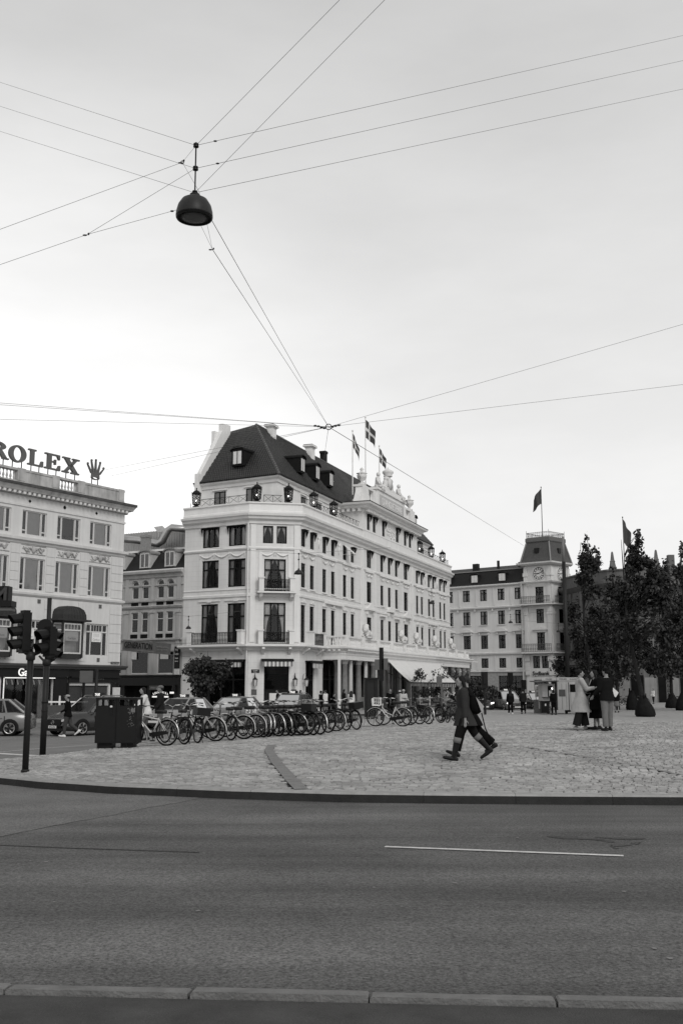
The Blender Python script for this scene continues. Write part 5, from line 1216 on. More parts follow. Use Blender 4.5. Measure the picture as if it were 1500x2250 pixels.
b = MB(); b.box(V_(5.5), V_(4.95), .02, .06, 3.75, 4.4); b.box(V_(2.35), V_(1.5), .02, .06, 3.75, 4.2); parts(b, 'window_notice', M('notice_pale', .5), mid, FM)
# banner slung across the street in front
bn = thing('banner', 'long translucent grey banner with tall capital letters hung across the stone house', 'banner', tuple(FM @ Vector((V_(3.5), -2.2, 4.0))), 0)
A_, B_ = FM @ Vector((V_(5.1), -1.6, 4.45)), FM @ Vector((V_(-.1), -1.6, 4.25)); base = FM @ Vector((V_(3.5), -2.2, 4.0))
Fb = T(A_.x - base.x, A_.y - base.y, A_.z - base.z) @ RZ(math.atan2(B_.y - A_.y, B_.x - A_.x)) @ Matrix.Rotation(.085, 4, 'Y')
BANM = M('banner_cloth', .12, .9, .25, 2.5)
b = MB(); b.X = Fb; Lb = (B_ - A_).length; n = 14; vs = [(Lb * i / n, .05 * math.sin(i * .8), z) for z in (0, .45, .92) for i in range(n + 1)]; b.add(vs, [(j * (n + 1) + i, j * (n + 1) + i + 1, (j + 1) * (n + 1) + i + 1, (j + 1) * (n + 1) + i) for j in range(2) for i in range(n)])
o = b.build('banner_cloth', BANM, bn); BK = M('banner_ink', .008)
text('GENERATION', .70, BK, o, Fb @ T(1.75, -.06, .30), .004, bold=.008, sx=.70); text('samtaler om fremtiden', .19, M('banner_pale_ink', .22), o, Fb @ T(2.6, -.06, .08), .004); text('udstilling og debat', .17, M('banner_pale_ink', .22), o, Fb @ T(4.3, -.06, .55), .004); text('hver dag 10-18', .17, M('banner_pale_ink', .22), o, Fb @ T(4.3, -.06, .32), .004)
b = MB(); b.X = Fb; b.tube([(-2.2, .1, .6), (0, 0, .9)], .012, 4); b.tube([(-2.2, .1, .3), (0, 0, 0)], .012, 4); b.tube([(Lb, 0, .9), (Lb + 2, 0, 1.1)], .012, 4); b.tube([(Lb, 0, 0), (Lb + 2, 0, .0)], .012, 4); b.build('guy_lines', BLACK, bn)
# ----------------------------------------------------------------- clock tower building
TP = (26.19, 150.0); wd = (.77398, -.63321); TL = 20.0
TO = (TP[0] - wd[0] * TL, TP[1] - wd[1] * TL); FW = fmat(TO, wd); V2 = lambda u: TL - u
tow = thing('clock_building', 'white bank building with dark mansard wing and a clock tower carrying a flag', 'building', (TP[0], TP[1], 0))
cols = [(.45, 1.62), (3.3, 4.46), (6.25, 7.45), (9.2, 10.45), (12.2, 13.4), (15.2, 16.4)]
ops = []
for a, c in cols: ops += [(V2(c), V2(a), 13.88, 15.55), (V2(c), V2(a), 10.4, 12.35), (V2(c), V2(a), 6.88, 8.86), (V2(c), V2(a), 4.12, 5.52)]
ops += [(V2(4.6), V2(.5), -.9, 3.0), (V2(10.6), V2(7.0), -.9, 3.0), (V2(17), V2(12), -.9, 3.0)]
TWH = M('white_stucco', .60, .8, .06, .7, .1, 40, streak=.14)
b = MB(); cells(b, 0, TL, 3.55, 16.2, [o for o in ops if o[3] > 3.2], .2); part(b, 'wall', TWH, tow, FW)
b = MB(); cells(b, 0, TL, -1, 3.55, [o for o in ops if o[3] < 3.2], .3); part(b, 'base_wall', M('speckled_base_stone', .30, .85, .3, 3, .2, 25, streak=.2), tow, FW)
b = MB(); b.poly([(.02, .7, -1), (TL, .7, -1), (TL, .7, 16), (.02, .7, 16)]); part(b, 'interior', VOID, tow, FW)
for o in ops: window(tow, FW, o[0], o[2], o[1] - o[0], o[3] - o[2], 2 if o[3] > 3.2 else 3, (.66 if 6 < o[2] < 13 or o[2] > 13.5 else 0) if o[3] > 3.2 else .75, .1, dep=.1, curt=0 if (int(o[0]) % 3 == 0 and o[2] > 10) else None)
TPATH = [TO, TP]
def tcse(prof, name='string_course'): b = MB(); sweep(b, TPATH, prof); part(b, name, TWH, tow)
tcse([(.004, 15.85), (.1, 15.87), (.3, 16.05), (.32, 16.2), (.004, 16.25)], 'cornice'); tcse([(.004, 12.6), (.3, 12.75), (.34, 12.95), (.004, 13.05)]); tcse([(.004, 6.0), (.2, 6.05), (.24, 6.28), (.004, 6.35)]); tcse([(.004, 3.5), (.14, 3.55), (.14, 3.7), (.004, 3.72)]); tcse([(.004, 9.2), (.06, 9.21), (.06, 9.28), (.004, 9.3)])
b = MB(); b2 = MB()
for i, (a, c) in enumerate(cols):
    u0 = V2(c) - .3; w = c - a + .6
    if i % 2: top = [(u0 + w / 2 + w / 2 * math.cos(PI * (1 - k / 8)), 9.75 + .4 * math.sin(PI * k / 8)) for k in range(9)][::1]
    else: top = [(u0 - .05, 9.75), (u0 + w / 2, 10.15), (u0 + w + .05, 9.75)]
    if i % 2 == 0: top = top
    b.prism([(x, -.25, z - .35) for x, z in top], (0, .247, 0)); b.box(u0 - .1, u0 + w + .1, -.28, -.003, 9.33, 9.42); b.box(u0 + .05, u0 + .25, -.18, -.003, 8.95, 9.33); b.box(u0 + w - .25, u0 + w - .05, -.18, -.003, 8.95, 9.33)
    b.box(V2(c) - .12, V2(a) + .12, -.12, -.003, 10.28, 10.38); b.box(V2(c), V2(a), -.08, -.003, 3.85, 4.05)
    for z0, z1 in ((6.5, 12.4), (13.2, 15.7), (3.8, 5.9)): b.box(V2(c) - .75, V2(c) - .45, -.07, -.003, z0, z1) if z0 != 6.5 else None
    b.box(V2(c) - .9, V2(c) - .7, -.25, -.003, 12.35, 12.7)
parts(b, 'window_trim', TWH, tow, FW)
b = MB(); b.poly([(0, -.15, 16.25), (TL, -.15, 16.25), (TL, .9, 18.4), (0, .9, 18.4)]); b.poly([(0, .9, 18.4), (TL, .9, 18.4), (TL, 6, 19.6), (0, 6, 19.6)]); rf2 = part(b, 'roof', SLATE, tow, FW)
b = MB(); b.box(0, TL, .75, .95, 18.35, 18.5); part(b, 'roof_edge', M('lead_roof', .22, .6), tow, FW)
b = MB(); b.box(V2(10.5), V2(9.6), 3, 3.6, 18.8, 19.9); b.box(V2(6.2), V2(5.9), 3, 3.3, 18.8, 20.1); b.box(V2(2.6), V2(1.0), 3, 3.6, 18.8, 19.6); parts(b, 'chimney', SLATE, tow, FW)
for u in (8.3, 3.6, 13.0): dormer(FW @ T(V2(u), .0, 16.6), 1.3, 1.15, tow, SLATE, SLATE, M('cream_frame', .5))
b = MB(); b.poly([(0, 0, -1), (0, 8, -1), (0, 8, 19), (0, 0, 19)]); part(b, 'back_wall', TWH, tow, FW)
# tower: left face continues the wing line, right face turns away
td = (wd[0], wd[1]); T1 = TP; T2 = (TP[0] + td[0] * 4.25, TP[1] + td[1] * 4.25); tr2 = nrm((.72, .69)); T3 = (T2[0] + tr2[0] * 4.6, T2[1] + tr2[1] * 4.6); T4 = (T3[0] + T1[0] - T2[0], T3[1] + T1[1] - T2[1])
FT1, FT2 = fmat(T1, td), fmat(T2, tr2)
to = [(1.75, 3.05, 13.05, 15.45), (1.8, 3.0, 10.3, 12.3), (1.8, 3.05, 6.5, 9.0), (1.05, 2.15, 4.0, 5.7), (2.45, 3.5, 4.0, 5.7), (1.1, 3.4, -.9, 2.4)]
for F, nm in ((FT1, 0), (FT2, 1)):
    b = MB(); cells(b, 0, 4.25 if nm == 0 else 4.6, -1, 18.9, to, .2); part(b, 'tower_wall', TWH, tow, F)
    for o in to: window(tow, F, o[0], o[2], o[1] - o[0], o[3] - o[2], 2, .7 if o[2] > 6 else 0, .1, dep=.1)
    b = MB(); b.poly([(.1, .5, -1), (4.2, .5, -1), (4.2, .5, 16), (.1, .5, 16)]); part(b, 'interior', VOID, tow, F)
    L_ = 4.25 if nm == 0 else 4.6; F = F @ T(0, .302, 0)
    b = MB()
    for x in (-.05, L_ - .62): b.box(x, x + .62, -.48, -.305, 3.0, 12.6); b.box(x - .08, x + .7, -.56, -.305, 11.5, 11.9); b.box(x + .04, x + .55, -.42, -.305, 13.2, 18.2); b.box(x - .05, x + .68, -.5, -.305, 17.0, 17.5); b.box(x - .1, x + .72, -.6, -.305, 5.0, 5.6)
    for k in range(14): b.box(-.08, .6, -.52, -.485, 3.1 + .6 * k, 3.55 + .6 * k) if k < 3 else None
    b.ring((2.42 if nm == 0 else 2.5, -.33, 17.35), .95, .08, 1, 18, 5); b.box(1.2, 3.6, -.42, -.305, 2.95, 3.1)
    top = [(1.3, 9.9), (2.42, 10.3), (3.55, 9.9)]; b.prism([(x, -.55, z - .45) for x, z in top], (0, .24, 0)); b.box(1.2, 3.65, -.58, -.305, 9.35, 9.45); b.box(1.5, 3.35, -.4, -.305, 9.05, 9.35)
    part(b, 'tower_trim', TWH, tow, F)
    # clock
    c = MB(); cx = 2.42 if nm == 0 else 2.5
    c.cur = 0; c.prism([(cx + .86 * math.cos(k * PI / 12), -.33, 17.35 + .86 * math.sin(k * PI / 12)) for k in range(24)], (0, -.04, 0)); c.cur = 1; c.ring((cx, -.38, 17.35), .84, .03, 1, 24, 4); c.ring((cx, -.38, 17.35), .52, .018, 1, 20, 4)
    for k in range(12): a = k * PI / 6; c.X = T(cx, -.385, 17.35) @ Matrix.Rotation(a, 4, 'Y'); c.box(-.05, .05, -.012, .0, .56, .82)
    ck = part(c, 'clock', [TWH, BLACK], tow, F); h = MB(); h.X = T(cx, -.40, 17.35) @ Matrix.Rotation(R_(70), 4, 'Y'); h.box(-.035, .035, -.02, 0, -.12, .76); h.X = T(cx, -.42, 17.35) @ Matrix.Rotation(R_(265), 4, 'Y'); h.box(-.05, .05, -.02, 0, -.1, .5); put(bpy.data.objects.new('clock_hands', h.mesh('clock_hands', BLACK)), ck)
    b = MB(); b.box(-.3, L_ + .2, -1.2, -.31, 12.85, 13.05); part(b, 'balcony_slab', TWH, tow, F); b = MB(); iron_railing(b, -.3, L_ + .2, 13.07, 14.1, -1.15, .28, .02); part(b, 'balcony_railing', M('grey_iron', .10, .6), tow, F)
    b = MB(); b.box(-.3, L_ + .2, -1.2, -.31, 6.05, 6.25); part(b, 'balcony_slab', TWH, tow, F); b = MB(); iron_railing(b, -.3, L_ + .2, 6.27, 7.4, -1.15, .28, .02); part(b, 'balcony_railing', M('grey_iron', .10, .6), tow, F)
    text('Sydbank', .78 if nm == 0 else .7, BLACK, tow, F @ T(2.3, -.43, 3.02), .03, bold=.01, name='bank_lettering')
TQ = [T1, T2, T3, T4]
b = MB(); sweep(b, [T4, T1, T2, T3], [(.3, 18.5), (.5, 18.6), (.72, 18.75), (.75, 18.95), (.2, 19.0)]); sweep(b, [T4, T1, T2, T3], [(.3, 15.95), (.45, 16.0), (.55, 16.2), (.3, 16.3)]); part(b, 'tower_cornice', TWH, tow)
b = MB(); b.poly([(*T3, -1), (*T4, -1), (*T4, 19), (*T3, 19)]); b.poly([(*T4, -1), (*T1, -1), (*T1, 19), (*T4, 19)]); part(b, 'tower_wall', TWH, tow)
cxx, cyy = sum(p[0] for p in TQ) / 4, sum(p[1] for p in TQ) / 4
def sc(p, k): return (cxx + (p[0] - cxx) * k, cyy + (p[1] - cyy) * k)
TRM = M('tower_slate', .075, .7, .2, 4, .2, 30)
b = MB(); b.loft([[(*sc(p, 1.16), 18.98) for p in TQ], [(*sc(p, 1.06), 19.6) for p in TQ], [(*sc(p, .84), 21.9) for p in TQ]]); part(b, 'tower_roof', TRM, tow)
b = MB(); b.loft([[(*sc(p, .86), 21.9) for p in TQ], [(*sc(p, .90), 22.02) for p in TQ], [(*sc(p, .90), 22.5) for p in TQ], [(*sc(p, .84), 22.6) for p in TQ]]); part(b, 'tower_roof_edge', M('lead_edge', .12, .7), tow)
b = MB()
for p in TQ: b.tube([(*sc(p, 1.15), 19.0), (*sc(p, .855), 21.9)], .12, 5)
parts(b, 'roof_hip', M('lead_roof', .22, .6), tow)
b = MB(); p, q = sc(T1, 1.0), sc(T2, 1.0)
b.X = FT1; b.box(1.8, 2.5, -.1, .3, 20.3, 21.0); b.X = FT2; b.box(2.0, 2.6, -.1, .3, 20.3, 21.0); parts(b, 'roof_hatch', BLACK, tow)
b = MB()
for i in range(4):
    p, q = sc(TQ[i], .84), sc(TQ[(i + 1) % 4], .84); L_ = math.dist(p, q); b.X = fmat(p, nrm((q[0] - p[0], q[1] - p[1]))); iron_railing(b, 0, L_, 22.6, 23.35, 0, .3, .014); b.tube([(0, 0, 22.55), (0, 0, 23.65)], .03, 4)
part(b, 'roof_railing', M('grey_iron', .10), tow)
flag((cxx - .4, cyy), 30.1, 3.4, 2.2, 'flagpole with a dark patterned flag on top of the clock tower', 2.7, .75, 1, False, 22.6)
b = MB(); b.tube([(TP[0] - .5, TP[1] - .2, 0), (TP[0] - .5, TP[1] - .2, 16)], .12, 5); part(b, 'drain_pipe', GREYST, tow)
# ----------------------------------------------------------------- dark theatre on the right
th = thing('theatre', 'dark stone theatre with obelisks along its roof behind the trees', 'theatre', (34, 135, 0))
ths = [(31.4, 150.0), (32.6, 142), (35.0, 137.2), (38.5, 135.2), (44, 134.8), (90, 134)]
b = MB(); sweep(b, ths, [(0, -1), (.01, 14.2), (.2, 14.3), (.9, 14.8), (1.0, 15.15), (.3, 15.2), (.15, 15.3), (.15, 16.4), (.3, 16.45), (.3, 16.65), (-.4, 16.7), (-.4, -1)]); part(b, 'wall', THEA, th)
b = MB(); sweep(b, ths, [(.01, 9.2), (.3, 9.3), (.3, 9.6), (.01, 9.7)]); sweep(b, ths, [(.01, 4.3), (.35, 4.4), (.35, 4.9), (.01, 5.0)]); sweep(b, ths, [(.01, 13.2), (.12, 13.3), (.12, 13.45), (.01, 13.5)]); part(b, 'string_courses', THEA, th)
b = MB(); b.poly([(31.4, 150, 16.3), (32.6, 142, 16.3), (35, 137.2, 16.3), (38.5, 135.2, 16.3), (90, 134, 16.3), (90, 170, 16.3), (31.4, 170, 16.3)]); b.poly([(31.4, 150, -1), (31.4, 170, -1), (31.4, 170, 16.3), (31.4, 150, 16.3)]); part(b, 'roof', THEA, th)
TD2 = M('pale_panel', .24, .9, .15, 1, streak=.3)
for p, q, n in ((ths[1], ths[2], 1), (ths[2], ths[3], 1), (ths[3], ths[4], 2), (ths[4], ths[5], 9), (ths[0], ths[1], 2)):
    F = fmat(p, nrm((q[0] - p[0], q[1] - p[1]))); L_ = math.dist(p, q)
    for i in range(n):
        u = L_ * (i + .5) / n
        for z, h, w in ((10.2, 2.6, 1.3), (5.6, 2.9, 1.3)):
            o = window(th, F, u - w / 2, z, w, h, 2, .6, .09, M('grey_sash', .2), -.09); bb = MB(); bb.box(.08, w - .08, .06, .07, .08, h - .08); put(bpy.data.objects.new('blind', bb.mesh('blind', VOID)), o)
            b = MB(); b.box(u - w / 2 - .3, u + w / 2 + .3, -.25, -.003, z + h + .15, z + h + .4); b.box(u - w / 2 - .22, u - w / 2 - .02, -.16, -.003, z - .1, z + h + .1); b.box(u + w / 2 + .02, u + w / 2 + .22, -.16, -.003, z - .1, z + h + .1); b.cur = 1; b.box(u - w / 2, u + w / 2, -.05, -.003, 13.0 if z > 9 else 8.8, 13.2 if z > 9 else 9.1); part(b, 'window_surround', [THEA, TD2], th, F)
        b = MB(); b.box(u + L_ / n / 2 - .35, u + L_ / n / 2 + .35, -.25, -.003, 5.0, 14.2); part(b, 'pilaster', THEA, th, F)
        b = MB(); b.box(u - 1.3, u + .2, -.06, -.003, -.6, 2.6); b.cur = 1; b.box(u + .4, u + 2.0, -.06, -.003, -.6, 2.9); part(b, 'base_panels', [TD2, VOID], th, F)
b = MB()
for i in range(70): b.box(36 + i * .5, 36.25 + i * .5, 133.6, 134.1, 14.35, 14.75)
part(b, 'dentils', THEA, th, None, kind='stuff')
b = MB(); b.lathe([(.62, 0), (.62, .4), (.5, .5), (.36, 1.1), (.42, 1.2), (.3, 1.35), (.16, 2.35), (.08, 2.5)], 4); ob = b.mesh('obelisk', THEA)
for x, y in ((34.13, 139.50, 17.18)[:2], (35.61, 137.00, 16.90)[:2], (38.40, 135.00, 16.68)[:2], (40.76, 135.00, 16.68)[:2], (50, 134.8), (56, 134.7)): put(bpy.data.objects.new('obelisk', ob), th, T(x, y, 16.5) @ RZ(PI / 4))
b = MB(); x, y, z = (43.40, 137.00, 17.02); b.box(x - .4, x + .4, y, y + .8, 16, 18.6); part(b, 'chimney', THEA, th)
x, y, z = (37.33, 137.50, 17.38)
flag((x, y), 23.6, 3.2, 3.2, 'pale flagpole with a dark swallowtail flag on the theatre roof above the trees', .3, .95, 1, False, 16.5)
# ================================================================= TREES
def leaf_cloud(name, clumps, n, size, mat, parent, seed, droop=.35):
    """many leaf-sized quads spread through ellipsoid clumps"""
    rng = np.random.default_rng(seed); vol = np.array([c[3] * c[4] * c[5] for c in clumps]); vol = vol ** .8; vol = vol / vol.sum(); V = []; F = []
    idx = rng.choice(len(clumps), n, p=vol); c = np.array(clumps)[idx]
    d = rng.normal(size=(n, 3)); d /= np.linalg.norm(d, axis=1)[:, None]; r = rng.random(n) ** .55; P = c[:, :3] + d * (r * np.where(rng.random(n) < .08, 1.45, 1.0))[:, None] * c[:, 3:6]
    nn = np.array([[noise.noise(Vector(p) * 1.15 + Vector((seed, 0, 0)))] for p in P]); keep = (nn[:, 0] > -.10); P = P[keep]; d = d[keep]; m = len(P)
    nrm_ = d * .55 + rng.normal(size=(m, 3)) * .6 + np.array([0, 0, .25]); nrm_ /= np.linalg.norm(nrm_, axis=1)[:, None]
    t = np.cross(nrm_, rng.normal(size=(m, 3))); t /= np.linalg.norm(t, axis=1)[:, None]; t[:, 2] -= droop; t /= np.linalg.norm(t, axis=1)[:, None]; s = np.cross(nrm_, t)
    L = size * (.6 + .8 * rng.random(m))[:, None]; Wd = L * .34
    vs = np.stack([P, P + t * L * .5 + s * Wd, P + t * L, P + t * L * .5 - s * Wd], 1).reshape(-1, 3)
    me = bpy.data.meshes.new(name); me.vertices.add(len(vs)); me.vertices.foreach_set('co', vs.ravel()); me.loops.add(4 * m); me.loops.foreach_set('vertex_index', np.arange(4 * m)); me.polygons.add(m); me.polygons.foreach_set('loop_start', np.arange(0, 4 * m, 4)); me.polygons.foreach_set('loop_total', np.full(m, 4)); me.materials.append(mat); me.update(); me.validate()
    return put(bpy.data.objects.new(name, me), parent)
def tree(label, loc, H, trunk_h, r, clumps, n, size, seed, lean=(0, 0), mat=None, name='tree', group=None):
    t = thing(name, label, 'tree', loc, 0, group); rr = random.Random(seed); b = MB()
    top = (lean[0], lean[1], trunk_h)
    pts = [(0, 0, -.1), (lean[0] * .3, lean[1] * .3, trunk_h * .35), (lean[0] * .7, lean[1] * .7, trunk_h * .7), top, (lean[0] * 1.1, lean[1], trunk_h + (H - trunk_h) * .5), (lean[0] * 1.2, lean[1], H * .97)]
    b.tube(pts, [r * 1.15, r, r * .9, r * .8, r * .4, r * .08], 8)
    for c in clumps:
        for k in range(2):
            z0 = min(max(trunk_h * .85, c[2] - rr.uniform(.8, 1.8)), H * .9); f = min(1, z0 / trunk_h); p0 = Vector((lean[0] * f, lean[1] * f, z0)); p1 = Vector((c[0] + rr.uniform(-.5, .5) * c[3], c[1] + rr.uniform(-.5, .5) * c[4], c[2] + rr.uniform(-.1, .6) * c[5])); m_ = p0.lerp(p1, .5) + Vector((0, 0, rr.uniform(-.1, .3)))
            b.tube([p0, m_, p1], [r * .26, r * .16, r * .04], 5)
    b.build('trunk', BARK, t, None, True); leaf_cloud('crown', clumps, n, size, mat or LEAF, t, seed); return t
def crown(rr, H, z0, R, bulk=.7, n=26, spire=True):
    cl = []
    for i in range(n):
        t = rr.random(); z = z0 + (H - z0) * t * .9; rad = R * (1 - .38 * t / bulk) if t < bulk else R * .34 * (1 - .6 * (t - bulk) / (1 - bulk)); a = rr.uniform(0, 2 * PI); q = rad * rr.uniform(.25, .95); s = rr.uniform(.34, .62) * (.30 * R if t < bulk else .24 * R) * 1.35
        cl.append((q * math.cos(a), q * math.sin(a), z, s * 1.05, s * 1.05, s * 1.25))
    if spire:
        for k in range(4): cl.append((rr.uniform(-.18, .18), 0, H * (.86 + .045 * k), .34 - .05 * k, .3, .42))
    return cl
BAG = M('dark_sacking', .013, .85, .3, 5, .3, 12, spec=.05)
def tree_bag(label, loc, h, r, seed, tilt=0):
    """slumped fabric sack wrapped round the foot of a tree"""
    b = MB(); rr = random.Random(seed); rings = []; n = 18; ph = rr.random() * 6
    for j, t in enumerate((0, .12, .35, .6, .8, .93, 1.0)):
        R = r * (.94, 1.04, .98, .80, .56, .40, .36)[j]; rings.append([(R * (1 + .14 * math.sin(3 * a + ph) + .07 * math.sin(7 * a + j)) * math.cos(a) + tilt * t, R * (1 + .12 * math.sin(4 * a + ph)) * math.sin(a), h * t + (.07 * h * math.sin(5 * a + ph) if t > .8 else 0)) for a in [2 * PI * i / n for i in range(n)]])
    b.loft(rings)
    for k in range(3): a = rr.uniform(0, 6.28); b.tube([(r * .4 * math.cos(a) + tilt, r * .4 * math.sin(a), h * .92), (r * .46 * math.cos(a) + tilt, r * .46 * math.sin(a), h * 1.16)], [.07, .02], 5)
    o = b.build('tree_bag', BAG, None, T(*loc), True); return tag(o, label, 'tree bag', 'sacks round the feet of the square trees')
g1, g2, g3, g4, g5 = (19.76, 69.39, -0.46), (21.63, 87.60, -0.50), (24.79, 90.94, -0.50), (30.56, 98.46, -0.50), (28.64, 89.24, -0.50)
def sq_tree(label, loc, H, R, seed, n, z0=3.0, lean=(0, 0), r=.15, size=.25, bulk=.7):
    rr = random.Random(seed); tree(label, loc, H, H * .48, r, crown(rr, H, z0, R, bulk, 42), n, size, seed, lean, LEAF if seed % 2 else LEAF2, 'tree', 'young trees planted on the square')
sq_tree('bushy tree whose bare trunk rises from the nearest dark sack, behind the three standing people', g1, 12.0, 2.7, 3, 18000, 3.2, (-.9, 0), bulk=.78)
sq_tree('tree with a narrow leafy spire standing beside the tall mast', (g2[0] - .9, g2[1], g2[2]), 14.4, 3.25, 4, 18000, 3.0, (-.5, 0), bulk=.55)
sq_tree('dark tree half hidden behind the tree in the nearest sack', (g3[0] - 1.2, g3[1], g3[2]), 12.0, 3.8, 5, 17000, 3.0, bulk=.8)
sq_tree('slim tree between the theatre doorway and the edge of the picture', g4, 13.6, 2.8, 6, 14000, 3.4, bulk=.72)
sq_tree('dense tree cut off by the right edge of the picture', (g5[0] + .4, g5[1], g5[2]), 14.0, 3.4, 7, 19000, 3.2, bulk=.72)
tree_bag('largest dark sack, around the foot of the tree behind the talking people', g1, 1.3, .58, 1, -.12)
tree_bag('dark sack at a tree foot, partly hidden by the man in pale trousers', (g2[0] - .2, g2[1] - .5, g2[2]), 1.2, .62, 2)
tree_bag('dark sack left of the nearest tree trunk, further back', g3, 1.6, .5, 3)
tree_bag('low dark sack standing in front of the theatre doorway', g4, 1.2, .62, 4)
tree_bag('broad dark sack at the right edge of the picture', g5, 1.5, .66, 5, .1)
rr = random.Random(21)
t_small = tree('round dark leafy tree in front of the hotel corner windows', (-9.6, 76.0, -.45), 4.6, 1.9, .09, [(rr.uniform(-1.15, 1.15), rr.uniform(-1, 1), 2.55 + rr.uniform(-1.0, 1.25), .62, .6, .5) for i in range(26)] + [(0, 0, 2.6, 1.0, 1.0, 1.3)], 7500, .22, 21, (0, 0), LEAF2, 'small_tree')
def bush(label, loc, h, w, seed, n=1500, pot=True, size=.16):
    t = thing('potted_tree' if pot else 'shrub', label, 'plant', loc, 0, 'greenery on the hotel terrace'); rr = random.Random(seed)
    b = MB(); b.tube([(0, 0, .3), (.02, 0, h * .6), (0, 0, h * .85)], [.05, .04, .02], 6); b.build('stem', BARK, t)
    if pot: p = MB(); p.lathe([(.28, 0), (.36, .5), (.4, .52), (.4, .58), (.3, .58)], 10); p.build('pot', BLACK, t)
    leaf_cloud('foliage', [(rr.uniform(-.5, .5) * w, rr.uniform(-.4, .4) * w, h * .72 + rr.uniform(-.28, .28) * h, w * .33, w * .33, h * .17) for i in range(12)], n, size, LEAF, t, seed)
bx = (6.10, 81.60, -0.50)
bush('potted tree with loose leaves in front of the left half of the cream awning', ((6.28, 84.00, -0.35)[0], 84, -.5), 3.1, 1.25, 31, 1300)
bush('denser potted tree in front of the right half of the awning, by a small sign', ((8.01, 86.00, -0.39)[0], 86, -.5), 3.2, 1.05, 32, 1200)
bush('small potted tree at the right end of the cream awning', ((9.30, 86.00, -0.39)[0], 86, -.5), 3.0, .7, 33, 600)
bush('round dark shrub behind the walking woman, in front of the bank windows', ((11.56, 92.00, -0.52)[0], 92, -.5), 2.6, 2.8, 34, 3200, False, .2)
bush('round dark shrub beside the far traffic light in front of the bank', ((12.53, 94.00, -0.57)[0], 94, -.5), 1.9, 2.0, 35, 1600, False, .2)
# ================================================================= OVERHEAD LAMP AND WIRES
LZ0, LZ1, LZ2 = 9.98, 9.55, 9.16
LX, LY = (-2.18, 14.60, 8.42)[:2]
lamp = thing('street_lamp', 'large dark bell lamp hanging on crossing wires in the sky, upper left', 'street lamp', (LX, LY, 0))
zt = (-2.20, 14.60, 9.51)[2]; zm = (-2.19, 14.60, 9.14)[2]; zl = (-2.18, 14.60, 8.75)[2]; zs = (-2.18, 14.60, 8.69)[2]; zb = (-2.17, 14.60, 8.36)[2]
LAMPM = M('lamp_enamel', .022, .45, .15, 6); b = MB(); h = zs - zb; r = .272
b.lathe([(r, 0), (r * 1.01, .02), (r * .99, h * .25), (r * .90, h * .55), (r * .70, h * .82), (r * .40, h * .97), (r * .2, h * 1.0)], 28); b.build('shade', LAMPM, lamp, T(LX, LY, zb), True)
b = MB(); b.lathe([(r * .80, -.004), (r * .5, -.03), (.01, -.045)], 24); b.build('diffuser', M('grey_diffuser', .12, .3, .1, 5), lamp, T(LX, LY, zb), True)
b = MB(); b.ring((0, 0, -.002), r * .93, .02, 2, 28, 6); b.build('rim', BLACK, lamp, T(LX, LY, zb))
b = MB(); b.lathe([(.05, 0), (.08, .01), (.075, .035), (.04, .05)], 14, (0, 0, h)); b.tube([(0, 0, h), (0, 0, zt + .05 - zb)], .012, 6)
for z in (zl, zm, zt): b.lathe([(.02, -.03), (.042, -.026), (.042, -.008), (.02, -.004)], 12, (0, 0, z - zb)); b.lathe([(.02, .004), (.04, .008), (.04, .026), (.015, .036)], 12, (0, 0, z - zb))
b.build('stem', BLACK, lamp, T(LX, LY, zb))
HX, HY, HZ = (-0.53, 42.00, 12.05)
def wire(pts, r, lab, sag=0.):
    P = [Vector(p) for p in pts]
    if len(P) == 2:
        a, c = P; P = [a.lerp(c, i / 16) - Vector((0, 0, sag * 4 * (i / 16) * (1 - i / 16))) for i in range(17)]
    b = MB(); b.tube(P, r, 5); o = b.build('overhead_wire', M('wire_steel', .12, .5, .1, 3), None); tag(o, lab, 'wire', 'overhead wires across the square'); return o
Lt, Lm, Ll = (LX, LY, zt), (LX, LY, zm), (LX, LY, zl)
def ext(p, q, k): p, q = Vector(p), Vector(q); return tuple(p + (q - p) * k)
wire([Lt, ext(Lt, (-7.10, 20.00, 13.89), 2.2)], 0.0031, 'topmost of the three parallel wires running left from the bell lamp')
wire([Lm, ext(Lm, (-7.07, 20.00, 13.35), 2.2)], 0.0031, 'middle of the three parallel wires running left from the bell lamp')
wire([Ll, ext(Ll, (-7.04, 20.00, 12.79), 2.2)], 0.0031, 'lowest of the three parallel wires running left from the bell lamp')
wire([Lt, ext(Lt, (7.87, 22.00, 16.30), 1.6)], 0.0037, 'topmost of the three long wires rising right from the bell lamp')
wire([Lm, ext(Lm, (7.84, 22.00, 15.67), 1.6)], 0.0037, 'middle of the three long wires rising right from the bell lamp')
wire([Ll, ext(Ll, (7.80, 22.00, 14.96), 1.6)], 0.0037, 'lowest of the three long wires rising right from the bell lamp')
K1 = (-2.33, 14.30, 9.08)
wire([Lt, ext(Lt, (-0.03, 12.00, 10.06), 1.8)], 0.0031, 'wire from the lamp stem top to the top edge, left of its pair')
wire([Ll, ext(Ll, (0.54, 12.00, 10.06), 1.8)], 0.0031, 'wire from above the lamp shade to the top edge, right of its pair')
wire([K1, ext(K1, (-4.50, 13.00, 7.44), 1.5)], 0.0031, 'wire from the small ring beside the lamp stem down to the left edge')
wire([K1, Lt], 0.0025, 'short wire from the small ring up to the top of the lamp stem')
wire([K1, ext(K1, (-2.16, 15.00, 8.94), 1.0)], 0.0025, 'short wire from the small ring down to the lamp neck')
K2 = (-3.50, 13.60, 7.64)
wire([K2, Lm], 0.0031, 'wire from the middle of the lamp stem down to a clamp at left')
wire([K2, (-2.39, 14.40, 8.39)], 0.0031, 'wire from behind the lamp shade to the clamp at left')
wire([K2, ext(K2, (-4.47, 13.00, 6.95), 1.5)], 0.0031, 'single wire from the clamp at left to the left edge')
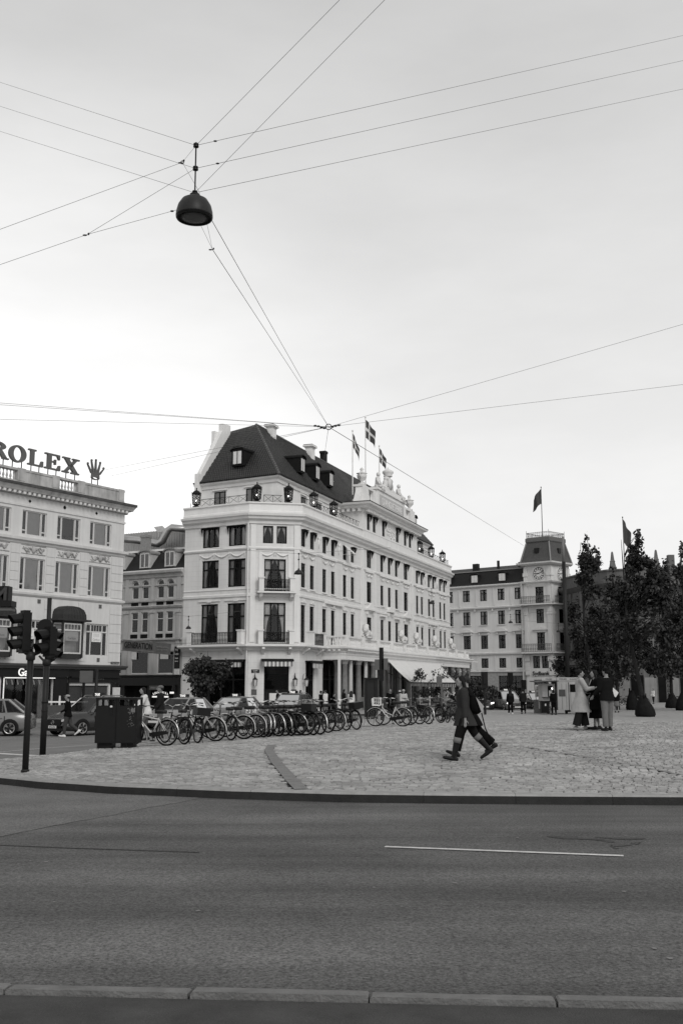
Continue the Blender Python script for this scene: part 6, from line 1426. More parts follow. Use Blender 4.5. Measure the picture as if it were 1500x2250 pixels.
HUB = (HX, HY, HZ)
K3 = (-2.15, 16.50, 8.69)
wire([(LX + .04, LY - .05, zb - .01), K3], 0.0025, 'short wire from under the lamp shade to a clamp below it')
wire([(LX + .17, LY + .02, zb - .01), K3], 0.0025, 'second short wire from the lamp shade to the clamp below it')
wire([K3, HUB], 0.0056, 'long wire from the clamp below the lamp to the wire junction above the hotel')
wire([(LX + .02, LY, zl), HUB], 0.0056, 'long wire from the lamp neck to the wire junction above the hotel')
wire([HUB, ext(HUB, (-11.10, 33.00, 10.59), 1.4)], 0.0068, 'highest wire running left from the junction above the hotel')
wire([HUB, ext(HUB, (-11.10, 33.00, 10.53), 1.4)], 0.0068, 'wire just below the highest one, running left from the junction')
wire([HUB, ext(HUB, (-11.41, 34.00, 10.30), 1.4)], 0.0062, 'lower nearly level wire running left from the junction above the hotel')
wire([HUB, ext(HUB, (12.95, 38.00, 15.05), 1.4)], 0.0068, 'upper wire rising right from the junction above the hotel')
wire([HUB, ext(HUB, (13.50, 40.00, 13.27), 1.4)], 0.0068, 'lower wire rising right from the junction above the hotel')
wire([HUB, (26.13, 149.00, 21.40)], 0.0136, 'long wire falling from the junction to the clock tower')
wire([HUB, (-15.51, 69.00, 15.43)], 0.0081, 'lower slack wire from the junction to the crown sign')
wire([HUB, (-15.86, 69.00, 15.87)], 0.0081, 'upper slack wire from the junction to the crown sign')
wire([HUB, (-1.49, 86.00, 20.19)], 0.0087, 'steep wire from the junction down to the hotel roof')
j = MB(); j.X = T(*HUB); rr = random.Random(5)
j.ring((0, 0, 0), .12, .02, 1, 12, 5)
for dx, dz in ((-.42, .03), (-.30, -.02), (-.18, -.04), (.15, .02), (.28, .05), (.42, .09), (-.55, .02)): j.ball((dx, rr.uniform(-.1, .1), dz), (.075, .04, .045), 7, 5)
j.tube([(-.62, 0, .02), (0, 0, 0), (.5, 0, .1)], .015, 5); tag(j.build('wire_junction', BLACK, None), 'cluster of black insulators where wires meet above the hotel roof', 'insulators')
for p, lab, c in ((K1, 'small black ring clamp joining wires left of the lamp stem', 1), (K2, 'small clamp where two wires join, left of the lamp', 0), (K3, 'small clamp joining two wires below the lamp shade', 0)):
    b = MB(); b.X = T(*p); b.ring((0, 0, 0), .022, .007, 1, 10, 5) if c else None; b.ball((-.03, 0, -.01), (.035, .015, .012), 7, 5); b.ball((.02, 0, .025) if c else (.02, 0, .008), (.015, .012, .02), 7, 5); tag(b.build('wire_clamp', BLACK, None), lab, 'clamp')
for px, lab, Y, dx in ((ext(Lt, (7.87, 22.00, 16.30), .026), 'tiny turnbuckle on the topmost right-hand wire beside the lamp stem', 0, 0), (ext(Lm, (7.84, 22.00, 15.67), .03), 'tiny turnbuckle on the middle right-hand wire beside the lamp stem', 0, 0), (ext(K2, (-2.39, 14.40, 8.39), .93), 'small black insulator on the wire left of the lamp shade', 0, 0)):
    b = MB(); b.X = T(*px); b.ball((0, 0, 0), (.03, .015, .014), 7, 5); tag(b.build('wire_clamp', BLACK, None), lab, 'clamp')
# small hanging lamps far off
def far_lamp(p, d, rod, lab, span_):
    t = thing('street_lamp', lab, 'street lamp', p, 0, 'small bell lamps hung over the streets'); b = MB(); r = d / 2
    b.lathe([(r, 0), (r * .97, r * .25), (r * .8, r * .62), (r * .45, r * .9), (r * .2, r * 1.0), (r * .2, r * 1.25), (.02, r * 1.3)], 14); b.build('shade', LAMPM, t, None, True)
    b = MB(); b.tube([(0, 0, r * 1.2), (0, 0, rod)], .022, 5); b.ball((0, 0, rod * .72), .06, 6, 5); b.ball((0, 0, rod), .06, 6, 5); b.build('rod', BLACK, t)
    b = MB(); b.tube([(-span_, 0, rod + .4), (0, 0, rod), (span_, 0, rod + .4)], .009, 4); b.build('span_wire', M('wire_steel', .09), t)
far_lamp((-2.79, 68.00, 8.70), .60, 1.35, 'small bell lamp hanging in front of the hotel corner windows', 6)
far_lamp((-11.63, 80.00, 5.80), .42, .95, 'small bell lamp hanging by the left edge of the hotel', 4)
far_lamp((9.46, 110.00, 10.02), .60, 1.6, 'small bell lamp hanging before the far end of the hotel front', 4)
far_lamp((17.68, 110.00, 8.02), .46, .9, 'small bell lamp hanging in front of the bank windows', 5)
far_lamp((22.65, 110.00, 7.08), .46, .9, 'small bell lamp hanging in front of the clock tower', 5)
# ================================================================= STREET FURNITURE
HEADM = M('signal_housing', .008, .5, .15, 5); LENS = M('dark_lens', .035, .25, .2, 8, spec=.6)
def signal_head(parent, n, Mx, lit=None):
    """n-lamp traffic signal facing -Y, bottom at z=0"""
    s = .235; b = MB(); b.box(-.13, .13, .0, .16, 0, s * n); b.box(-.10, .10, .02, .14, -.05, 0); b.box(-.10, .10, .02, .14, s * n, s * n + .04)
    o = b.build('signal_head', HEADM, parent, Mx)
    for i in range(n):
        z = s * (i + .5); v = MB(); k = 12; a0, a1 = -.25 * PI, 1.25 * PI; r = .105; rings = []
        for q in range(k + 1):
            a = a0 + (a1 - a0) * q / k; x, zz = r * math.cos(a), r * math.sin(a); dep = .24 * (.45 + .55 * (math.sin(a) * .5 + .5)); rings.append([(x, 0, z + zz), (x * .96, -dep, z + zz * .96 - .03), (x * .90, -dep, z + zz * .90 - .03), (x * .94, 0, z + zz * .94)])
        v.loft(rings); put(bpy.data.objects.new('visor', v.mesh('visor', HEADM, False)), o)
        l = MB(); l.prism([(.095 * math.cos(a), -.012, z + .095 * math.sin(a)) for a in [2 * PI * q / 14 for q in range(14)]], (0, .01, 0)); l.cur = 1
        if lit == i: l.prism([(-.02, -.02, z - .05), (.05, -.02, z - .05), (.05, -.02, z - .02), (.0, -.02, z - .01), (.0, -.02, z + .04), (-.03, -.02, z + .03)], (0, .008, 0))
        put(bpy.data.objects.new('lens', l.mesh('lens', [LENS, LIT])), o)
    return o
px, py, pz = (-5.75, 19.57, -0.05)
tl = thing('traffic_light', 'nearest dark traffic light post with two signal heads, left of the picture', 'traffic light', (px, py, pz)); ZP = WM[tl.name]
topz = (-5.77, 19.57, 2.09)[2] - pz
b = MB(); b.tube([(0, 0, -.05), (0, 0, topz)], .058, 14); b.lathe([(.07, 0), (.08, .04), (.06, .06)], 14, (0, 0, 0)); b.lathe([(.065, 0), (.085, .02), (.085, .12), (.065, .14)], 14, (0, 0, topz - .12)); b.tube([(0, 0, topz - .02), (0, 0, topz + .04)], .066, 14); b.build('post', POSTG, tl, ZP, True)
b = MB(); b.tube([(-.05, 0, topz - .02), (-.16, .0, topz + .06)], .03, 6); b.tube([(.05, 0, topz - .02), (.2, 0, topz + .05)], .03, 6); b.build('bracket', HEADM, tl, ZP)
signal_head(tl, 3, ZP @ T(-.20, -.05, topz + .06) @ RZ(R_(-52)), 2); signal_head(tl, 2, ZP @ T(.26, .02, topz - .0) @ RZ(R_(-38)))
px, py, pz = (-7.46, 26.80, -0.17)
t2 = thing('traffic_light', 'second traffic light post with a tall thin upper tube, right of the nearest one', 'traffic light', (px, py, pz)); ZP = WM[t2.name]
topz = (-7.40, 26.50, 2.06)[2] - pz; tz = (-7.46, 26.50, 3.73)[2] - pz
b = MB(); b.tube([(0, 0, -.05), (0, 0, topz)], .077, 14); b.lathe([(.08, 0), (.11, .04), (.11, .14), (.08, .17)], 14, (0, 0, topz - .05)); b.tube([(0, 0, topz), (0, 0, tz)], .058, 12); b.tube([(0, 0, 1.25), (0, 0, 1.32)], .085, 14); b.tube([(0, 0, 1.05), (0, 0, 1.08)], .085, 14); b.build('post', POSTG, t2, ZP, True)
signal_head(t2, 3, ZP @ T(.16, .05, topz + .13) @ RZ(R_(78))); b = MB(); b.tube([(0, 0, topz), (.2, 0, topz + .12)], .03, 6); b.tube([(0, 0, topz), (-.2, 0, topz + .2)], .03, 6); b.build('bracket', HEADM, t2, ZP)
b = MB(); b.prism([(-.06 + .20 * math.cos(a), -.1, topz + .93 + .20 * math.sin(a)) for a in [2 * PI * q / 20 for q in range(20)]], (0, .02, 0)); b.box(-.12, .04, -.13, -.08, topz + .5, topz + .8); b.cur = 1; b.box(-.02, .16, -.14, -.12, topz + .62, topz + .74); b.build('round_sign', [HEADM, M('pale_sticker', .4)], t2, ZP)
# box sign hanging in at the left edge, on a post beyond the frame
px, py, pz = -7.05, 20.5, -.12
bs = thing('box_sign', 'dark box sign with a big block letter cut off by the left edge', 'sign', (px, py, pz)); Z = WM[bs.name]
z0 = (-6.68, 20.50, 3.13)[2] - pz; z1 = (-6.70, 20.50, 3.43)[2] - pz; xr = (-6.48, 20.50, 3.33)[0] - px
b = MB(); b.tube([(0, .1, -.1), (0, .1, z1 + .1)], .06, 12); b.build('post', POSTG, bs, Z, True)
b = MB(); b.box(-.7, xr, -.12, .12, z0, z1); b.box(-.7, xr + .08, -.16, .16, z0 - .10, z0 + .01); b.cur = 1; b.box(-.7, xr + .07, -.14, .14, z0 - .18, z0 - .14); o = b.build('sign_box', [HEADM, SIGNG], bs, Z)
text('METRO M', .34, M('dim_letter', .05, .4), o, T(xr - .02, -.125, z0 + .03), .006, 'RIGHT', .012)
# double litter bin
binx, biny, binz = (-6.03, 28.57, -0.14)
BW, BH = 1.12, 1.34
bn2 = thing('litter_bin', 'black double litter bin of perforated steel standing on the cobbles', 'bin', (binx, biny, binz), -.06); Z = WM[bn2.name]
BINM = M('bin_paint', .011, .5, .12, 5)
for k, x0 in enumerate((-BW / 2, .004)):
    w = BW / 2 - .004; b = MB(); D_ = .62
    b.box(x0, x0 + w, 0, .025, .14, 1.12); b.box(x0, x0 + .03, .025, D_, .14, 1.12); b.box(x0 + w - .03, x0 + w, .025, D_, .14, 1.12); b.box(x0 + .03, x0 + w - .03, D_ - .025, D_, .14, 1.12); b.box(x0 + .03, x0 + w - .03, .03, D_ - .03, .14, .17)
    b.box(x0, x0 + .055, 0, .06, 1.12, BH - .06); b.box(x0 + w - .055, x0 + w, 0, .06, 1.12, BH - .06); b.box(x0, x0 + .055, D_ - .06, D_, 1.12, BH - .06); b.box(x0 + w - .055, x0 + w, D_ - .06, D_, 1.12, BH - .06); b.box(x0 - .0, x0 + w, -.015, D_ + .015, BH - .06, BH); b.box(x0 + w * .52, x0 + w * .68, .2, .4, 1.12, BH - .06)
    c = b.build('bin_cabinet', BINM, bn2, Z)
    p = MB(); rr = random.Random(k)
    for i in range(19):
        for j in range(24):
            x, z = x0 + .05 + i * .0245, .3 + j * .03
            p.box(x, x + .010, -.004, -.0015, z, z + .010)
    o = put(bpy.data.objects.new('perforations', p.mesh('perforations', M('perforation', .006, .9))), c); o['kind'] = 'stuff'
    d = MB(); d.box(x0 + .02, x0 + w - .02, -.006, -.001, .17, 1.09); put(bpy.data.objects.new('bin_door', d.mesh('bin_door', BINM)), c)
b = MB(); b.box(-.18, -.10, -.02, -.006, .9, 1.08); b.cur = 1; b.prism([(-.14 + .035 * math.cos(a), -.012, 1.10 + .035 * math.sin(a)) for a in [2 * PI * q / 10 for q in range(10)]], (0, .008, 0)); b.build('bin_lock', [BLACK, CURT], bn2, Z)
b = MB(); rr = random.Random(9); b.cur = 0
for i in range(40): x, z = rr.choice([.42, .45, .48, .36, .39]) + rr.uniform(-.06, .02), rr.uniform(.5, 1.06); s_ = .016 if z < .85 else .02; b.box(x, x + s_ * .6, -.010, -.007, z, z + s_ * rr.uniform(.6, 1.6))
for i in range(4): b.box(.40 + .03 * i, .418 + .03 * i, -.011, -.007, .95, 1.04 + .02 * (i % 2))
b.build('stickers', M('faded_sticker', .22, .8, .3, 60), bn2, Z, kind='stuff')
b = MB(); b.box(-.5, -.12, .1, .5, .0, .14); b.box(.12, .46, .1, .5, 0, .14); b.tube([(-.5, .05, 0), (-.5, .05, .15)], .012, 5); b.tube([(.5, .05, 0), (.5, .05, .15)], .012, 5); b.tube([(.3, .02, 0), (.3, .02, .15)], .012, 5); b.build('feet', BLACK, bn2, Z)
# backs of sign boards, info column, posts
def sign_post(lab, base, Y, boards, ztop, r=.06, mat=None, extra=None, name='sign_post'):
    x = base[0]; z = gz(x, Y) - .02; t = thing(name, lab, 'sign', (x, Y, z)); Z = T(x, Y, 0); b = MB(); b.tube([(0, 0, z), (0, 0, ztop)], r, 8); b.build('post', mat or POSTG, t, Z, True)
    for x0, x1, z0, z1 in boards: b = MB(); b.box(x0 - x, x1 - x, -.09, -.05, z0, z1); b.box(x0 - x + .02, x1 - x - .02, -.10, -.09, z0 + .02, z1 - .02); b.box((x0 + x1) / 2 - x - .012, (x0 + x1) / 2 - x + .012, -.105, -.10, z0, z1); b.build('sign_board', SIGNG, t, Z)
    if extra: b = MB(); extra(b); b.build('signal_box', HEADM, t, Z)
    return t
def at(px, py, Y): return (px, py, Y)
Y = 66
sign_post('grey rectangular sign board on a post in front of the shop with shutters', (-15.23, 66.00, 0.05), Y, [((-16.26, 66.00, 1.72)[0], (-15.44, 66.00, 1.72)[0], (-16.26, 66.00, 1.72)[2], (-16.29, 66.00, 2.45)[2])], (-15.33, 66.00, 2.53)[2], .1)
Y = 60
sign_post('tall dark signal post with two grey boards in front of the hotel columns', (2.26, 60.00, 0.18), Y, [((1.88, 60.00, 2.41)[0], (2.14, 60.00, 2.41)[0], (1.88, 60.00, 2.41)[2], (1.89, 60.00, 3.00)[2]), ((2.27, 60.00, 2.41)[0], (2.63, 60.00, 2.41)[0], (2.32, 60.00, 2.41)[2], (2.33, 60.00, 3.05)[2])], (2.20, 60.00, 3.67)[2], .075, HEADM, lambda b: b.box(-.12, .12, -.1, .1, (2.19, 60.00, 1.80)[2], (2.20, 60.00, 3.67)[2]))
Y = 70
sign_post('thin post with a small grey board in front of the cream awning', (6.58, 70.00, -0.04), Y, [((6.25, 70.00, 1.61)[0], (6.58, 70.00, 1.61)[0], (6.25, 70.00, 1.61)[2], (6.25, 70.00, 2.15)[2])], (6.61, 70.00, 2.09)[2], .05, SIGNG)
x, y, z = (1.75, 63.00, 0.11); t = thing('info_column', 'black rounded advertising column with a glossy edge before the hotel colonnade', 'column', (x, 63, gz(x, 63)), .2)
ZT = (1.76, 63.00, 1.90)[2] - gz(x, 63); b = MB(); b.box(-.36, .36, -.2, .2, 0, ZT); b.build('column_body', BLACK, t); b = MB(); b.box(-.40, .40, -.24, .24, ZT + .002, ZT + .1); b.build('column_cap', HEADM, t); b = MB(); b.tube([(.22, -.2, .3), (.22, -.2, ZT - .1)], .05, 8); b.box(-.3, .12, -.215, -.205, .6, ZT - .2); b.build('column_pane', M('glossy_black', .012, .25, .1, 3, spec=.3), t)
def far_signal(lab, bx, Y, ztop, zhead, zb=None):
    z = gz(bx, Y) if zb is None else zb; t = thing('traffic_light', lab, 'traffic light', (bx, Y, z)); b = MB(); b.tube([(0, 0, 0), (0, 0, ztop - z)], .09, 8); b.build('post', POSTG, t); b = MB(); b.box(-.22, .22, -.2, .2, zhead - z, ztop - z); b.box(-.12, .12, -.28, -.2, zhead - z + .3, ztop - z - .1); b.build('signal_head', HEADM, t)
far_signal('back of a far traffic light standing on the square beside the walking woman', (10.23, 76.00, -0.17)[0], 76, (10.26, 76.00, 2.53)[2], (10.23, 76.00, 1.37)[2])
far_signal('back of a far traffic light in front of the bank, left of the kiosk', (15.26, 96.00, -0.61)[0], 96, (15.35, 96.00, 2.71)[2], (15.32, 96.00, 1.61)[2])
far_signal('low far traffic light between the two crossing pedestrians and the kiosk', (17.14, 100.00, -0.70)[0], 100, (17.21, 100.00, 2.09)[2], (17.19, 100.00, 1.20)[2])
x, y, z = (17.90, 84.00, 1.42); zt_ = (17.92, 84.00, 13.43)[2]; zm_ = (17.93, 84.00, 11.39)[2]; t = thing('mast', 'very tall dark mast with a pale thinner top beside the clock tower', 'mast', (x, 84, gz(x, 84)))
z0 = gz(x, 84); b = MB(); b.tube([(0, 0, 0), (0, 0, zm_ - z0)], [.17, .15], 12); b.build('mast_tube', POSTG, t, None, True); b = MB(); b.tube([(0, 0, zm_ - z0), (0, 0, zt_ - z0)], [.12, .10], 10); b.build('mast_top', M('pale_mast_paint', .16, .6), t, None, True)
for lab, p in (('thin lamp arm reaching into the sky left of the spired tree', ((30.02, 128.00, 15.61), (30.76, 128.00, 15.89))), ('thin lamp arm reaching into the sky above the theatre roof at right', ((40.12, 128.00, 16.28), (39.15, 128.00, 15.89)))):
    a, c = p; b = MB(); b.tube([(c[0], c[1], -.6), (c[0], c[1], c[2]), a], .05, 5); b.ball((a[0], a[1], a[2] - .1), (.35, .2, .18), 8, 5); tag(b.build('lamp_arm', SIGNG, None), lab, 'street lamp')
# container with white rail in front of the shops
x, y, z = (-14.86, 54.00, -0.59); t = thing('container', 'grey low container with a white rail along its top, behind the left taxi', 'container', (x, 54, gz(x, 54) - .12), R_(6)); b = MB(); b.box(-.1, 1.6, 0, 1.3, .1, 1.15); b.build('container_body', M('container_grey', .07, .7, .2, 2), t); b = MB(); b.box(-.12, 2.0, -.06, .02, 1.30, 1.37); b.build('rail', WHITEL, t)
b = MB(); 
for q in range(6): b.tube([(-.0 + .38 * q, -.02, 1.1), (-.0 + .38 * q, -.02, 1.3)], .02, 5)
b.build('rail_posts', SIGNG, t)
# ================================================================= CARS
CG = GLASSD
def car(label, loc, rz, L=4.5, Wd=1.84, H=1.6, paint=.02, kind='suv', taxi=None, plate='', text_side=None, lights=False, roof_rails=False, group=None, badge=True):
    """forward is -Y; origin at ground centre"""
    t = thing('parked_car', label, 'car', loc, rz, group); PM = M('car_paint_%03d' % int(paint * 1000), paint, .22, .05, 3, spec=.7); hw = Wd / 2
    zb, zh = .20, H * .575                                            # sill, shoulder
    cx = [(-L / 2, .62, .42, .30), (-L / 2 + .10, .90, .62, .22), (-L / 2 + .45, .97, .92 if kind == 'suv' else .82, .20), (-L * .21, 1.0, zh + .04, .19), (-L * .05, 1.0, zh + .06, .19), (L * .16, 1.0, zh + .08, .19), (L * .33, .985, zh + .10, .19), (L / 2 - .28, .93, zh + .10, .22), (L / 2 - .06, .86, zh - .05, .28), (L / 2, .74, zh - .22, .34)]
    rings = []
    for y, kw, zt, z0 in cx:
        w = hw * kw; zmid = (z0 + zt) / 2 + .05; r = [(-w * .93, y, z0), (-w, y, z0 + .14), (-w, y, zmid), (-w * .965, y, zt - .10), (-w * .86, y, zt), (-w * .45, y, zt + .025), (0, y, zt + .035)]
        rings.append(r + [(-x, yy, z) for x, yy, z in r[-2::-1]])
    b = MB(); b.loft(rings); bd = b.build('body', PM, t, None, True)
    # cabin: roof shell with pillars, glass between
    y0, y1, y2, y3 = -L * .225, -L * .05, (L * .27 if kind == 'suv' else L * .22), (L * .43 if kind == 'suv' else L * .36)
    wb, wr = hw * .86, hw * .66; zr = H; zs = zh + .02
    A, Bp, Cp, Dp = (y0, zs - .02), (y1, zr - .07), (y2, zr - .03), (y3, zs + .06); mid = ((y1 + y2) / 2, zr)
    g = MB(); g.poly([(-wb, A[0], A[1]), (wb, A[0], A[1]), (wr, Bp[0], Bp[1]), (-wr, Bp[0], Bp[1])]); put(bpy.data.objects.new('windscreen', g.mesh('windscreen', CG)), t)
    g = MB(); g.poly([(-wb * .97, Dp[0], Dp[1]), (wb * .97, Dp[0], Dp[1]), (wr, Cp[0], Cp[1]), (-wr, Cp[0], Cp[1])]); put(bpy.data.objects.new('rear_window', g.mesh('rear_window', CG)), t)
    b = MB(); rr_ = []
    for y, z, w in ((Bp[0], Bp[1], wr), (Bp[0] + .35, zr - .01, wr), (mid[0], zr + .01, wr), (Cp[0] - .3, zr - .005, wr), (Cp[0], Cp[1], wr)): rr_.append([(-w - .02, y, z - .07), (-w * .96, y, z - .015), (-w * .5, y, z + .015), (w * .5, y, z + .015), (w * .96, y, z - .015), (w + .02, y, z - .07)])
    b.loft(rr_); rf = put(bpy.data.objects.new('roof', b.mesh('roof', PM, True)), t)
    for s in (-1, 1):
        S = lambda y, z: (s * (wb + (wr - wb) * (z - zs) / (zr - zs)), y, z)
        b = MB(); b.tube([S(*A), S(*Bp)], .045, 6); b.tube([S(*Dp), S(*Cp)], .06, 6); yb = L * .06; b.tube([S(yb, zs), S(yb - .03, zr - .05)], .04, 6); yc = L * .25; b.tube([S(yc + .06, zs), S(yc - .12, zr - .06)], .04, 6)
        b.poly([S(yc + .08, zs), S(*Dp), S(Cp[0] + .02, Cp[1] - .02), S(yc - .10, zr - .06)]) if kind != 'suv' else None
        put(bpy.data.objects.new('pillars', b.mesh('pillars', PM)), t)
        for ya, yb_, yt0, yt1 in ((A[0] + .12, L * .05, Bp[0] + .03, L * .04), (L * .075, yc + .04, L * .06, yc - .15), (yc + .09, Dp[0] - .05, yc - .09, Cp[0])):
            g = MB(); g.poly([S(ya, zs + .01), S(yb_, zs + .01), S(yt1, zr - .075), S(yt0, zr - .075)]); put(bpy.data.objects.new('side_window', g.mesh('side_window', CG)), t)
        b = MB(); b.tube([S(A[0] + .05, zs + .005), S(Dp[0] - .02, zs + .02)], .014, 4); b.tube([S(A[0] + .15, zs + .1), S(Bp[0] + .05, zr - .05), S(mid[0], zr - .045), S(Cp[0], zr - .06), S(Dp[0] - .03, zs + .06)], .012, 4); put(bpy.data.objects.new('window_trim', b.mesh('window_trim', CHROME)), t)
        b = MB(); b.ball((s * (hw + .08), y0 + .28, zs + .10), (.11, .07, .075), 8, 6); b.tube([(s * hw * .9, y0 + .3, zs + .03), (s * (hw + .05), y0 + .28, zs + .08)], .025, 5); put(bpy.data.objects.new('mirror', b.mesh('mirror', BLACK, True)), t)
        b = MB(); b.box(s * hw - .012, s * hw + .012, -L * .16, -L * .16 + .01, .3, zh - .1); b.box(s * (hw + .004) - .008, s * (hw + .004) + .008, L * .065, L * .072, .3, zh - .05); b.box(s * (hw + .004) - .008, s * (hw + .004) + .008, L * .245, L * .252, .42, zh - .05); b.box(s * hw - .03, s * hw + .012, -L * .29, L * .29, .2, .34); put(bpy.data.objects.new('door_gaps', b.mesh('door_gaps', BLACK)), t)
        for y in (L * .03, L * .21): b = MB(); b.tube([(s * (hw + .012), y - .1, zh - .14), (s * (hw + .02), y + .07, zh - .13)], .016, 5); put(bpy.data.objects.new('door_handle', b.mesh('door_handle', PM)), t)
        b = MB(); b.prism([(s * hw * .50, -L / 2 + .045, .70 if kind == 'suv' else .62), (s * hw * .90, -L / 2 + .17, .76 if kind == 'suv' else .66), (s * hw * .93, -L / 2 + .24, .66 if kind == 'suv' else .57), (s * hw * .55, -L / 2 + .03, .60 if kind == 'suv' else .53)], (0, .05, 0)); put(bpy.data.objects.new('headlight', b.mesh('headlight', LAMPGL if lights else M('headlight_glass', .5, .1, .1, 9, spec=.9))), t)
        b = MB(); b.box(s * hw * .70 - .14, s * hw * .70 + .14, L / 2 - .10, L / 2 - .02, zh - .16, zh - .02); put(bpy.data.objects.new('tail_light', b.mesh('tail_light', M('tail_lamp', .05, .2, .1, 9, spec=.8))), t)
        if roof_rails: b = MB(); b.tube([(s * wr * .96, Bp[0] + .1, zr - .02), (s * wr * .96, Bp[0] + .2, zr + .05), (s * wr * .96, Cp[0] - .2, zr + .05), (s * wr * .96, Cp[0] - .05, zr)], .02, 5); put(bpy.data.objects.new('roof_rail', b.mesh('roof_rail', CHROME)), t)
    for s in (-1, 1):
        for y in (-L * .31, L * .30):
            R = .335; arc = MB(); n = 14; ring = [(s * (hw + .006), y + (R + .06) * math.cos(a), R + (R + .06) * math.sin(a)) for a in [PI * (i / n * 1.16 - .08) for i in range(n + 1)]]; arc.poly(ring); put(bpy.data.objects.new('wheel_arch', arc.mesh('wheel_arch', BLACK)), t)
            key = 'wheel'
            if key not in WCACHE:
                w = MB(); w.X = Matrix.Rotation(PI / 2, 4, 'Y'); w.lathe([(R * .66, -.10), (R * .9, -.115), (R, -.07), (R, .07), (R * .9, .115), (R * .66, .10)], 22); WCACHE[key] = w.mesh('wheel', TYRE, True)
                w = MB()
                for sx in (-1, 1):
                    w.X = Matrix.Identity(4); w.ring((sx * .10, 0, 0), R * .66, .018, 0, 20, 5)
                    for k in range(5):
                        for dk in (-.16, .16): a = 2 * PI * k / 5; w.tube([(sx * .085, .05 * math.cos(a), .05 * math.sin(a)), (sx * .105, R * .64 * math.cos(a + dk), R * .64 * math.sin(a + dk))], .022, 4)
                w.ball((0, 0, 0), (.11, .06, .06), 8, 6); WCACHE['rim'] = w.mesh('rim', M('alloy', .5, .3, .05, 4, metal=.9))
                w = MB(); w.X = Matrix.Rotation(PI / 2, 4, 'Y'); w.lathe([(R * .66, -.06), (R * .66, .06)], 18); WCACHE['hub'] = w.mesh('wheel_disc', BLACK)
            o = put(bpy.data.objects.new('wheel', WCACHE['wheel']), t, WM[t.name] @ T(s * (hw - .10), y, R)); put(bpy.data.objects.new('rim', WCACHE['rim']), o); put(bpy.data.objects.new('wheel_disc', WCACHE['hub']), o)
    b = MB(); b.box(-hw * .52, hw * .52, -L / 2 - .012, -L / 2 + .05, .44, .70 if kind == 'suv' else .60); o = put(bpy.data.objects.new('grille', b.mesh('grille', BLACK)), t)
    c = MB()
    if lights:
        for z in (.52, .62): c.box(-hw * .5, -.13, -L / 2 - .026, -L / 2 - .012, z - .014, z + .014); c.box(.13, hw * .5, -L / 2 - .026, -L / 2 - .012, z - .014, z + .014)
    elif kind == 'suv': c.box(-hw * .62, hw * .62, -L / 2 - .0, -L / 2 + .03, .735, .755)
    if badge: c.ring((0, -L / 2 - .02, .57), .085, .012, 1, 14, 4); [c.tube([(0, -L / 2 - .02, .57), (.08 * math.sin(a), -L / 2 - .02, .57 + .08 * math.cos(a))], .009, 4) for a in (0, 2 * PI / 3, 4 * PI / 3)]
    if c.v: put(bpy.data.objects.new('grille_trim', c.mesh('grille_trim', CHROME)), o)
    b = MB(); b.box(-.26, .26, -L / 2 - .03, -L / 2 - .015, .33, .44); o = put(bpy.data.objects.new('number_plate', b.mesh('number_plate', M('plate_white', .6, .5))), t)
    if plate: text(plate, .09, BLACK, o, T(0, -L / 2 - .032, .352), .001)
    b = MB(); b.box(-hw * .8, hw * .8, -L / 2 + .0, -L / 2 + .06, .21, .31); put(bpy.data.objects.new('lower_grille', b.mesh('lower_grille', BLACK)), t)
    if taxi:
        b = MB(); yq = (y1 + y2) / 2 - .25; b.prism([(-.33, yq - .07, H + .03), (.33, yq - .07, H + .03), (.30, yq - .04, H + .17), (-.30, yq - .04, H + .17)], (0, .13, 0)); o = put(bpy.data.objects.new('taxi_sign', b.mesh('taxi_sign', BLACK)), t); text('TAXI', .15, LIT, o, T(0, yq - .085, H + .045) @ Matrix.Rotation(-.2, 4, 'X'), .002, bold=.006)
    if text_side:
        for txt, s_, yy, z, m_ in text_side:
            o = bpy.data.objects.new('side_lettering', text_mesh(txt, s_, .002, 'CENTER', .01)); o.data.materials.clear(); o.data.materials.append(m_); put(o, t, WM[t.name] @ T(-hw - .012, yy, z) @ RZ(-PI / 2)); o = bpy.data.objects.new('side_lettering', o.data); put(o, t, WM[t.name] @ T(hw + .012, yy, z) @ RZ(PI / 2))
    return t
hd = math.atan2(.45, .89)                                               # cars point towards the camera and to the left
def cz_(x, y): return gz(x, y) - .116
def pcar(label, X, Yc, a, **k): return car(label, (X, Yc, cz_(X, Yc)), -a, **k)
pcar('black taxi with a starred grille parked behind the litter bin, front to the left', -11.0, 47.4, R_(36), L=4.46, H=1.64, paint=.02, taxi=True, plate='BM 66 523', roof_rails=True)
pcar('taxi with company letters on its door behind the first bicycles', -8.1, 54.0, R_(27), L=4.7, H=1.52, paint=.2, kind='sedan', taxi=True, text_side=[('DRIVR', .42, 0.35, .52, WHITEL)], group=None)
pcar('middle grey taxi with company letters, parked in front of the hotel entrance', -6.0, 59.5, R_(27), L=4.8, H=1.50, paint=.11, kind='sedan', taxi=True, text_side=[('DRIVR', .42, .35, .5, WHITEL)])
pcar('black taxi facing the camera in front of the chamfered hotel corner', -2.95, 62.5, R_(17), L=4.6, H=1.60, paint=.02, taxi=True, plate='CX 45 112', roof_rails=True)
car('grey hatchback with the number 27 on its door, cut off by the left edge', (-15.65, 46.6, cz_(-15.65, 46.6)), R_(-83), L=4.35, H=1.56, paint=.15, text_side=[('4x27', .34, .2, .52, BLACK)])
X, Yc = (14.07, 92.00, -0.52)[0], 92
car('silver taxi with lit headlights facing the square behind two crossing pedestrians', (X + .2, Yc, cz_(X, Yc)), R_(14), L=4.65, H=1.72, paint=.16, taxi=True, lights=True, roof_rails=True, plate='AF 30 741')
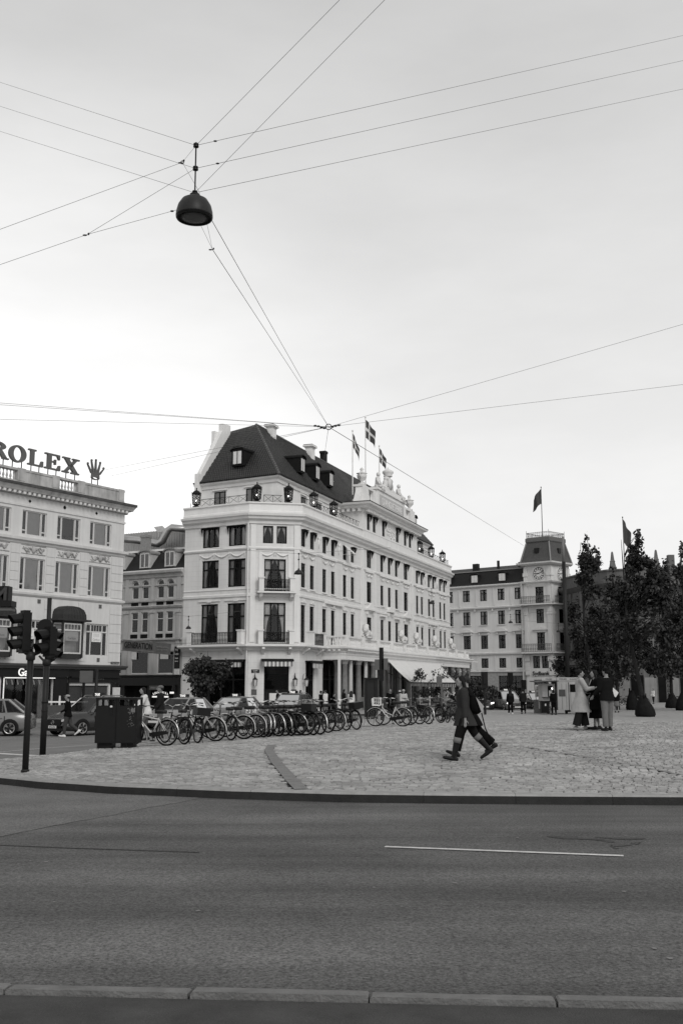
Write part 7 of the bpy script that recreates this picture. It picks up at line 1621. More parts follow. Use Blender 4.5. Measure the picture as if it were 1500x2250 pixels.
X = (13.28, 99.00, -0.68)[0]; car('pale sedan with a lit headlight half hidden behind a far traffic light', (X, 99, cz_(X, 99)), R_(12), L=4.6, H=1.5, paint=.3, kind='sedan', lights=True)
X = (11.68, 93.00, -0.55)[0]; car('dark car mostly hidden by the walking woman', (X, 93, cz_(X, 93)), R_(16), L=4.5, H=1.55, paint=.03, lights=True)
X = (17.13, 95.00, -0.59)[0]; car('black car with a bright headlight, right of the crossing pedestrians', (X, 95, cz_(X, 95)), R_(22), L=4.5, H=1.55, paint=.02, kind='sedan', taxi=True, lights=True)
# ================================================================= BICYCLES
def wheel_mesh(r, tm):
    b = MB(); b.ring((0, 0, 0), r - .02, .026, 0, 30, 6); b.cur = 1; b.ring((0, 0, 0), r - .045, .011, 0, 28, 4)
    for k in range(14): a = 2 * PI * k / 14; b.tube([(.012 * (-1) ** k, .03 * math.cos(a + .5), .03 * math.sin(a + .5)), (0, (r - .04) * math.cos(a), (r - .04) * math.sin(a))], .0024, 3)
    b.cur = 2; b.X = Matrix.Rotation(PI / 2, 4, 'Y'); b.lathe([(.02, -.05), (.035, -.03), (.035, .03), (.02, .05)], 8); return b.mesh('wheel', [TYRE, M('rim_alloy', .35, .3, .05, 5, metal=.8), BLACK], True)
BWM = wheel_mesh(.345, 0)
SEATM = M('saddle_leather', .025, .5); PALE = M('bike_pale_paint', .5, .35, .05, 3); GREYP = M('bike_grey_paint', .12, .35, .05, 3); DARKP = M('bike_dark_paint', .012, .35, .1, 3)
def bicycle(kind, paint, fend, basket=None, rack=True, crate=False):
    """forward is -Y, rear wheel contact at origin"""
    t = thing('bicycle', 'x', 'bicycle', (0, 0, 0), 0, 'bicycles parked on the square'); wbs = 1.06; R = .345
    rw = put(bpy.data.objects.new('wheel', BWM), t, T(0, 0, R)); fw = put(bpy.data.objects.new('wheel', BWM), t, T(0, -wbs, R))
    bbk = (0, -.44, .29); st = (0, -.26, .74); hd0, hd1 = (0, -.80, .66), (0, -.76, .86); b = MB(); r = .019
    if kind == 'step': b.tube([(0, -.81, .64), (0, -.70, .46), (0, -.56, .33), bbk], r * 1.15, 8); b.tube([(0, -.79, .74), (0, -.64, .52), (0, -.40, .42)], r * .9, 8)
    else: b.tube([(0, -.81, .64), bbk], r * 1.1, 8); b.tube([(0, -.785, .78), (0, -.29, .70)], r, 8)
    b.tube([bbk, st], r, 8); b.tube([hd0, hd1], r * 1.15, 8)
    for s in (-.05, .05): b.tube([(s * .6, -.43, .29), (s, 0, R)], r * .6, 6); b.tube([(s * .5, -.27, .70), (s, 0, R)], r * .55, 6); b.tube([(s * .7, -.82, .62), (s, -.93, .47), (s, -wbs, R)], r * .6, 6)
    b.build('frame', paint, t, None, True)
    b = MB(); b.tube([(0, -.76, .86), (0, -.745, 1.0)], .013, 6)
    for s in (-1, 1): b.tube([(0, -.745, 1.0), (s * .10, -.80, 1.05), (s * .24, -.76, 1.07), (s * .29, -.62, 1.05), (s * .29, -.52, 1.04)], .012, 6)
    b.cur = 1
    for s in (-1, 1): b.tube([(s * .29, -.61, 1.05), (s * .29, -.50, 1.04)], .018, 6)
    b.build('handlebar', [CHROME, BLACK], t)
    b = MB(); b.tube([st, (0, -.235, .88)], .013, 6); b.build('seat_post', CHROME, t)
    b = MB(); b.loft([[(x * w, y, .90 + z) for x, z in ((-1, 0), (-.7, .05), (.7, .05), (1, 0), (.5, -.05), (-.5, -.05))] for y, w in ((-.40, .022), (-.30, .035), (-.20, .075), (-.11, .105), (-.06, .08))]); b.build('saddle', SEATM, t, None, True)
    for y0, a0, a1 in ((0, R_(-15), R_(165)), (-wbs, R_(20), R_(150))):
        b = MB(); n = 14; rr_ = [[(x, y0 + (R + .03 - abs(x) * .35) * math.cos(a0 + (a1 - a0) * i / n), R + (R + .03 - abs(x) * .35) * math.sin(a0 + (a1 - a0) * i / n)) for x in (-.028, 0, .028)] + [(x, y0 + (R + .022 - abs(x) * .35) * math.cos(a0 + (a1 - a0) * i / n), R + (R + .022 - abs(x) * .35) * math.sin(a0 + (a1 - a0) * i / n)) for x in (.028, 0, -.028)] for i in range(n + 1)]; b.loft(rr_); b.build('mudguard', fend, t, None, True)
    b = MB(); b.prism([(.055, -.50, .25), (.055, -.38, .22), (.055, .02, .31), (.055, .02, .40), (.055, -.40, .36), (.055, -.52, .33)], (.012, 0, 0)); b.build('chain_guard', BLACK, t)
    b = MB(); b.tube([(.08, -.44, .29), (.09, -.36, .14)], .012, 5); b.tube([(-.08, -.44, .29), (-.09, -.52, .44)], .012, 5); b.box(.09, .19, -.41, -.31, .12, .15); b.box(-.19, -.09, -.57, -.47, .43, .46); b.tube([(-.08, -.44, .29), (.08, -.44, .29)], .02, 6); b.build('pedals', BLACK, t)
    if rack: b = MB(); [b.tube([(s, -.22, .72), (s, .26, .74)], .009, 5) for s in (-.07, 0, .07)]; [b.tube([(s, .16, .73), (s * .8, 0, R)], .008, 5) for s in (-.07, .07)]; b.tube([(-.07, .26, .74), (.07, .26, .74)], .009, 5); b.build('rack', BLACK if paint is not PALE else CHROME, t)
    b = MB(); b.tube([(-.06, -.02, .33), (-.15, .06, .02)], .01, 5); b.build('kickstand', BLACK, t)
    b = MB(); b.ball((0, -.90, .86), (.04, .05, .04), 8, 6); b.build('lamp', CHROME, t, None, True)
    if basket is not None:
        b = MB(); x0, y0, z0, w, d, h = -.2, -1.14, .80, .4, .3, .26
        for k in range(7): b.tube([(x0 + w * k / 6, y0, z0), (x0 + w * k / 6, y0 - .02, z0 + h)], .006, 4); b.tube([(x0 + w * k / 6, y0 + d, z0), (x0 + w * k / 6, y0 + d, z0 + h)], .006, 4); b.tube([(x0 + w * k / 6, y0, z0), (x0 + w * k / 6, y0 + d, z0)], .006, 4)
        for k in range(5): b.tube([(x0, y0 + d * k / 4, z0), (x0, y0 + d * k / 4, z0 + h)], .006, 4); b.tube([(x0 + w, y0 + d * k / 4, z0), (x0 + w, y0 + d * k / 4, z0 + h)], .006, 4)
        for z in (z0, z0 + h * .5, z0 + h): b.tube([(x0, y0, z), (x0 + w, y0, z), (x0 + w, y0 + d, z), (x0, y0 + d, z)], .011 if z > z0 + .2 else .008, 4, None, True)
        b.build('basket', basket, t)
    if crate: b = MB(); b.box(-.2, .2, -.06, .3, .755, .98); b.build('crate', BLACK, t)
    return t
protos = {}
specs = [  # rear wheel pixel-free world points, heading (deg from -Y clockwise), style key, label
 ((-4.71, 28.84, -0.10), 232, 'grey_d', 'grey diamond frame bicycle parked nearest to the black litter bin'),
 ((-4.31, 29.33, -0.09), 236, 'black_d', 'black bicycle second in the row from the litter bin'),
 ((-3.61, 30.73, -0.07), 238, 'pale_s', 'pale step through bicycle with a bright saddle, left part of the row'),
 ((-3.20, 30.98, -0.06), 230, 'black_s', 'black bicycle just right of the pale step through one'),
 ((-2.58, 32.31, -0.05), 240, 'pale_s2', 'white curved frame bicycle nearest in a tight bunch of pale bicycles'),
 ((-2.39, 32.54, -0.05), 234, 'grey_s', 'grey step through bicycle second in the tight pale bunch'),
 ((-2.24, 32.83, -0.05), 228, 'pale_d', 'pale mudguard bicycle at the right of the tight pale bunch'),
 ((-1.56, 33.28, -0.04), 226, 'black_d', 'black bicycle in front of the taxi grille'),
 ((-1.14, 33.47, -0.03), 238, 'black_d2', 'black upright bicycle in front of the taxi windscreen'),
 ((-0.89, 33.71, -0.03), 230, 'black_s', 'black bicycle with a dark saddle left of the basket bicycle'),
 ((-0.69, 33.98, -0.03), 234, 'grey_b', 'bicycle with a pale front basket in the middle of the row'),
 ((-0.19, 36.63, -0.04), 236, 'black_sf', 'black bicycle with a shiny rear mudguard right of the basket bicycle'),
 ((0.16, 37.36, -0.04), 228, 'black_d', 'second last black bicycle before the gap in the row'),
 ((0.54, 38.11, -0.04), 232, 'black_d2', 'last black bicycle before the gap in the row'),
 ((2.34, 40.68, -0.03), 273, 'city', 'pale city bicycle with a white front basket, seen side on'),
 ((2.72, 42.88, -0.05), 262, 'black_d', 'dark bicycle behind the pale city bicycle'),
 ((3.24, 44.38, -0.07), 225, 'black_s', 'black bicycle right of the pale city bicycle'),
 ((3.56, 43.73, -0.05), 215, 'black_sf', 'black bicycle with a bright tyre rim, third from the right end'),
 ((4.38, 47.08, -0.11), 230, 'black_b', 'black bicycle with a basket near the end of the row'),
 ((4.60, 46.50, -0.09), 214, 'black_d', 'black thick tyred bicycle at the end of the row beside the walking woman'),
 ((5.57, 52.28, -0.22), 210, 'grey_s', 'bicycle half hidden behind the walking woman'),
 ((-4.03, 29.93, -0.08), 231, 'black_d2', 'black bicycle with a crate between the second bicycle and the pale step through one'),
 ((-2.88, 31.62, -0.05), 236, 'pale_s', 'pale step through bicycle standing alone left of the tight pale bunch'),
 ((-1.94, 33.07, -0.04), 233, 'grey_s', 'grey bicycle just right of the tight pale bunch'),
 ((-1.76, 33.37, -0.04), 229, 'grey_s', 'grey step through bicycle left of the taxi grille'),
 ((-1.37, 33.57, -0.04), 235, 'black_sf', 'black bicycle with a shiny mudguard before the taxi plate'),
 ((-0.45, 35.45, -0.04), 231, 'black_b', 'black bicycle with a wire basket just right of the pale front basket'),
]
SH = M('shiny_mudguard', .5, .25, .05, 3, metal=.6)
kinds = {'grey_d': ('diamond', PALE, SH), 'black_d': ('diamond', DARKP, DARKP), 'black_d2': ('diamond', DARKP, DARKP), 'pale_s': ('step', PALE, PALE), 'pale_s2': ('step', PALE, PALE), 'grey_s': ('step', GREYP, SH), 'pale_d': ('diamond', PALE, SH), 'black_s': ('step', DARKP, DARKP), 'black_sf': ('step', DARKP, SH), 'grey_b': ('step', GREYP, SH, STEEL), 'black_b': ('step', DARKP, DARKP, STEEL), 'city': ('step', PALE, SH, M('white_wire', .7))}
for i, (p, a, k, lab) in enumerate(specs):
    if k not in protos: o = bicycle(*kinds[k], rack=True, crate=(k == 'black_d2')); protos[k] = o
    else: o = dup(protos[k])
    o.location = (p[0], p[1], gz(p[0], p[1]) + .012); o.rotation_euler = (0, R_(random.uniform(-9, 9)), R_(a + random.uniform(-24, 20))); o['label'] = lab
# wire loops of the bicycle stand
t = thing('bicycle_rack', 'low wire loop bicycle stand between the parked bicycles', 'bicycle rack', (-3.0, 33.5, gz(-3, 33.5))); Zt = Matrix()
b = MB(); P0, P1 = Vector((-5.6, 31.0, 0)), Vector((2.2, 44.2, 0)); n = 40
for i in range(n):
    p = P0.lerp(P1, i / n); z = gz(p.x, p.y); d_ = (P1 - P0).normalized(); q = Vector((-d_.y, d_.x, 0))
    b.tube([p + Vector((0, 0, z + .02)), p + Vector((0, 0, z + .36)) + q * .1, p + q * .3 + Vector((0, 0, z + .36)), p + q * .4 + Vector((0, 0, z + .02))], .012, 4)
for off in (0, .4): b.tube([(P0.lerp(P1, i / 8) + Vector((-(P1 - P0).normalized().y, (P1 - P0).normalized().x, 0)) * off + Vector((0, 0, gz(*P0.lerp(P1, i / 8)[:2]) + .03))) for i in range(9)], .02, 5)
b.build('rack_loops', STEEL, t, Matrix())
# dense parked bicycles far right by the theatre
far_b = [((29.12, 112.00, -0.45), 100), ((30.33, 114.00, -0.43), 80), ((30.46, 112.00, -0.40), 275), ((32.20, 116.00, -0.42), 95), ((35.16, 112.00, -0.40), 60), ((35.86, 113.00, -0.42), 120)]
fl_ = ['far bicycle left of all by the theatre, behind the grey skirted woman', 'second far bicycle from the left in front of the theatre', 'far bicycle just left of the bare tree trunk', 'far bicycle directly behind the nearest tree sack', 'far bicycle between the two right hand tree trunks', 'far bicycle beside the trunk at the right edge']
for (p, a), lab in zip(far_b, fl_): o = dup(protos['grey_s' if a % 2 == 0 else 'black_d']); o.location = (p[0], p[1], gz(p[0], p[1]) + .01); o.rotation_euler = (0, .03, R_(a)); o['label'] = lab
# motor scooter half hidden by the walking woman
# ================================================================= KIOSK AND TERRACE
kx0, kx1, kx2 = (14.43, 78.00, -0.41)[0], (15.86, 78.00, -0.41)[0], (17.39, 78.00, -0.41)[0]; ky_ = 78.0; kz = gz((kx0 + kx2) / 2, ky_) - .02
ki = thing('kiosk', 'small white panelled food kiosk on wheels with a serving hatch and flat awning', 'kiosk', (kx1, ky_, kz)); Z = T(0, ky_, kz)
KW = M('kiosk_white', .5, .5, .06, 2, streak=.1); KD = M('kiosk_trim', .06, .5)
b = MB(); b.box(kx1 - .03, kx2, 0, 1.9, .3, 2.42); b.build('wagon_body', KW, ki, Z)
b = MB(); b.box(kx0 + .35, kx1 - .15, .25, 1.9, .35, 2.2); b.build('stall_body', KW, ki, Z)
for x in (kx1 + .3, kx1 + .62, kx2 - .6): b = MB(); b.box(x - .008, x + .008, -.012, -.001, .35, 2.2); b.build('panel_joint', KD, ki, Z)
b = MB(); b.box(kx1 - .1, kx1 - .03, -.02, 1.9, .3, 2.5); b.box(kx1 + .78, kx1 + .83, -.02, .0, .3, 2.3); b.build('corner_post', KD, ki, Z)
b = MB(); b.box(kx1 + .08, kx1 + .55, -.03, -.001, 1.28, 1.78); b.build('hatch_panel', SIGNG, ki, Z)
b = MB(); b.box(kx1 + .9, kx2 - .2, -.03, -.001, 1.6, 2.15); b.build('dark_hatch', VOID, ki, Z)
b = MB(); b.box(kx1 - .05, kx2 + .05, -.06, 1.95, 2.42, 2.66); o = b.build('roof_fascia', KW, ki, Z); text('PØLSER', .16, BLACK, o, T(kx1 + .4, -.065, 2.48), .002); text('IS KAFFE', .14, BLACK, o, T(kx1 + 1.15, -.065, 2.48), .002)
b = MB(); b.prism([(kx0 - .3, -.9, 2.28), (kx1 - .1, -.9, 2.36), (kx1 - .1, 1.9, 2.42), (kx0 - .3, 1.9, 2.36)], (0, 0, .06)); b.build('awning', KD, ki, Z)
b = MB(); b.box(kx0 + .25, kx1 - .12, -.2, -.12, 2.44, 2.64); o = b.build('sign_board', KW, ki, Z); text('PØLSER', .14, BLACK, o, T(kx0 + .75, -.205, 2.48), .002)
b = MB(); b.box(kx0 + .75, kx1 - .35, .22, .26, 1.25, 2.05); b.build('hatch_window', VOID, ki, Z)
b = MB(); b.box(kx0 + .3, kx1 - .2, -.05, .25, 1.18, 1.24); b.build('counter', KD, ki, Z)
b = MB(); b.ball((kx0 + 1.05, .15, 1.85), .05, 6, 4); b.build('lamp', LAMPGL, ki, Z)
b = MB(); b.box(kx0 + .82, kx0 + .98, .18, .21, 1.3, 1.7); b.box(kx0 + 1.0, kx0 + 1.12, .18, .21, 1.35, 1.95); b.build('price_cards', CURT, ki, Z)
for x in (kx0 + .75, kx1 + .65): b = MB(); b.X = Z @ T(x, .3, .22) @ Matrix.Rotation(PI / 2, 4, 'Y'); b.lathe([(.16, -.08), (.22, -.06), (.22, .06), (.16, .08)], 14); b.build('wheel', TYRE, ki, Matrix(), True)
b = MB(); b.box(-.3, .3, 0, .55, .1, .85); b.box(-.34, .34, -.03, .58, .85, .95); b.cur = 1; b.box(-.05, .05, -.01, -.002, .6, .76); x = (14.64, 76.50, -0.38)[0]; o = b.build('waste_bin', [BLACK, CURT], None, T(x, 76.5, gz(x, 76.5))); tag(o, 'black square waste bin standing at the corner of the kiosk', 'bin')
x = (14.73, 80.00, -0.46)[0]; b = MB(); b.prism([(-.3, 0, 0), (.3, 0, 0), (.26, .3, 1.0), (-.26, .3, 1.0)], (0, .04, 0)); b.cur = 1; b.box(-.24, .24, -.02, .0, .25, .4) if 0 else None; o = b.build('sidewalk_board', [M('board_mottled', .16, .7, .5, 14), CURT], None, T(x, 80, gz(x, 80))); tag(o, 'mottled grey pavement board left of the kiosk', 'sign board')
x = (14.65, 80.50, -0.47)[0]; b = MB(); b.box(-.35, .3, 0, .05, 1.2, 2.1); b.cur = 1
for z in (1.95, 1.8, 1.5, 1.35): b.box(-.25, .2, -.01, -.001, z - .04, z + .02)
b.cur = 0; b.box(-.32, -.26, 0, .05, 0, 1.2); b.box(.2, .26, 0, .05, 0, 1.2); o = b.build('price_board', [M('poster_pale', .5), BLACK], None, T(x + .35, 80.5, gz(x, 80.5))); tag(o, 'pale price board on legs beside the kiosk hatch', 'sign board')
# terrace: planters, screens, tables behind the bicycles
TS = M('terrace_screen', .10, .7, .2, 3)
rr = random.Random(8)
for i, px in enumerate((0.0, 1.35, 2.7, 4.05, 5.4)):
    p = RW(22.5 + px * 1.6, 6.4); t = thing('terrace_screen', ['dark low terrace screen nearest to the advertising column', 'second dark low terrace screen from the advertising column', 'middle one of the low dark terrace screens under the awning', 'fourth low dark terrace screen, behind the basketless bicycles', 'low dark terrace screen nearest to the walking woman'][i], 'screen', (p[0], p[1], gz(p[0], p[1]) - .02), math.atan2(dRv[1], dRv[0]), 'low screens round the hotel terrace'); b = MB(); b.box(0, 1.9, -.03, .03, .1, 1.05); b.build('panel', TS, t); b = MB(); b.tube([(0, 0, 0), (0, 0, 1.1)], .03, 6); b.tube([(1.9, 0, 0), (1.9, 0, 1.1)], .03, 6); b.tube([(0, 0, 1.08), (1.9, 0, 1.08)], .02, 6); b.build('rails', IRON, t)
for i in range(6):
    p = RW(24 + i * 1.9, 4.6 + .5 * (i % 2)); t = thing('terrace_table', ['round terrace table nearest to the hotel columns', 'second terrace table from the hotel columns', 'third terrace table from the hotel columns', 'fourth terrace table from the hotel columns', 'terrace table carrying a white lamp shade', 'terrace table furthest along the awning'][i], 'table', (p[0], p[1], gz(p[0], p[1]) - .02), 0, 'tables under the cream awning'); b = MB(); b.lathe([(.38, .70), (.40, .72), (.40, .74), (.02, .745)], 12); b.build('table_top', CURT if i % 2 else SIGNG, t); b = MB(); b.lathe([(.24, 0), (.2, .03), (.03, .06), (.03, .7)], 8); b.build('pedestal', IRON, t)
    if i == 4: b = MB(); b.lathe([(.22, 1.0), (.17, 1.45)], 10); b.tube([(0, 0, .74), (0, 0, 1.0)], .02, 5); o = b.build('table_lamp', CURT, None, T(p[0], p[1], gz(p[0], p[1]) - .02)); tag(o, 'white table lamp shade on a terrace table under the awning', 'lamp')
    for s in (-1, 1):
        a = rr.uniform(0, 6); c = thing('terrace_chair', 'dark slender terrace chair %s the %s table under the awning' % ('left of' if s < 0 else 'right of', ('first', 'second', 'third', 'fourth', 'lamp carrying', 'furthest')[i]), 'chair', (p[0] + s * .6, p[1] + .2 * s, gz(p[0], p[1]) - .02), a, 'chairs under the cream awning'); b = MB(); b.box(-.21, .21, -.21, .21, .43, .46); b.build('seat', TS, c); b = MB(); b.box(-.21, .21, .19, .22, .55, .88); b.build('backrest', TS, c)
        for lx in (-.19, .19):
            for ly in (-.19, .2): b = MB(); b.tube([(lx, ly, 0), (lx, ly, .45 if ly < 0 else .88)], .014, 5); b.build('leg', IRON, c)
# ================================================================= PEOPLE
def cloth(n, v, r=.85): return M(n, v, r, .15, 6, .15, 30, spec=.04)
C_BLK, C_DK, C_MID, C_COAT, C_WHT, C_JEAN, C_DJEAN = cloth('cloth_black', .006), cloth('cloth_dark', .016), cloth('cloth_mid', .13), cloth('cloth_coat', .34), cloth('cloth_white', .6), cloth('cloth_pale_denim', .15), cloth('cloth_dark_denim', .05)
HAIRM = M('brown_hair', .018, .6, .3, 40); SHOE = M('shoe_dark', .010, .5); SHOEW = M('shoe_white', .6, .6); PALEHAT = M('hat_pale', .5, .8)
def remesh(o, vox, sm_=2):
    m = o.modifiers.new('remesh', 'REMESH'); m.mode = 'VOXEL'; m.voxel_size = vox; m.use_smooth_shade = True
    if sm_: q = o.modifiers.new('smooth', 'SMOOTH'); q.factor = .5; q.iterations = sm_
    return o
def person(label, loc, face, H=1.72, legs=((0, 0), (0, 0)), arms=((5, 4, 8, 0), (5, 4, 8, 0)), lean=0, yaw=0, top=C_BLK, hem=.47, flare=1.0, sleeve=1.0, bottom=C_DK, wide=0., skirt=None, boots=None, cuff=None, hair='short', hairm=HAIRM, hat=None, shoe=SHOE, vox=.016, group=None, build=1.0, extra=None, skin=SKIN, name='person', chin=0):
    """faces -Y before rotation; legs: (thigh swing, knee bend) left,right; arms: (swing, out, elbow, inward); hem as fraction of H"""
    t = thing(name, label, 'person', loc, face, group); h = H; B = build
    hip = [Vector((s * .052 * h * B, 0, .52 * h)) for s in (1, -1)]; J = {}
    tl_, sl_ = .245 * h, .235 * h; kn, an = [], []
    for i in (0, 1):
        a, k = R_(legs[i][0]), R_(legs[i][1]); K = hip[i] + Vector((0, -math.sin(a), -math.cos(a))) * tl_; A = K + Vector((0, -math.sin(a - k), -math.cos(a - k))) * sl_; kn.append(K); an.append(A)
    foot_pitch = [R_(legs[i][2]) if len(legs[i]) > 2 else R_(max(0, legs[i][0] - legs[i][1]) * .6 - max(0, legs[i][1] - legs[i][0]) * .55) for i in (0, 1)]
    toes = [an[i] + Vector((0, -math.cos(foot_pitch[i]), math.sin(foot_pitch[i]))) * .115 * h + Vector((0, 0, -.026 * h)) for i in (0, 1)]
    heel = [an[i] + Vector((0, math.cos(foot_pitch[i]), -math.sin(foot_pitch[i]))) * .03 * h + Vector((0, 0, -.03 * h)) for i in (0, 1)]
    dz = -min(min(p.z for p in toes), min(p.z for p in heel)) + .017 * h
    up = Vector((0, 0, dz)); hip = [p + up for p in hip]; kn = [p + up for p in kn]; an = [p + up for p in an]; toes = [p + up for p in toes]; heel = [p + up for p in heel]
    la = R_(lean)
    def sp(f, x=0, y=0):                                              # point on the leaning spine at height fraction f
        d = (f - .52) * h; return Vector((x, y - math.sin(la) * d, .52 * h + dz + math.cos(la) * d))
    sh = [sp(.815, s * .098 * h * B) for s in (1, -1)]; el, wr, hd_ = [], [], []
    for i, s in enumerate((1, -1)):
        f, o_, e, inn = [R_(x) for x in arms[i][:4]]; d = Vector((s * math.sin(o_), -math.sin(f), -math.cos(f) * math.cos(o_))).normalized(); E = sh[i] + d * .175 * h; d2 = Vector((s * math.sin(o_) * .4 - s * math.sin(inn), -math.sin(f + e), -math.cos(f + e))).normalized(); Wp = E + d2 * .15 * h; el.append(E); wr.append(Wp); hd_.append(d2)
    yw = Matrix.Rotation(R_(yaw), 3, 'Z'); hc = sp(.925) + Vector((0, -.012 * h, 0))
    def HP_(x, y, z): return hc + yw @ Vector((x * h, y * h, z * h + y * math.tan(R_(chin)) * -h * .5))
    # --- body
    b = MB()
    for i in (0, 1):
        b.cap(hip[i], kn[i], .050 * h * B, .032 * h, 12); b.cap(kn[i], an[i], .031 * h, .021 * h, 12); b.ball(kn[i] + (an[i] - kn[i]) * .3 + Vector((0, .008 * h, 0)), .032 * h, 10, 7); b.cap(heel[i], toes[i], .020 * h, .015 * h, 8)
        b.cap(sh[i], el[i], .027 * h, .021 * h, 10); b.cap(el[i], wr[i], .021 * h, .014 * h, 10)
        pal = wr[i] + hd_[i] * .045 * h; side = hd_[i].cross(Vector((1, 0, 0))); side = side.normalized() if side.length > .1 else Vector((0, 1, 0)); b.cap(wr[i], pal, .015 * h, .016 * h, 8)
        for k, ln in enumerate((.034, .042, .045, .040)):
            q0 = pal + side * (k - 1.5) * .009 * h + hd_[i] * .008 * h; q1 = q0 + hd_[i] * ln * h * .55; q2 = q1 + (hd_[i] * .8 + Vector((-(.5 if i == 0 else -.5), 0, 0))).normalized() * ln * h * .5; b.tube([q0, q1, q2], [.0062 * h, .0056 * h, .0045 * h], 6)
        q0 = wr[i] + hd_[i] * .02 * h - side * .012 * h; b.tube([q0, q0 - side * .018 * h + hd_[i] * .016 * h, q0 - side * .022 * h + hd_[i] * .036 * h], [.007 * h, .006 * h, .005 * h], 6)
    def ringat(f, rx, ry, yo=0): c = sp(f, 0, yo * h); return [(c.x + rx * h * B * math.cos(a), c.y + ry * h * B * math.sin(a), c.z) for a in [2 * PI * k / 16 for k in range(16)]]
    b.loft([ringat(.485, .05, .04), ringat(.51, .088, .062), ringat(.55, .090, .062), ringat(.62, .074, .052), ringat(.72, .092, .062), ringat(.78, .098, .058), ringat(.82, .078, .045), ringat(.84, .034, .034)])
    b.cap(sp(.825), sp(.885), .032 * h, .029 * h, 10)
    b.ball(hc, (.043 * h, .052 * h, .058 * h), 16, 12); b.ball(HP_(0, -.018, -.035), (.031 * h, .032 * h, .028 * h), 12, 8); b.ball(HP_(0, -.058, -.005), (.008 * h, .014 * h, .013 * h), 8, 6); b.ball(HP_(0, -.046, -.030), (.016 * h, .008 * h, .006 * h), 8, 5); b.ball(HP_(0, -.042, .016), (.032 * h, .014 * h, .008 * h), 8, 5)
    for s in (-1, 1): b.ball(HP_(s * .043, .004, -.004), (.006 * h, .012 * h, .017 * h), 8, 6)
    remesh(b.build('body', skin, t), vox * .75, 1)
    b = MB()
    for s in (-1, 1): b.ball(HP_(s * .017, -.046, .004), (.007 * h, .005 * h, .005 * h), 8, 6)
    b.build('eyes', BLACK, t, None, True)
    # --- shoes
    for i in (0, 1):
        b = MB(); m_ = (heel[i] + toes[i]) / 2; b.cap(heel[i], m_, .027 * h, .025 * h, 9); b.cap(m_, toes[i], .025 * h, .019 * h, 9); b.cap(an[i], heel[i] + Vector((0, -.01 * h, .01 * h)), .026 * h, .026 * h, 9)
        if boots: b.cap(an[i], an[i].lerp(kn[i], boots), .028 * h, .040 * h, 12)
        remesh(b.build('shoe', shoe, t), vox, 1)
    if cuff:
        for i in (0, 1): b = MB(); b.tube([an[i].lerp(kn[i], boots - .05), an[i].lerp(kn[i], boots + .22)], [.045 * h, .047 * h], 14); b.build('sock', cuff, t, None, True)
    # --- trousers or skirt
    if skirt:
        z1 = skirt; c0 = sp(.56); mid = (an[0] + an[1]) / 2; n = 18; rings = []
        for k in range(7):
            q = k / 6; f = .57 + (z1 - .57) * q; cx, cy = c0.x * (1 - q), c0.y * (1 - q) + mid.y * q * .6; rx = (.094 + .035 * q * flare) * h; ry = (.068 + .05 * q * flare + abs(an[0].y - an[1].y) / h * .18 * q) * h
            rings.append([(cx + rx * (1 + .05 * q * math.sin(6 * a)) * math.cos(a), cy + ry * (1 + .05 * q * math.sin(5 * a)) * math.sin(a), f * h + dz * (1 - q)) for a in [2 * PI * j / n for j in range(n)]])
        b = MB(); b.loft(rings); b.build('skirt', bottom, t, None, True)
    else:
        b = MB(); stop = (boots or 0)
        for i in (0, 1):
            e_ = an[i].lerp(kn[i], .08 if not boots else boots + (.2 if cuff else -.05)); b.cap(hip[i] + Vector((0, 0, .015 * h)), kn[i], .064 * h * B, (.044 + .012 * wide) * h, 14); b.tube([kn[i], e_], [(.043 + .014 * wide) * h, (.032 + .028 * wide) * h], 14); b.ball(kn[i], (.044 + .013 * wide) * h, 12, 8); b.ball(hip[i] + Vector((0, .008 * h, .01 * h)), .060 * h * B, 12, 8)
        b.loft([ringat(.485, .075, .055), ringat(.52, .098, .072), ringat(.58, .088, .062), ringat(.60, .08, .056)]); remesh(b.build('trousers', bottom, t), vox, 2)
    # --- top
    b = MB(); rg = [ringat(.835, .045, .042), ringat(.822, .085, .052), ringat(.78, .112, .070), ringat(.70, .106, .074), ringat(.62, .102, .072), ringat(.54, .120, .088)]
    if hem < .5:
        q = hem; mid = (kn[0] + kn[1]) / 2; sw = abs(kn[0].y - kn[1].y) / h
        for f in (.46, .40, .32, .25):
            if f > hem: u_ = (.54 - f) / .3; c = Vector((0, hip[0].y * (1 - u_) + mid.y * u_ * .8, f * h + dz)); rx, ry = (.112 + .02 * flare * u_ + .008 * wide) * h * B, (.090 + .025 * flare * u_ + sw * .55 * u_ + .012 * wide) * h; rg.append([(c.x + rx * math.cos(a), c.y + ry * math.sin(a) * (1 + .03 * math.sin(5 * a)), c.z) for a in [2 * PI * k / 16 for k in range(16)]])
        u_ = (.54 - hem) / .3; c = Vector((0, hip[0].y * (1 - u_) + mid.y * u_ * .8, hem * h + dz)); rx, ry = (.112 + .02 * flare * u_ + .008 * wide) * h * B, (.090 + .025 * flare * u_ + sw * .55 * u_ + .012 * wide) * h; rg.append([(c.x + rx * math.cos(a), c.y + ry * math.sin(a), c.z) for a in [2 * PI * k / 16 for k in range(16)]])
    else: rg.append(ringat(hem, .118, .088))
    b.loft(rg)
    for i in (0, 1):
        b.cap(sh[i] + Vector((0, 0, -.004 * h)), el[i], .040 * h * sleeve, .032 * h * sleeve, 12); b.tube([el[i], el[i].lerp(wr[i], .88)], [.032 * h * sleeve, .025 * h * sleeve], 12); b.ball(el[i], .032 * h * sleeve, 10, 7)
    remesh(b.build('top', top, t), vox, 2)
    # --- hair, hat
    b = MB(); b.ball(HP_(0, .014, .014), (.049 * h, .054 * h, .056 * h), 14, 10)
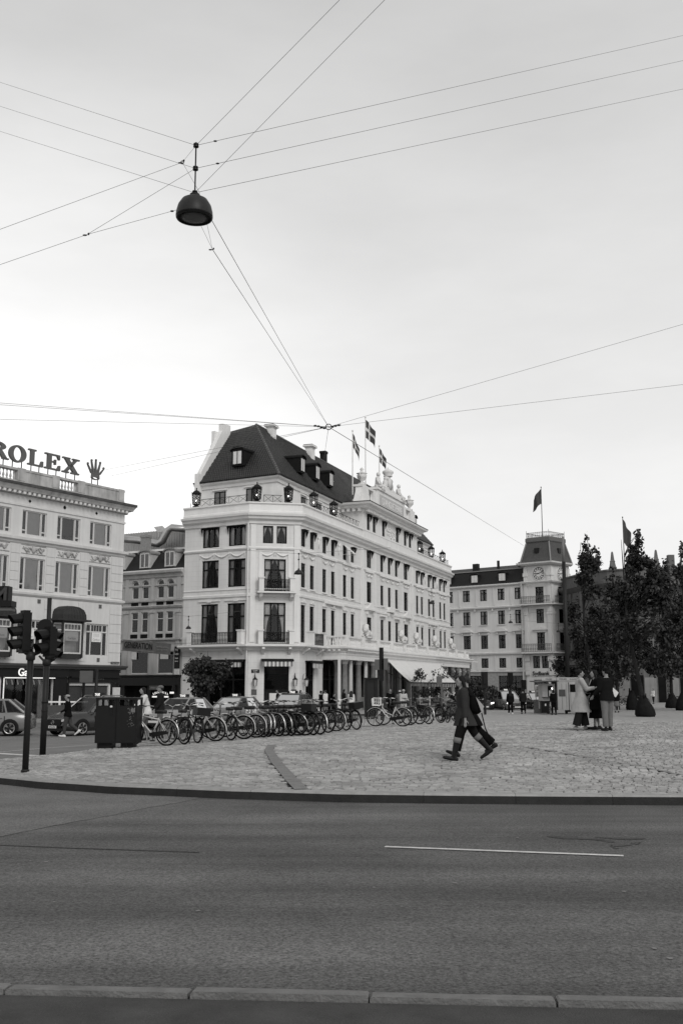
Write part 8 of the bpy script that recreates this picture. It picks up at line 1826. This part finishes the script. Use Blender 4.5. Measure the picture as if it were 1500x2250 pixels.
    if hair == 'long':
        for k in range(9): a = (k - 4) / 4; p0 = HP_(a * .040, .030 - .01 * abs(a), .01); p1 = p0 + yw @ Vector((a * .014 * h, .030 * h, -.10 * h)); p2 = sp(.70 + .02 * (k % 3), a * .075 * h, .082 * h - .02 * h * abs(a)); b.tube([p0, p1, p2], [.022 * h, .021 * h, .008 * h], 7)
    if hair == 'bob':
        for k in range(9): a = (k - 4) / 4; p0 = HP_(a * .042, .030 - .018 * abs(a), .01); b.tube([p0, p0 + yw @ Vector((a * .01 * h, .008 * h, -.075 * h))], [.022 * h, .016 * h], 7)
    if hair == 'bun': b.ball(HP_(0, .068, .030), .028 * h, 10, 8)
    if hair == 'topbun': b.ball(HP_(0, .035, .075), .026 * h, 10, 8)
    remesh(b.build('hair', hairm, t), vox * .8, 1)
    if hat:
        b = MB(); n = 16
        b.ball(HP_(0, .008, .030), (.051 * h, .060 * h, .040 * h), n, 9)
        if hat[1] == 'cap': b.loft([[tuple(HP_(.040 * math.cos(a), -.040 - .05 * max(0, -math.sin(a)) * 1.0, .030 + z)) for a in [PI + PI * k / 10 for k in range(11)]] for z in (0, .006)])
        b.build('hat', hat[0], t, None, True)
    if extra: extra(t, dict(h=h, hip=hip, kn=kn, an=an, sh=sh, el=el, wr=wr, sp=sp, HP=HP_, hd=hd_))
    return t
def ground_pt(p): return (p[0], p[1], gz(p[0], p[1]) + .008)
LEFT, RIGHT, AWAY, TOWARD = R_(-90), R_(90), PI, 0.0
# --- the walking pair
def pack(t, j):
    h = j['h']; c = j['sp'](.66, .02 * h, .115 * h); b = MB(); b.ball(c, (.085 * h, .075 * h, .115 * h), 14, 10); b.ball(c + Vector((0, .03 * h, -.05 * h)), (.08 * h, .07 * h, .07 * h), 12, 8); o = tag(remesh(b.build('rucksack', C_BLK, None, WM[t.name]), .02, 2), 'black rucksack on the back of the walking long haired woman', 'rucksack')
    b = MB(); n = 8; pts = [(c.x + .09 * h, c.y + .02 * h, c.z + .085 * h), (c.x + .088 * h, c.y + .105 * h, c.z - .015 * h), (c.x + .09 * h, c.y + .10 * h, c.z - .075 * h), (c.x + .094 * h, c.y + .075 * h, c.z - .075 * h)]; b.prism(pts, (-.02, 0, 0)); q = b.build('pale_flap', M('rucksack_flap', .3), o)
    b = MB(); b.tube([j['sh'][0] + Vector((-.03 * h, -.02 * h, .02 * h)), c + Vector((.04 * h, -.02 * h, .09 * h))], .018, 6); b.tube([c + Vector((.03 * h, .09 * h, -.10 * h)), c + Vector((.03 * h, .13 * h, -.28 * h)), c + Vector((.03 * h, .20 * h, -.42 * h))], .012, 5); b.build('strap', C_BLK, o)
w1 = person('woman with long dark hair striding left across the cobbles in knee boots', ground_pt((2.46, 21.35, 0.03)), LEFT, 1.70, ((21, 8, 8), (-31, 12, -38)), ((-4, 6, 4, 0), (4, 6, 12, 0)), lean=4, top=cloth('cloth_charcoal', .034), hem=.41, bottom=cloth('cloth_dark_legging', .010), wide=.15, boots=.72, cuff=M('sock_grey', .16, .9), hair='long', hairm=HAIRD, vox=.012, extra=pack, sleeve=1.18, build=1.12, flare=.3)
p = (2.50, 21.72, 0.04); w2 = person('second walker in black hidden behind the long haired woman, hair in a bun', ground_pt((p[0] + .17, p[1] + .75)), LEFT, 1.72, ((25, 10, 18), (-33, 16, -30)), ((10, 5, 10, 0), (-8, 5, 5, 0)), lean=4, top=C_BLK, hem=.38, flare=.5, build=1.1, bottom=C_BLK, wide=.8, hair='topbun', hairm=HAIRM, vox=.016)
# --- three people talking
def tote(t, j): 
    p = j['wr'][1]; b = MB(); z = -.30; b.loft([[(p.x - .06, p.y - .20, p.z + z - .34), (p.x + .06, p.y - .20, p.z + z - .34), (p.x + .06, p.y + .18, p.z + z - .34), (p.x - .06, p.y + .18, p.z + z - .34)], [(p.x - .03, p.y - .22, p.z + z), (p.x + .03, p.y - .22, p.z + z), (p.x + .03, p.y + .2, p.z + z), (p.x - .03, p.y + .2, p.z + z)]]); o = tag(b.build('handbag', C_BLK, None, WM[t.name]), 'black handbag hanging between the woman in the pale coat and the woman in black', 'bag'); c = MB(); c.tube([(p.x, p.y - .10, p.z + z), (p.x, p.y - .06, p.z - .06), (p.x, p.y + .06, p.z - .06), (p.x, p.y + .10, p.z + z)], .01, 5); c.build('handle', C_BLK, o)
    b = MB(); h = j['h']
    for s in (-1, 1): b.prism([tuple(j['sp'](.83, s * .03 * h, -.048 * h)), tuple(j['sp'](.80, s * .065 * h, -.068 * h)), tuple(j['sp'](.70, s * .018 * h, -.086 * h)), tuple(j['sp'](.68, s * .005 * h, -.086 * h))], (0, -.012, 0))
    b.build('lapels', C_COAT, t)
c1 = person('woman in a long pale coat over wide dark trousers, facing right', ground_pt((7.15, 31.86, 0.20)), RIGHT, 1.79, ((12, 4, 4), (-10, 4, -8)), ((12, 8, 62, 18), (30, 6, 70, 10)), top=C_COAT, hem=.285, flare=1.3, sleeve=1.22, bottom=C_DK, wide=1.35, hair='bun', hairm=HAIRD, shoe=M('shoe_grey', .2), vox=.013, yaw=0, chin=-8, build=1.05, extra=tote)
def scarf(t, j): b = MB(); h = j['h']; b.prism([tuple(j['sp'](.83, -.02 * h, -.05 * h)), tuple(j['sp'](.83, .0, -.052 * h)), tuple(j['sp'](.74, .0, -.09 * h))], (0, -.012, 0)); b.build('shirt_front', C_WHT, t)
c2 = person('woman in black with curly hair and long skirt, facing left', ground_pt(((7.62, 31.88, 0.21)[0], (7.62, 31.88, 0.21)[1] + .1)), LEFT, 1.76, ((5, 2), (-6, 3)), ((14, 8, 70, 10), (10, 8, 40, 10)), top=C_BLK, hem=.44, sleeve=1.15, bottom=C_BLK, skirt=.19, flare=.9, hair='bob', hairm=HAIRD, vox=.014, extra=scarf)
def tote2(t, j):
    c = j['el'][1].lerp(j['sh'][1], .15) + Vector((.07, .12, -.12)); b = MB(); b.X = T(c.x, c.y, c.z) @ Matrix.Rotation(R_(-38), 4, 'Y'); b.box(-.18, .18, -.06, .07, -.09, .08); b.box(-.19, .17, -.07, -.02, .02, .12); tag(b.build('paper_bag', C_WHT, None, WM[t.name]), 'folded white bag tucked under the arm of the capped man', 'bag')
    q = j['wr'][1] + j['hd'][1] * .12; b = MB(); b.lathe([(.03, -.06), (.04, .06)], 10, tuple(q)); tag(b.build('paper_cup', M('cup', .3), None, WM[t.name]), 'small cup held up by the man in the dark cap', 'cup')
c3 = person('man in dark cap and jacket with pale trousers, seen from behind among three', ground_pt(((7.77, 31.26, 0.21)[0], (7.77, 31.26, 0.21)[1] - .1)), R_(200), 1.82, ((-2, 0), (5, 2)), ((6, 10, 40, -12), (28, 12, 95, -14)), top=cloth('cloth_jacket', .010), hem=.47, sleeve=1.2, bottom=C_JEAN, wide=.55, hair='short', hairm=HAIRD, hat=(C_BLK, 'cap'), vox=.013, yaw=15, build=1.05, extra=tote2)
# --- others
def at2(g, dy=0): return ground_pt(g)
x, y, z = (-10.61, 42.40, -0.44)
person('person in pale cap and dark jacket crossing the street before the black taxi', (-11.35, 44.3, gz(-11.35, 44.3) - .105), LEFT, 1.74, ((10, 4, 4), (-14, 42, -40)), ((6, 5, 55, 5), (-4, 5, 40, 5)), lean=3, top=C_BLK, bottom=C_DJEAN, wide=.1, hat=(M('cap_pale', .28), 'cap'), shoe=SHOEW, vox=.02)
person('woman in a white jumper standing among the bicycles beside the litter bin', ground_pt((-6.15, 33.8)), R_(-70), 1.68, ((30, 20), (10, 25)), ((30, 8, 30, 0), (35, 8, 20, 0)), lean=12, top=C_WHT, bottom=cloth('cloth_mid2', .1), hair='long', hairm=HAIRD, vox=.02, sleeve=1.2)
person('person in a dark jacket and patterned headband behind the first bicycles', ground_pt((-6.05, 35.6)), R_(-75), 1.74, ((4, 3), (-4, 3)), ((10, 6, 30, 0), (15, 6, 30, 0)), top=C_DK, bottom=C_MID, hair='short', hat=(M('headband', .12, .9, .5, 40), 'band'), vox=.02, sleeve=1.15)
def backbag(t, j): c = j['sp'](.66, .06, .10); b = MB(); b.ball(c, (.13, .10, .18), 10, 8); b.build('shoulder_bag', C_BLK, t, None, True)
person('pedestrian in black with white shoes walking away in front of the silver taxi', ground_pt((12.07, 76.17, -0.49)), AWAY, 1.76, ((14, 4, 0), (-14, 8, 0)), ((8, 10, 10, 0), (-6, 10, 10, 0)), top=C_BLK, bottom=C_BLK, wide=.2, hair='long', hairm=HAIRD, shoe=SHOEW, vox=.022)
person('pedestrian in a dark gilet with a pale sleeve, right of the silver taxi', ground_pt((13.21, 77.53, -0.50)), AWAY, 1.80, ((8, 3, 0), (-10, 20, -10)), ((5, 8, 15, 0), (10, 10, 30, 0)), top=C_DK, bottom=C_BLK, wide=.2, hair='short', hairm=HAIRD, vox=.022)
person('person in black with a shoulder bag standing at the kiosk, seen from behind', ground_pt((14.93, 75.00, -0.37)), R_(200), 1.74, ((6, 2), (-8, 2)), ((5, 8, 10, 0), (5, 8, 10, 0)), top=C_BLK, bottom=C_BLK, wide=.2, hair='bob', hairm=HAIRD, vox=.022, extra=backbag, sleeve=1.2)
hp = [((-1.35, 70.00, -0.04), 'dark haired man in black standing before the first hotel column', C_BLK, C_BLK, 'short', R_(120)), ((-1.05, 70.00, -0.04), 'figure in a white shirt beside the man in black at the hotel front', C_WHT, C_MID, 'short', R_(-120)), ((0.18, 72.00, -0.08), 'dark haired woman in a dark top in front of the hotel columns', C_DK, C_BLK, 'long', R_(100)), ((0.65, 72.00, -0.08), 'woman in a pale jacket seen from behind at the hotel columns', C_WHT, C_MID, 'long', PI), ((-0.53, 73.00, -0.11), 'short person in black standing behind the parked bicycles at the hotel', C_BLK, C_BLK, 'short', R_(90)), ((3.02, 66.00, 0.05), 'person in black behind the pale city bicycle under the awning', C_BLK, C_BLK, 'short', 0.0), ((3.61, 66.00, 0.05), 'man in a mid grey jacket left of the white capped woman', C_MID, C_BLK, 'short', PI), ((3.78, 65.00, 0.07), 'woman in a white cap and pale coat on the hotel terrace', cloth('cloth_pale', .4), C_MID, 'short', R_(20)), ((-4.31, 72.00, -0.08), 'dark figure passing the hotel entrance behind the taxis', C_BLK, C_BLK, 'short', R_(-80)), ((6.41, 60.00, 0.18), 'dark figure leaning over the bicycles behind the walking woman', C_BLK, C_BLK, 'short', R_(-90)), ((-2.92, 76.00, -0.17), 'dark figure by the wall lantern behind the rightmost taxi', C_BLK, C_DK, 'long', R_(60)), ((21.17, 82.00, -0.20), 'woman with a grey skirt and dark top behind the three talking people', C_BLK, C_MID, 'long', PI), ((36.63, 118.00, 0.39), 'dark figure standing by the theatre wall at far right', C_BLK, C_BLK, 'short', R_(60)), ((35.73, 122.00, 0.36), 'pale topped figure in the theatre doorway between the trees', C_WHT, C_DK, 'short', R_(-60))]
for i, (p, lab, tp_, bt, hr, fc) in enumerate(hp):
    kw = {}
    if 'white cap' in lab: kw['hat'] = (PALEHAT, 'cap'); kw['hem'] = .3
    if 'skirt' in lab: kw['skirt'] = .27
    if 'leaning' in lab: kw['lean'] = 25
    hh = 1.72 + .05 * ((i * 7) % 3 - 1) - (.22 if 'short p' in lab else 0)
    person(lab, ground_pt(p), fc, hh, ((6, 3), (-6, 4)), ((12, 8, 35 + 10 * (i % 4), 5), (6, 8, 20, 0)), top=tp_, bottom=bt, hair=hr, hairm=HAIRD if i % 2 == 0 else HAIRM, vox=.024, sleeve=1.15, **kw)
# small dog beside the kiosk person
x, y, z = (14.83, 75.30, -0.38); dg = thing('dog', 'small pale dog with a raised dark tail beside the person at the kiosk', 'dog', ground_pt((x, y)), R_(150)); b = MB()
b.loft([[(rx * math.cos(a), yy, zz + rz * math.sin(a)) for a in [2 * PI * k / 12 for k in range(12)]] for yy, zz, rx, rz in ((-.24, .36, .06, .08), (-.16, .34, .10, .12), (0, .34, .095, .10), (.14, .35, .085, .09), (.2, .35, .05, .06))])
b.cap((0, -.22, .40), (0, -.29, .52), .06, .05); b.ball((0, -.33, .56), (.06, .075, .06)); b.cap((0, -.37, .54), (0, -.45, .53), .035, .025)
for s in (-1, 1):
    b.cap((s * .05, -.17, .28), (s * .05, -.17, .02), .03, .02); b.cap((s * .06, .15, .30), (s * .06, .12, .18), .05, .03); b.cap((s * .06, .12, .18), (s * .06, .19, .11), .025, .02); b.cap((s * .06, .19, .11), (s * .06, .17, .02), .02, .018)
remesh(b.build('body', M('dog_fur', .22, .9, .4, 9), dg), .014, 2); b = MB(); b.tube([(0, .2, .38), (0, .26, .48), (0, .24, .58), (0, .18, .60)], [.03, .03, .025, .01], 7); b.build('tail', C_DK, dg, None, True); b = MB()
for s in (-1, 1): b.prism([(s * .03, -.32, .60), (s * .065, -.31, .59), (s * .07, -.30, .53)], (0, .015, 0))
b.build('ears', C_DK, dg)
# motor scooter behind the walking woman
x, y, z = (6.03, 56.00, 0.15); sc_ = thing('scooter', 'motor scooter with a pale number plate half hidden behind the walking woman', 'scooter', ground_pt((x, y)), R_(200)); Zs = WM[sc_.name]
for yy in (0.0, -1.2): b = MB(); b.X = T(0, yy, .26) @ Matrix.Rotation(PI / 2, 4, 'Y'); b.lathe([(.15, -.05), (.24, -.055), (.26, 0), (.24, .055), (.15, .05)], 18); b.build('wheel', TYRE, sc_, None, True)
b = MB(); b.loft([[(w * x_, yy, z0 + (z1 - z0) * q) for x_, q in ((-1, .1), (-1, .7), (-.6, 1), (.6, 1), (1, .7), (1, .1), (.5, 0), (-.5, 0))] for yy, w, z0, z1 in ((.28, .10, .45, .72), (.05, .17, .35, .78), (-.35, .17, .28, .74), (-.5, .15, .22, .38), (-.85, .15, .22, .36), (-.95, .18, .26, .8), (-1.02, .14, .5, .98))]); b.build('body', M('scooter_paint', .03, .3), sc_, None, True)
b = MB(); b.box(-.13, .13, -.42, .18, .74, .84); b.build('seat', BLACK, sc_); b = MB(); b.tube([(-.32, -.9, 1.02), (0, -1.0, .98), (.32, -.9, 1.02)], .02, 6); b.tube([(0, -1.0, .98), (0, -1.2, .26)], .03, 6); b.build('handlebar', CHROME, sc_)
b = MB(); b.box(-.16, .16, .30, .32, .42, .60); o = b.build('number_plate', M('plate_white', .6, .5), sc_)
b = MB(); b.ball((0, .31, .74), (.09, .04, .06), 8, 6); b.build('tail_light', LAMPGL, sc_)
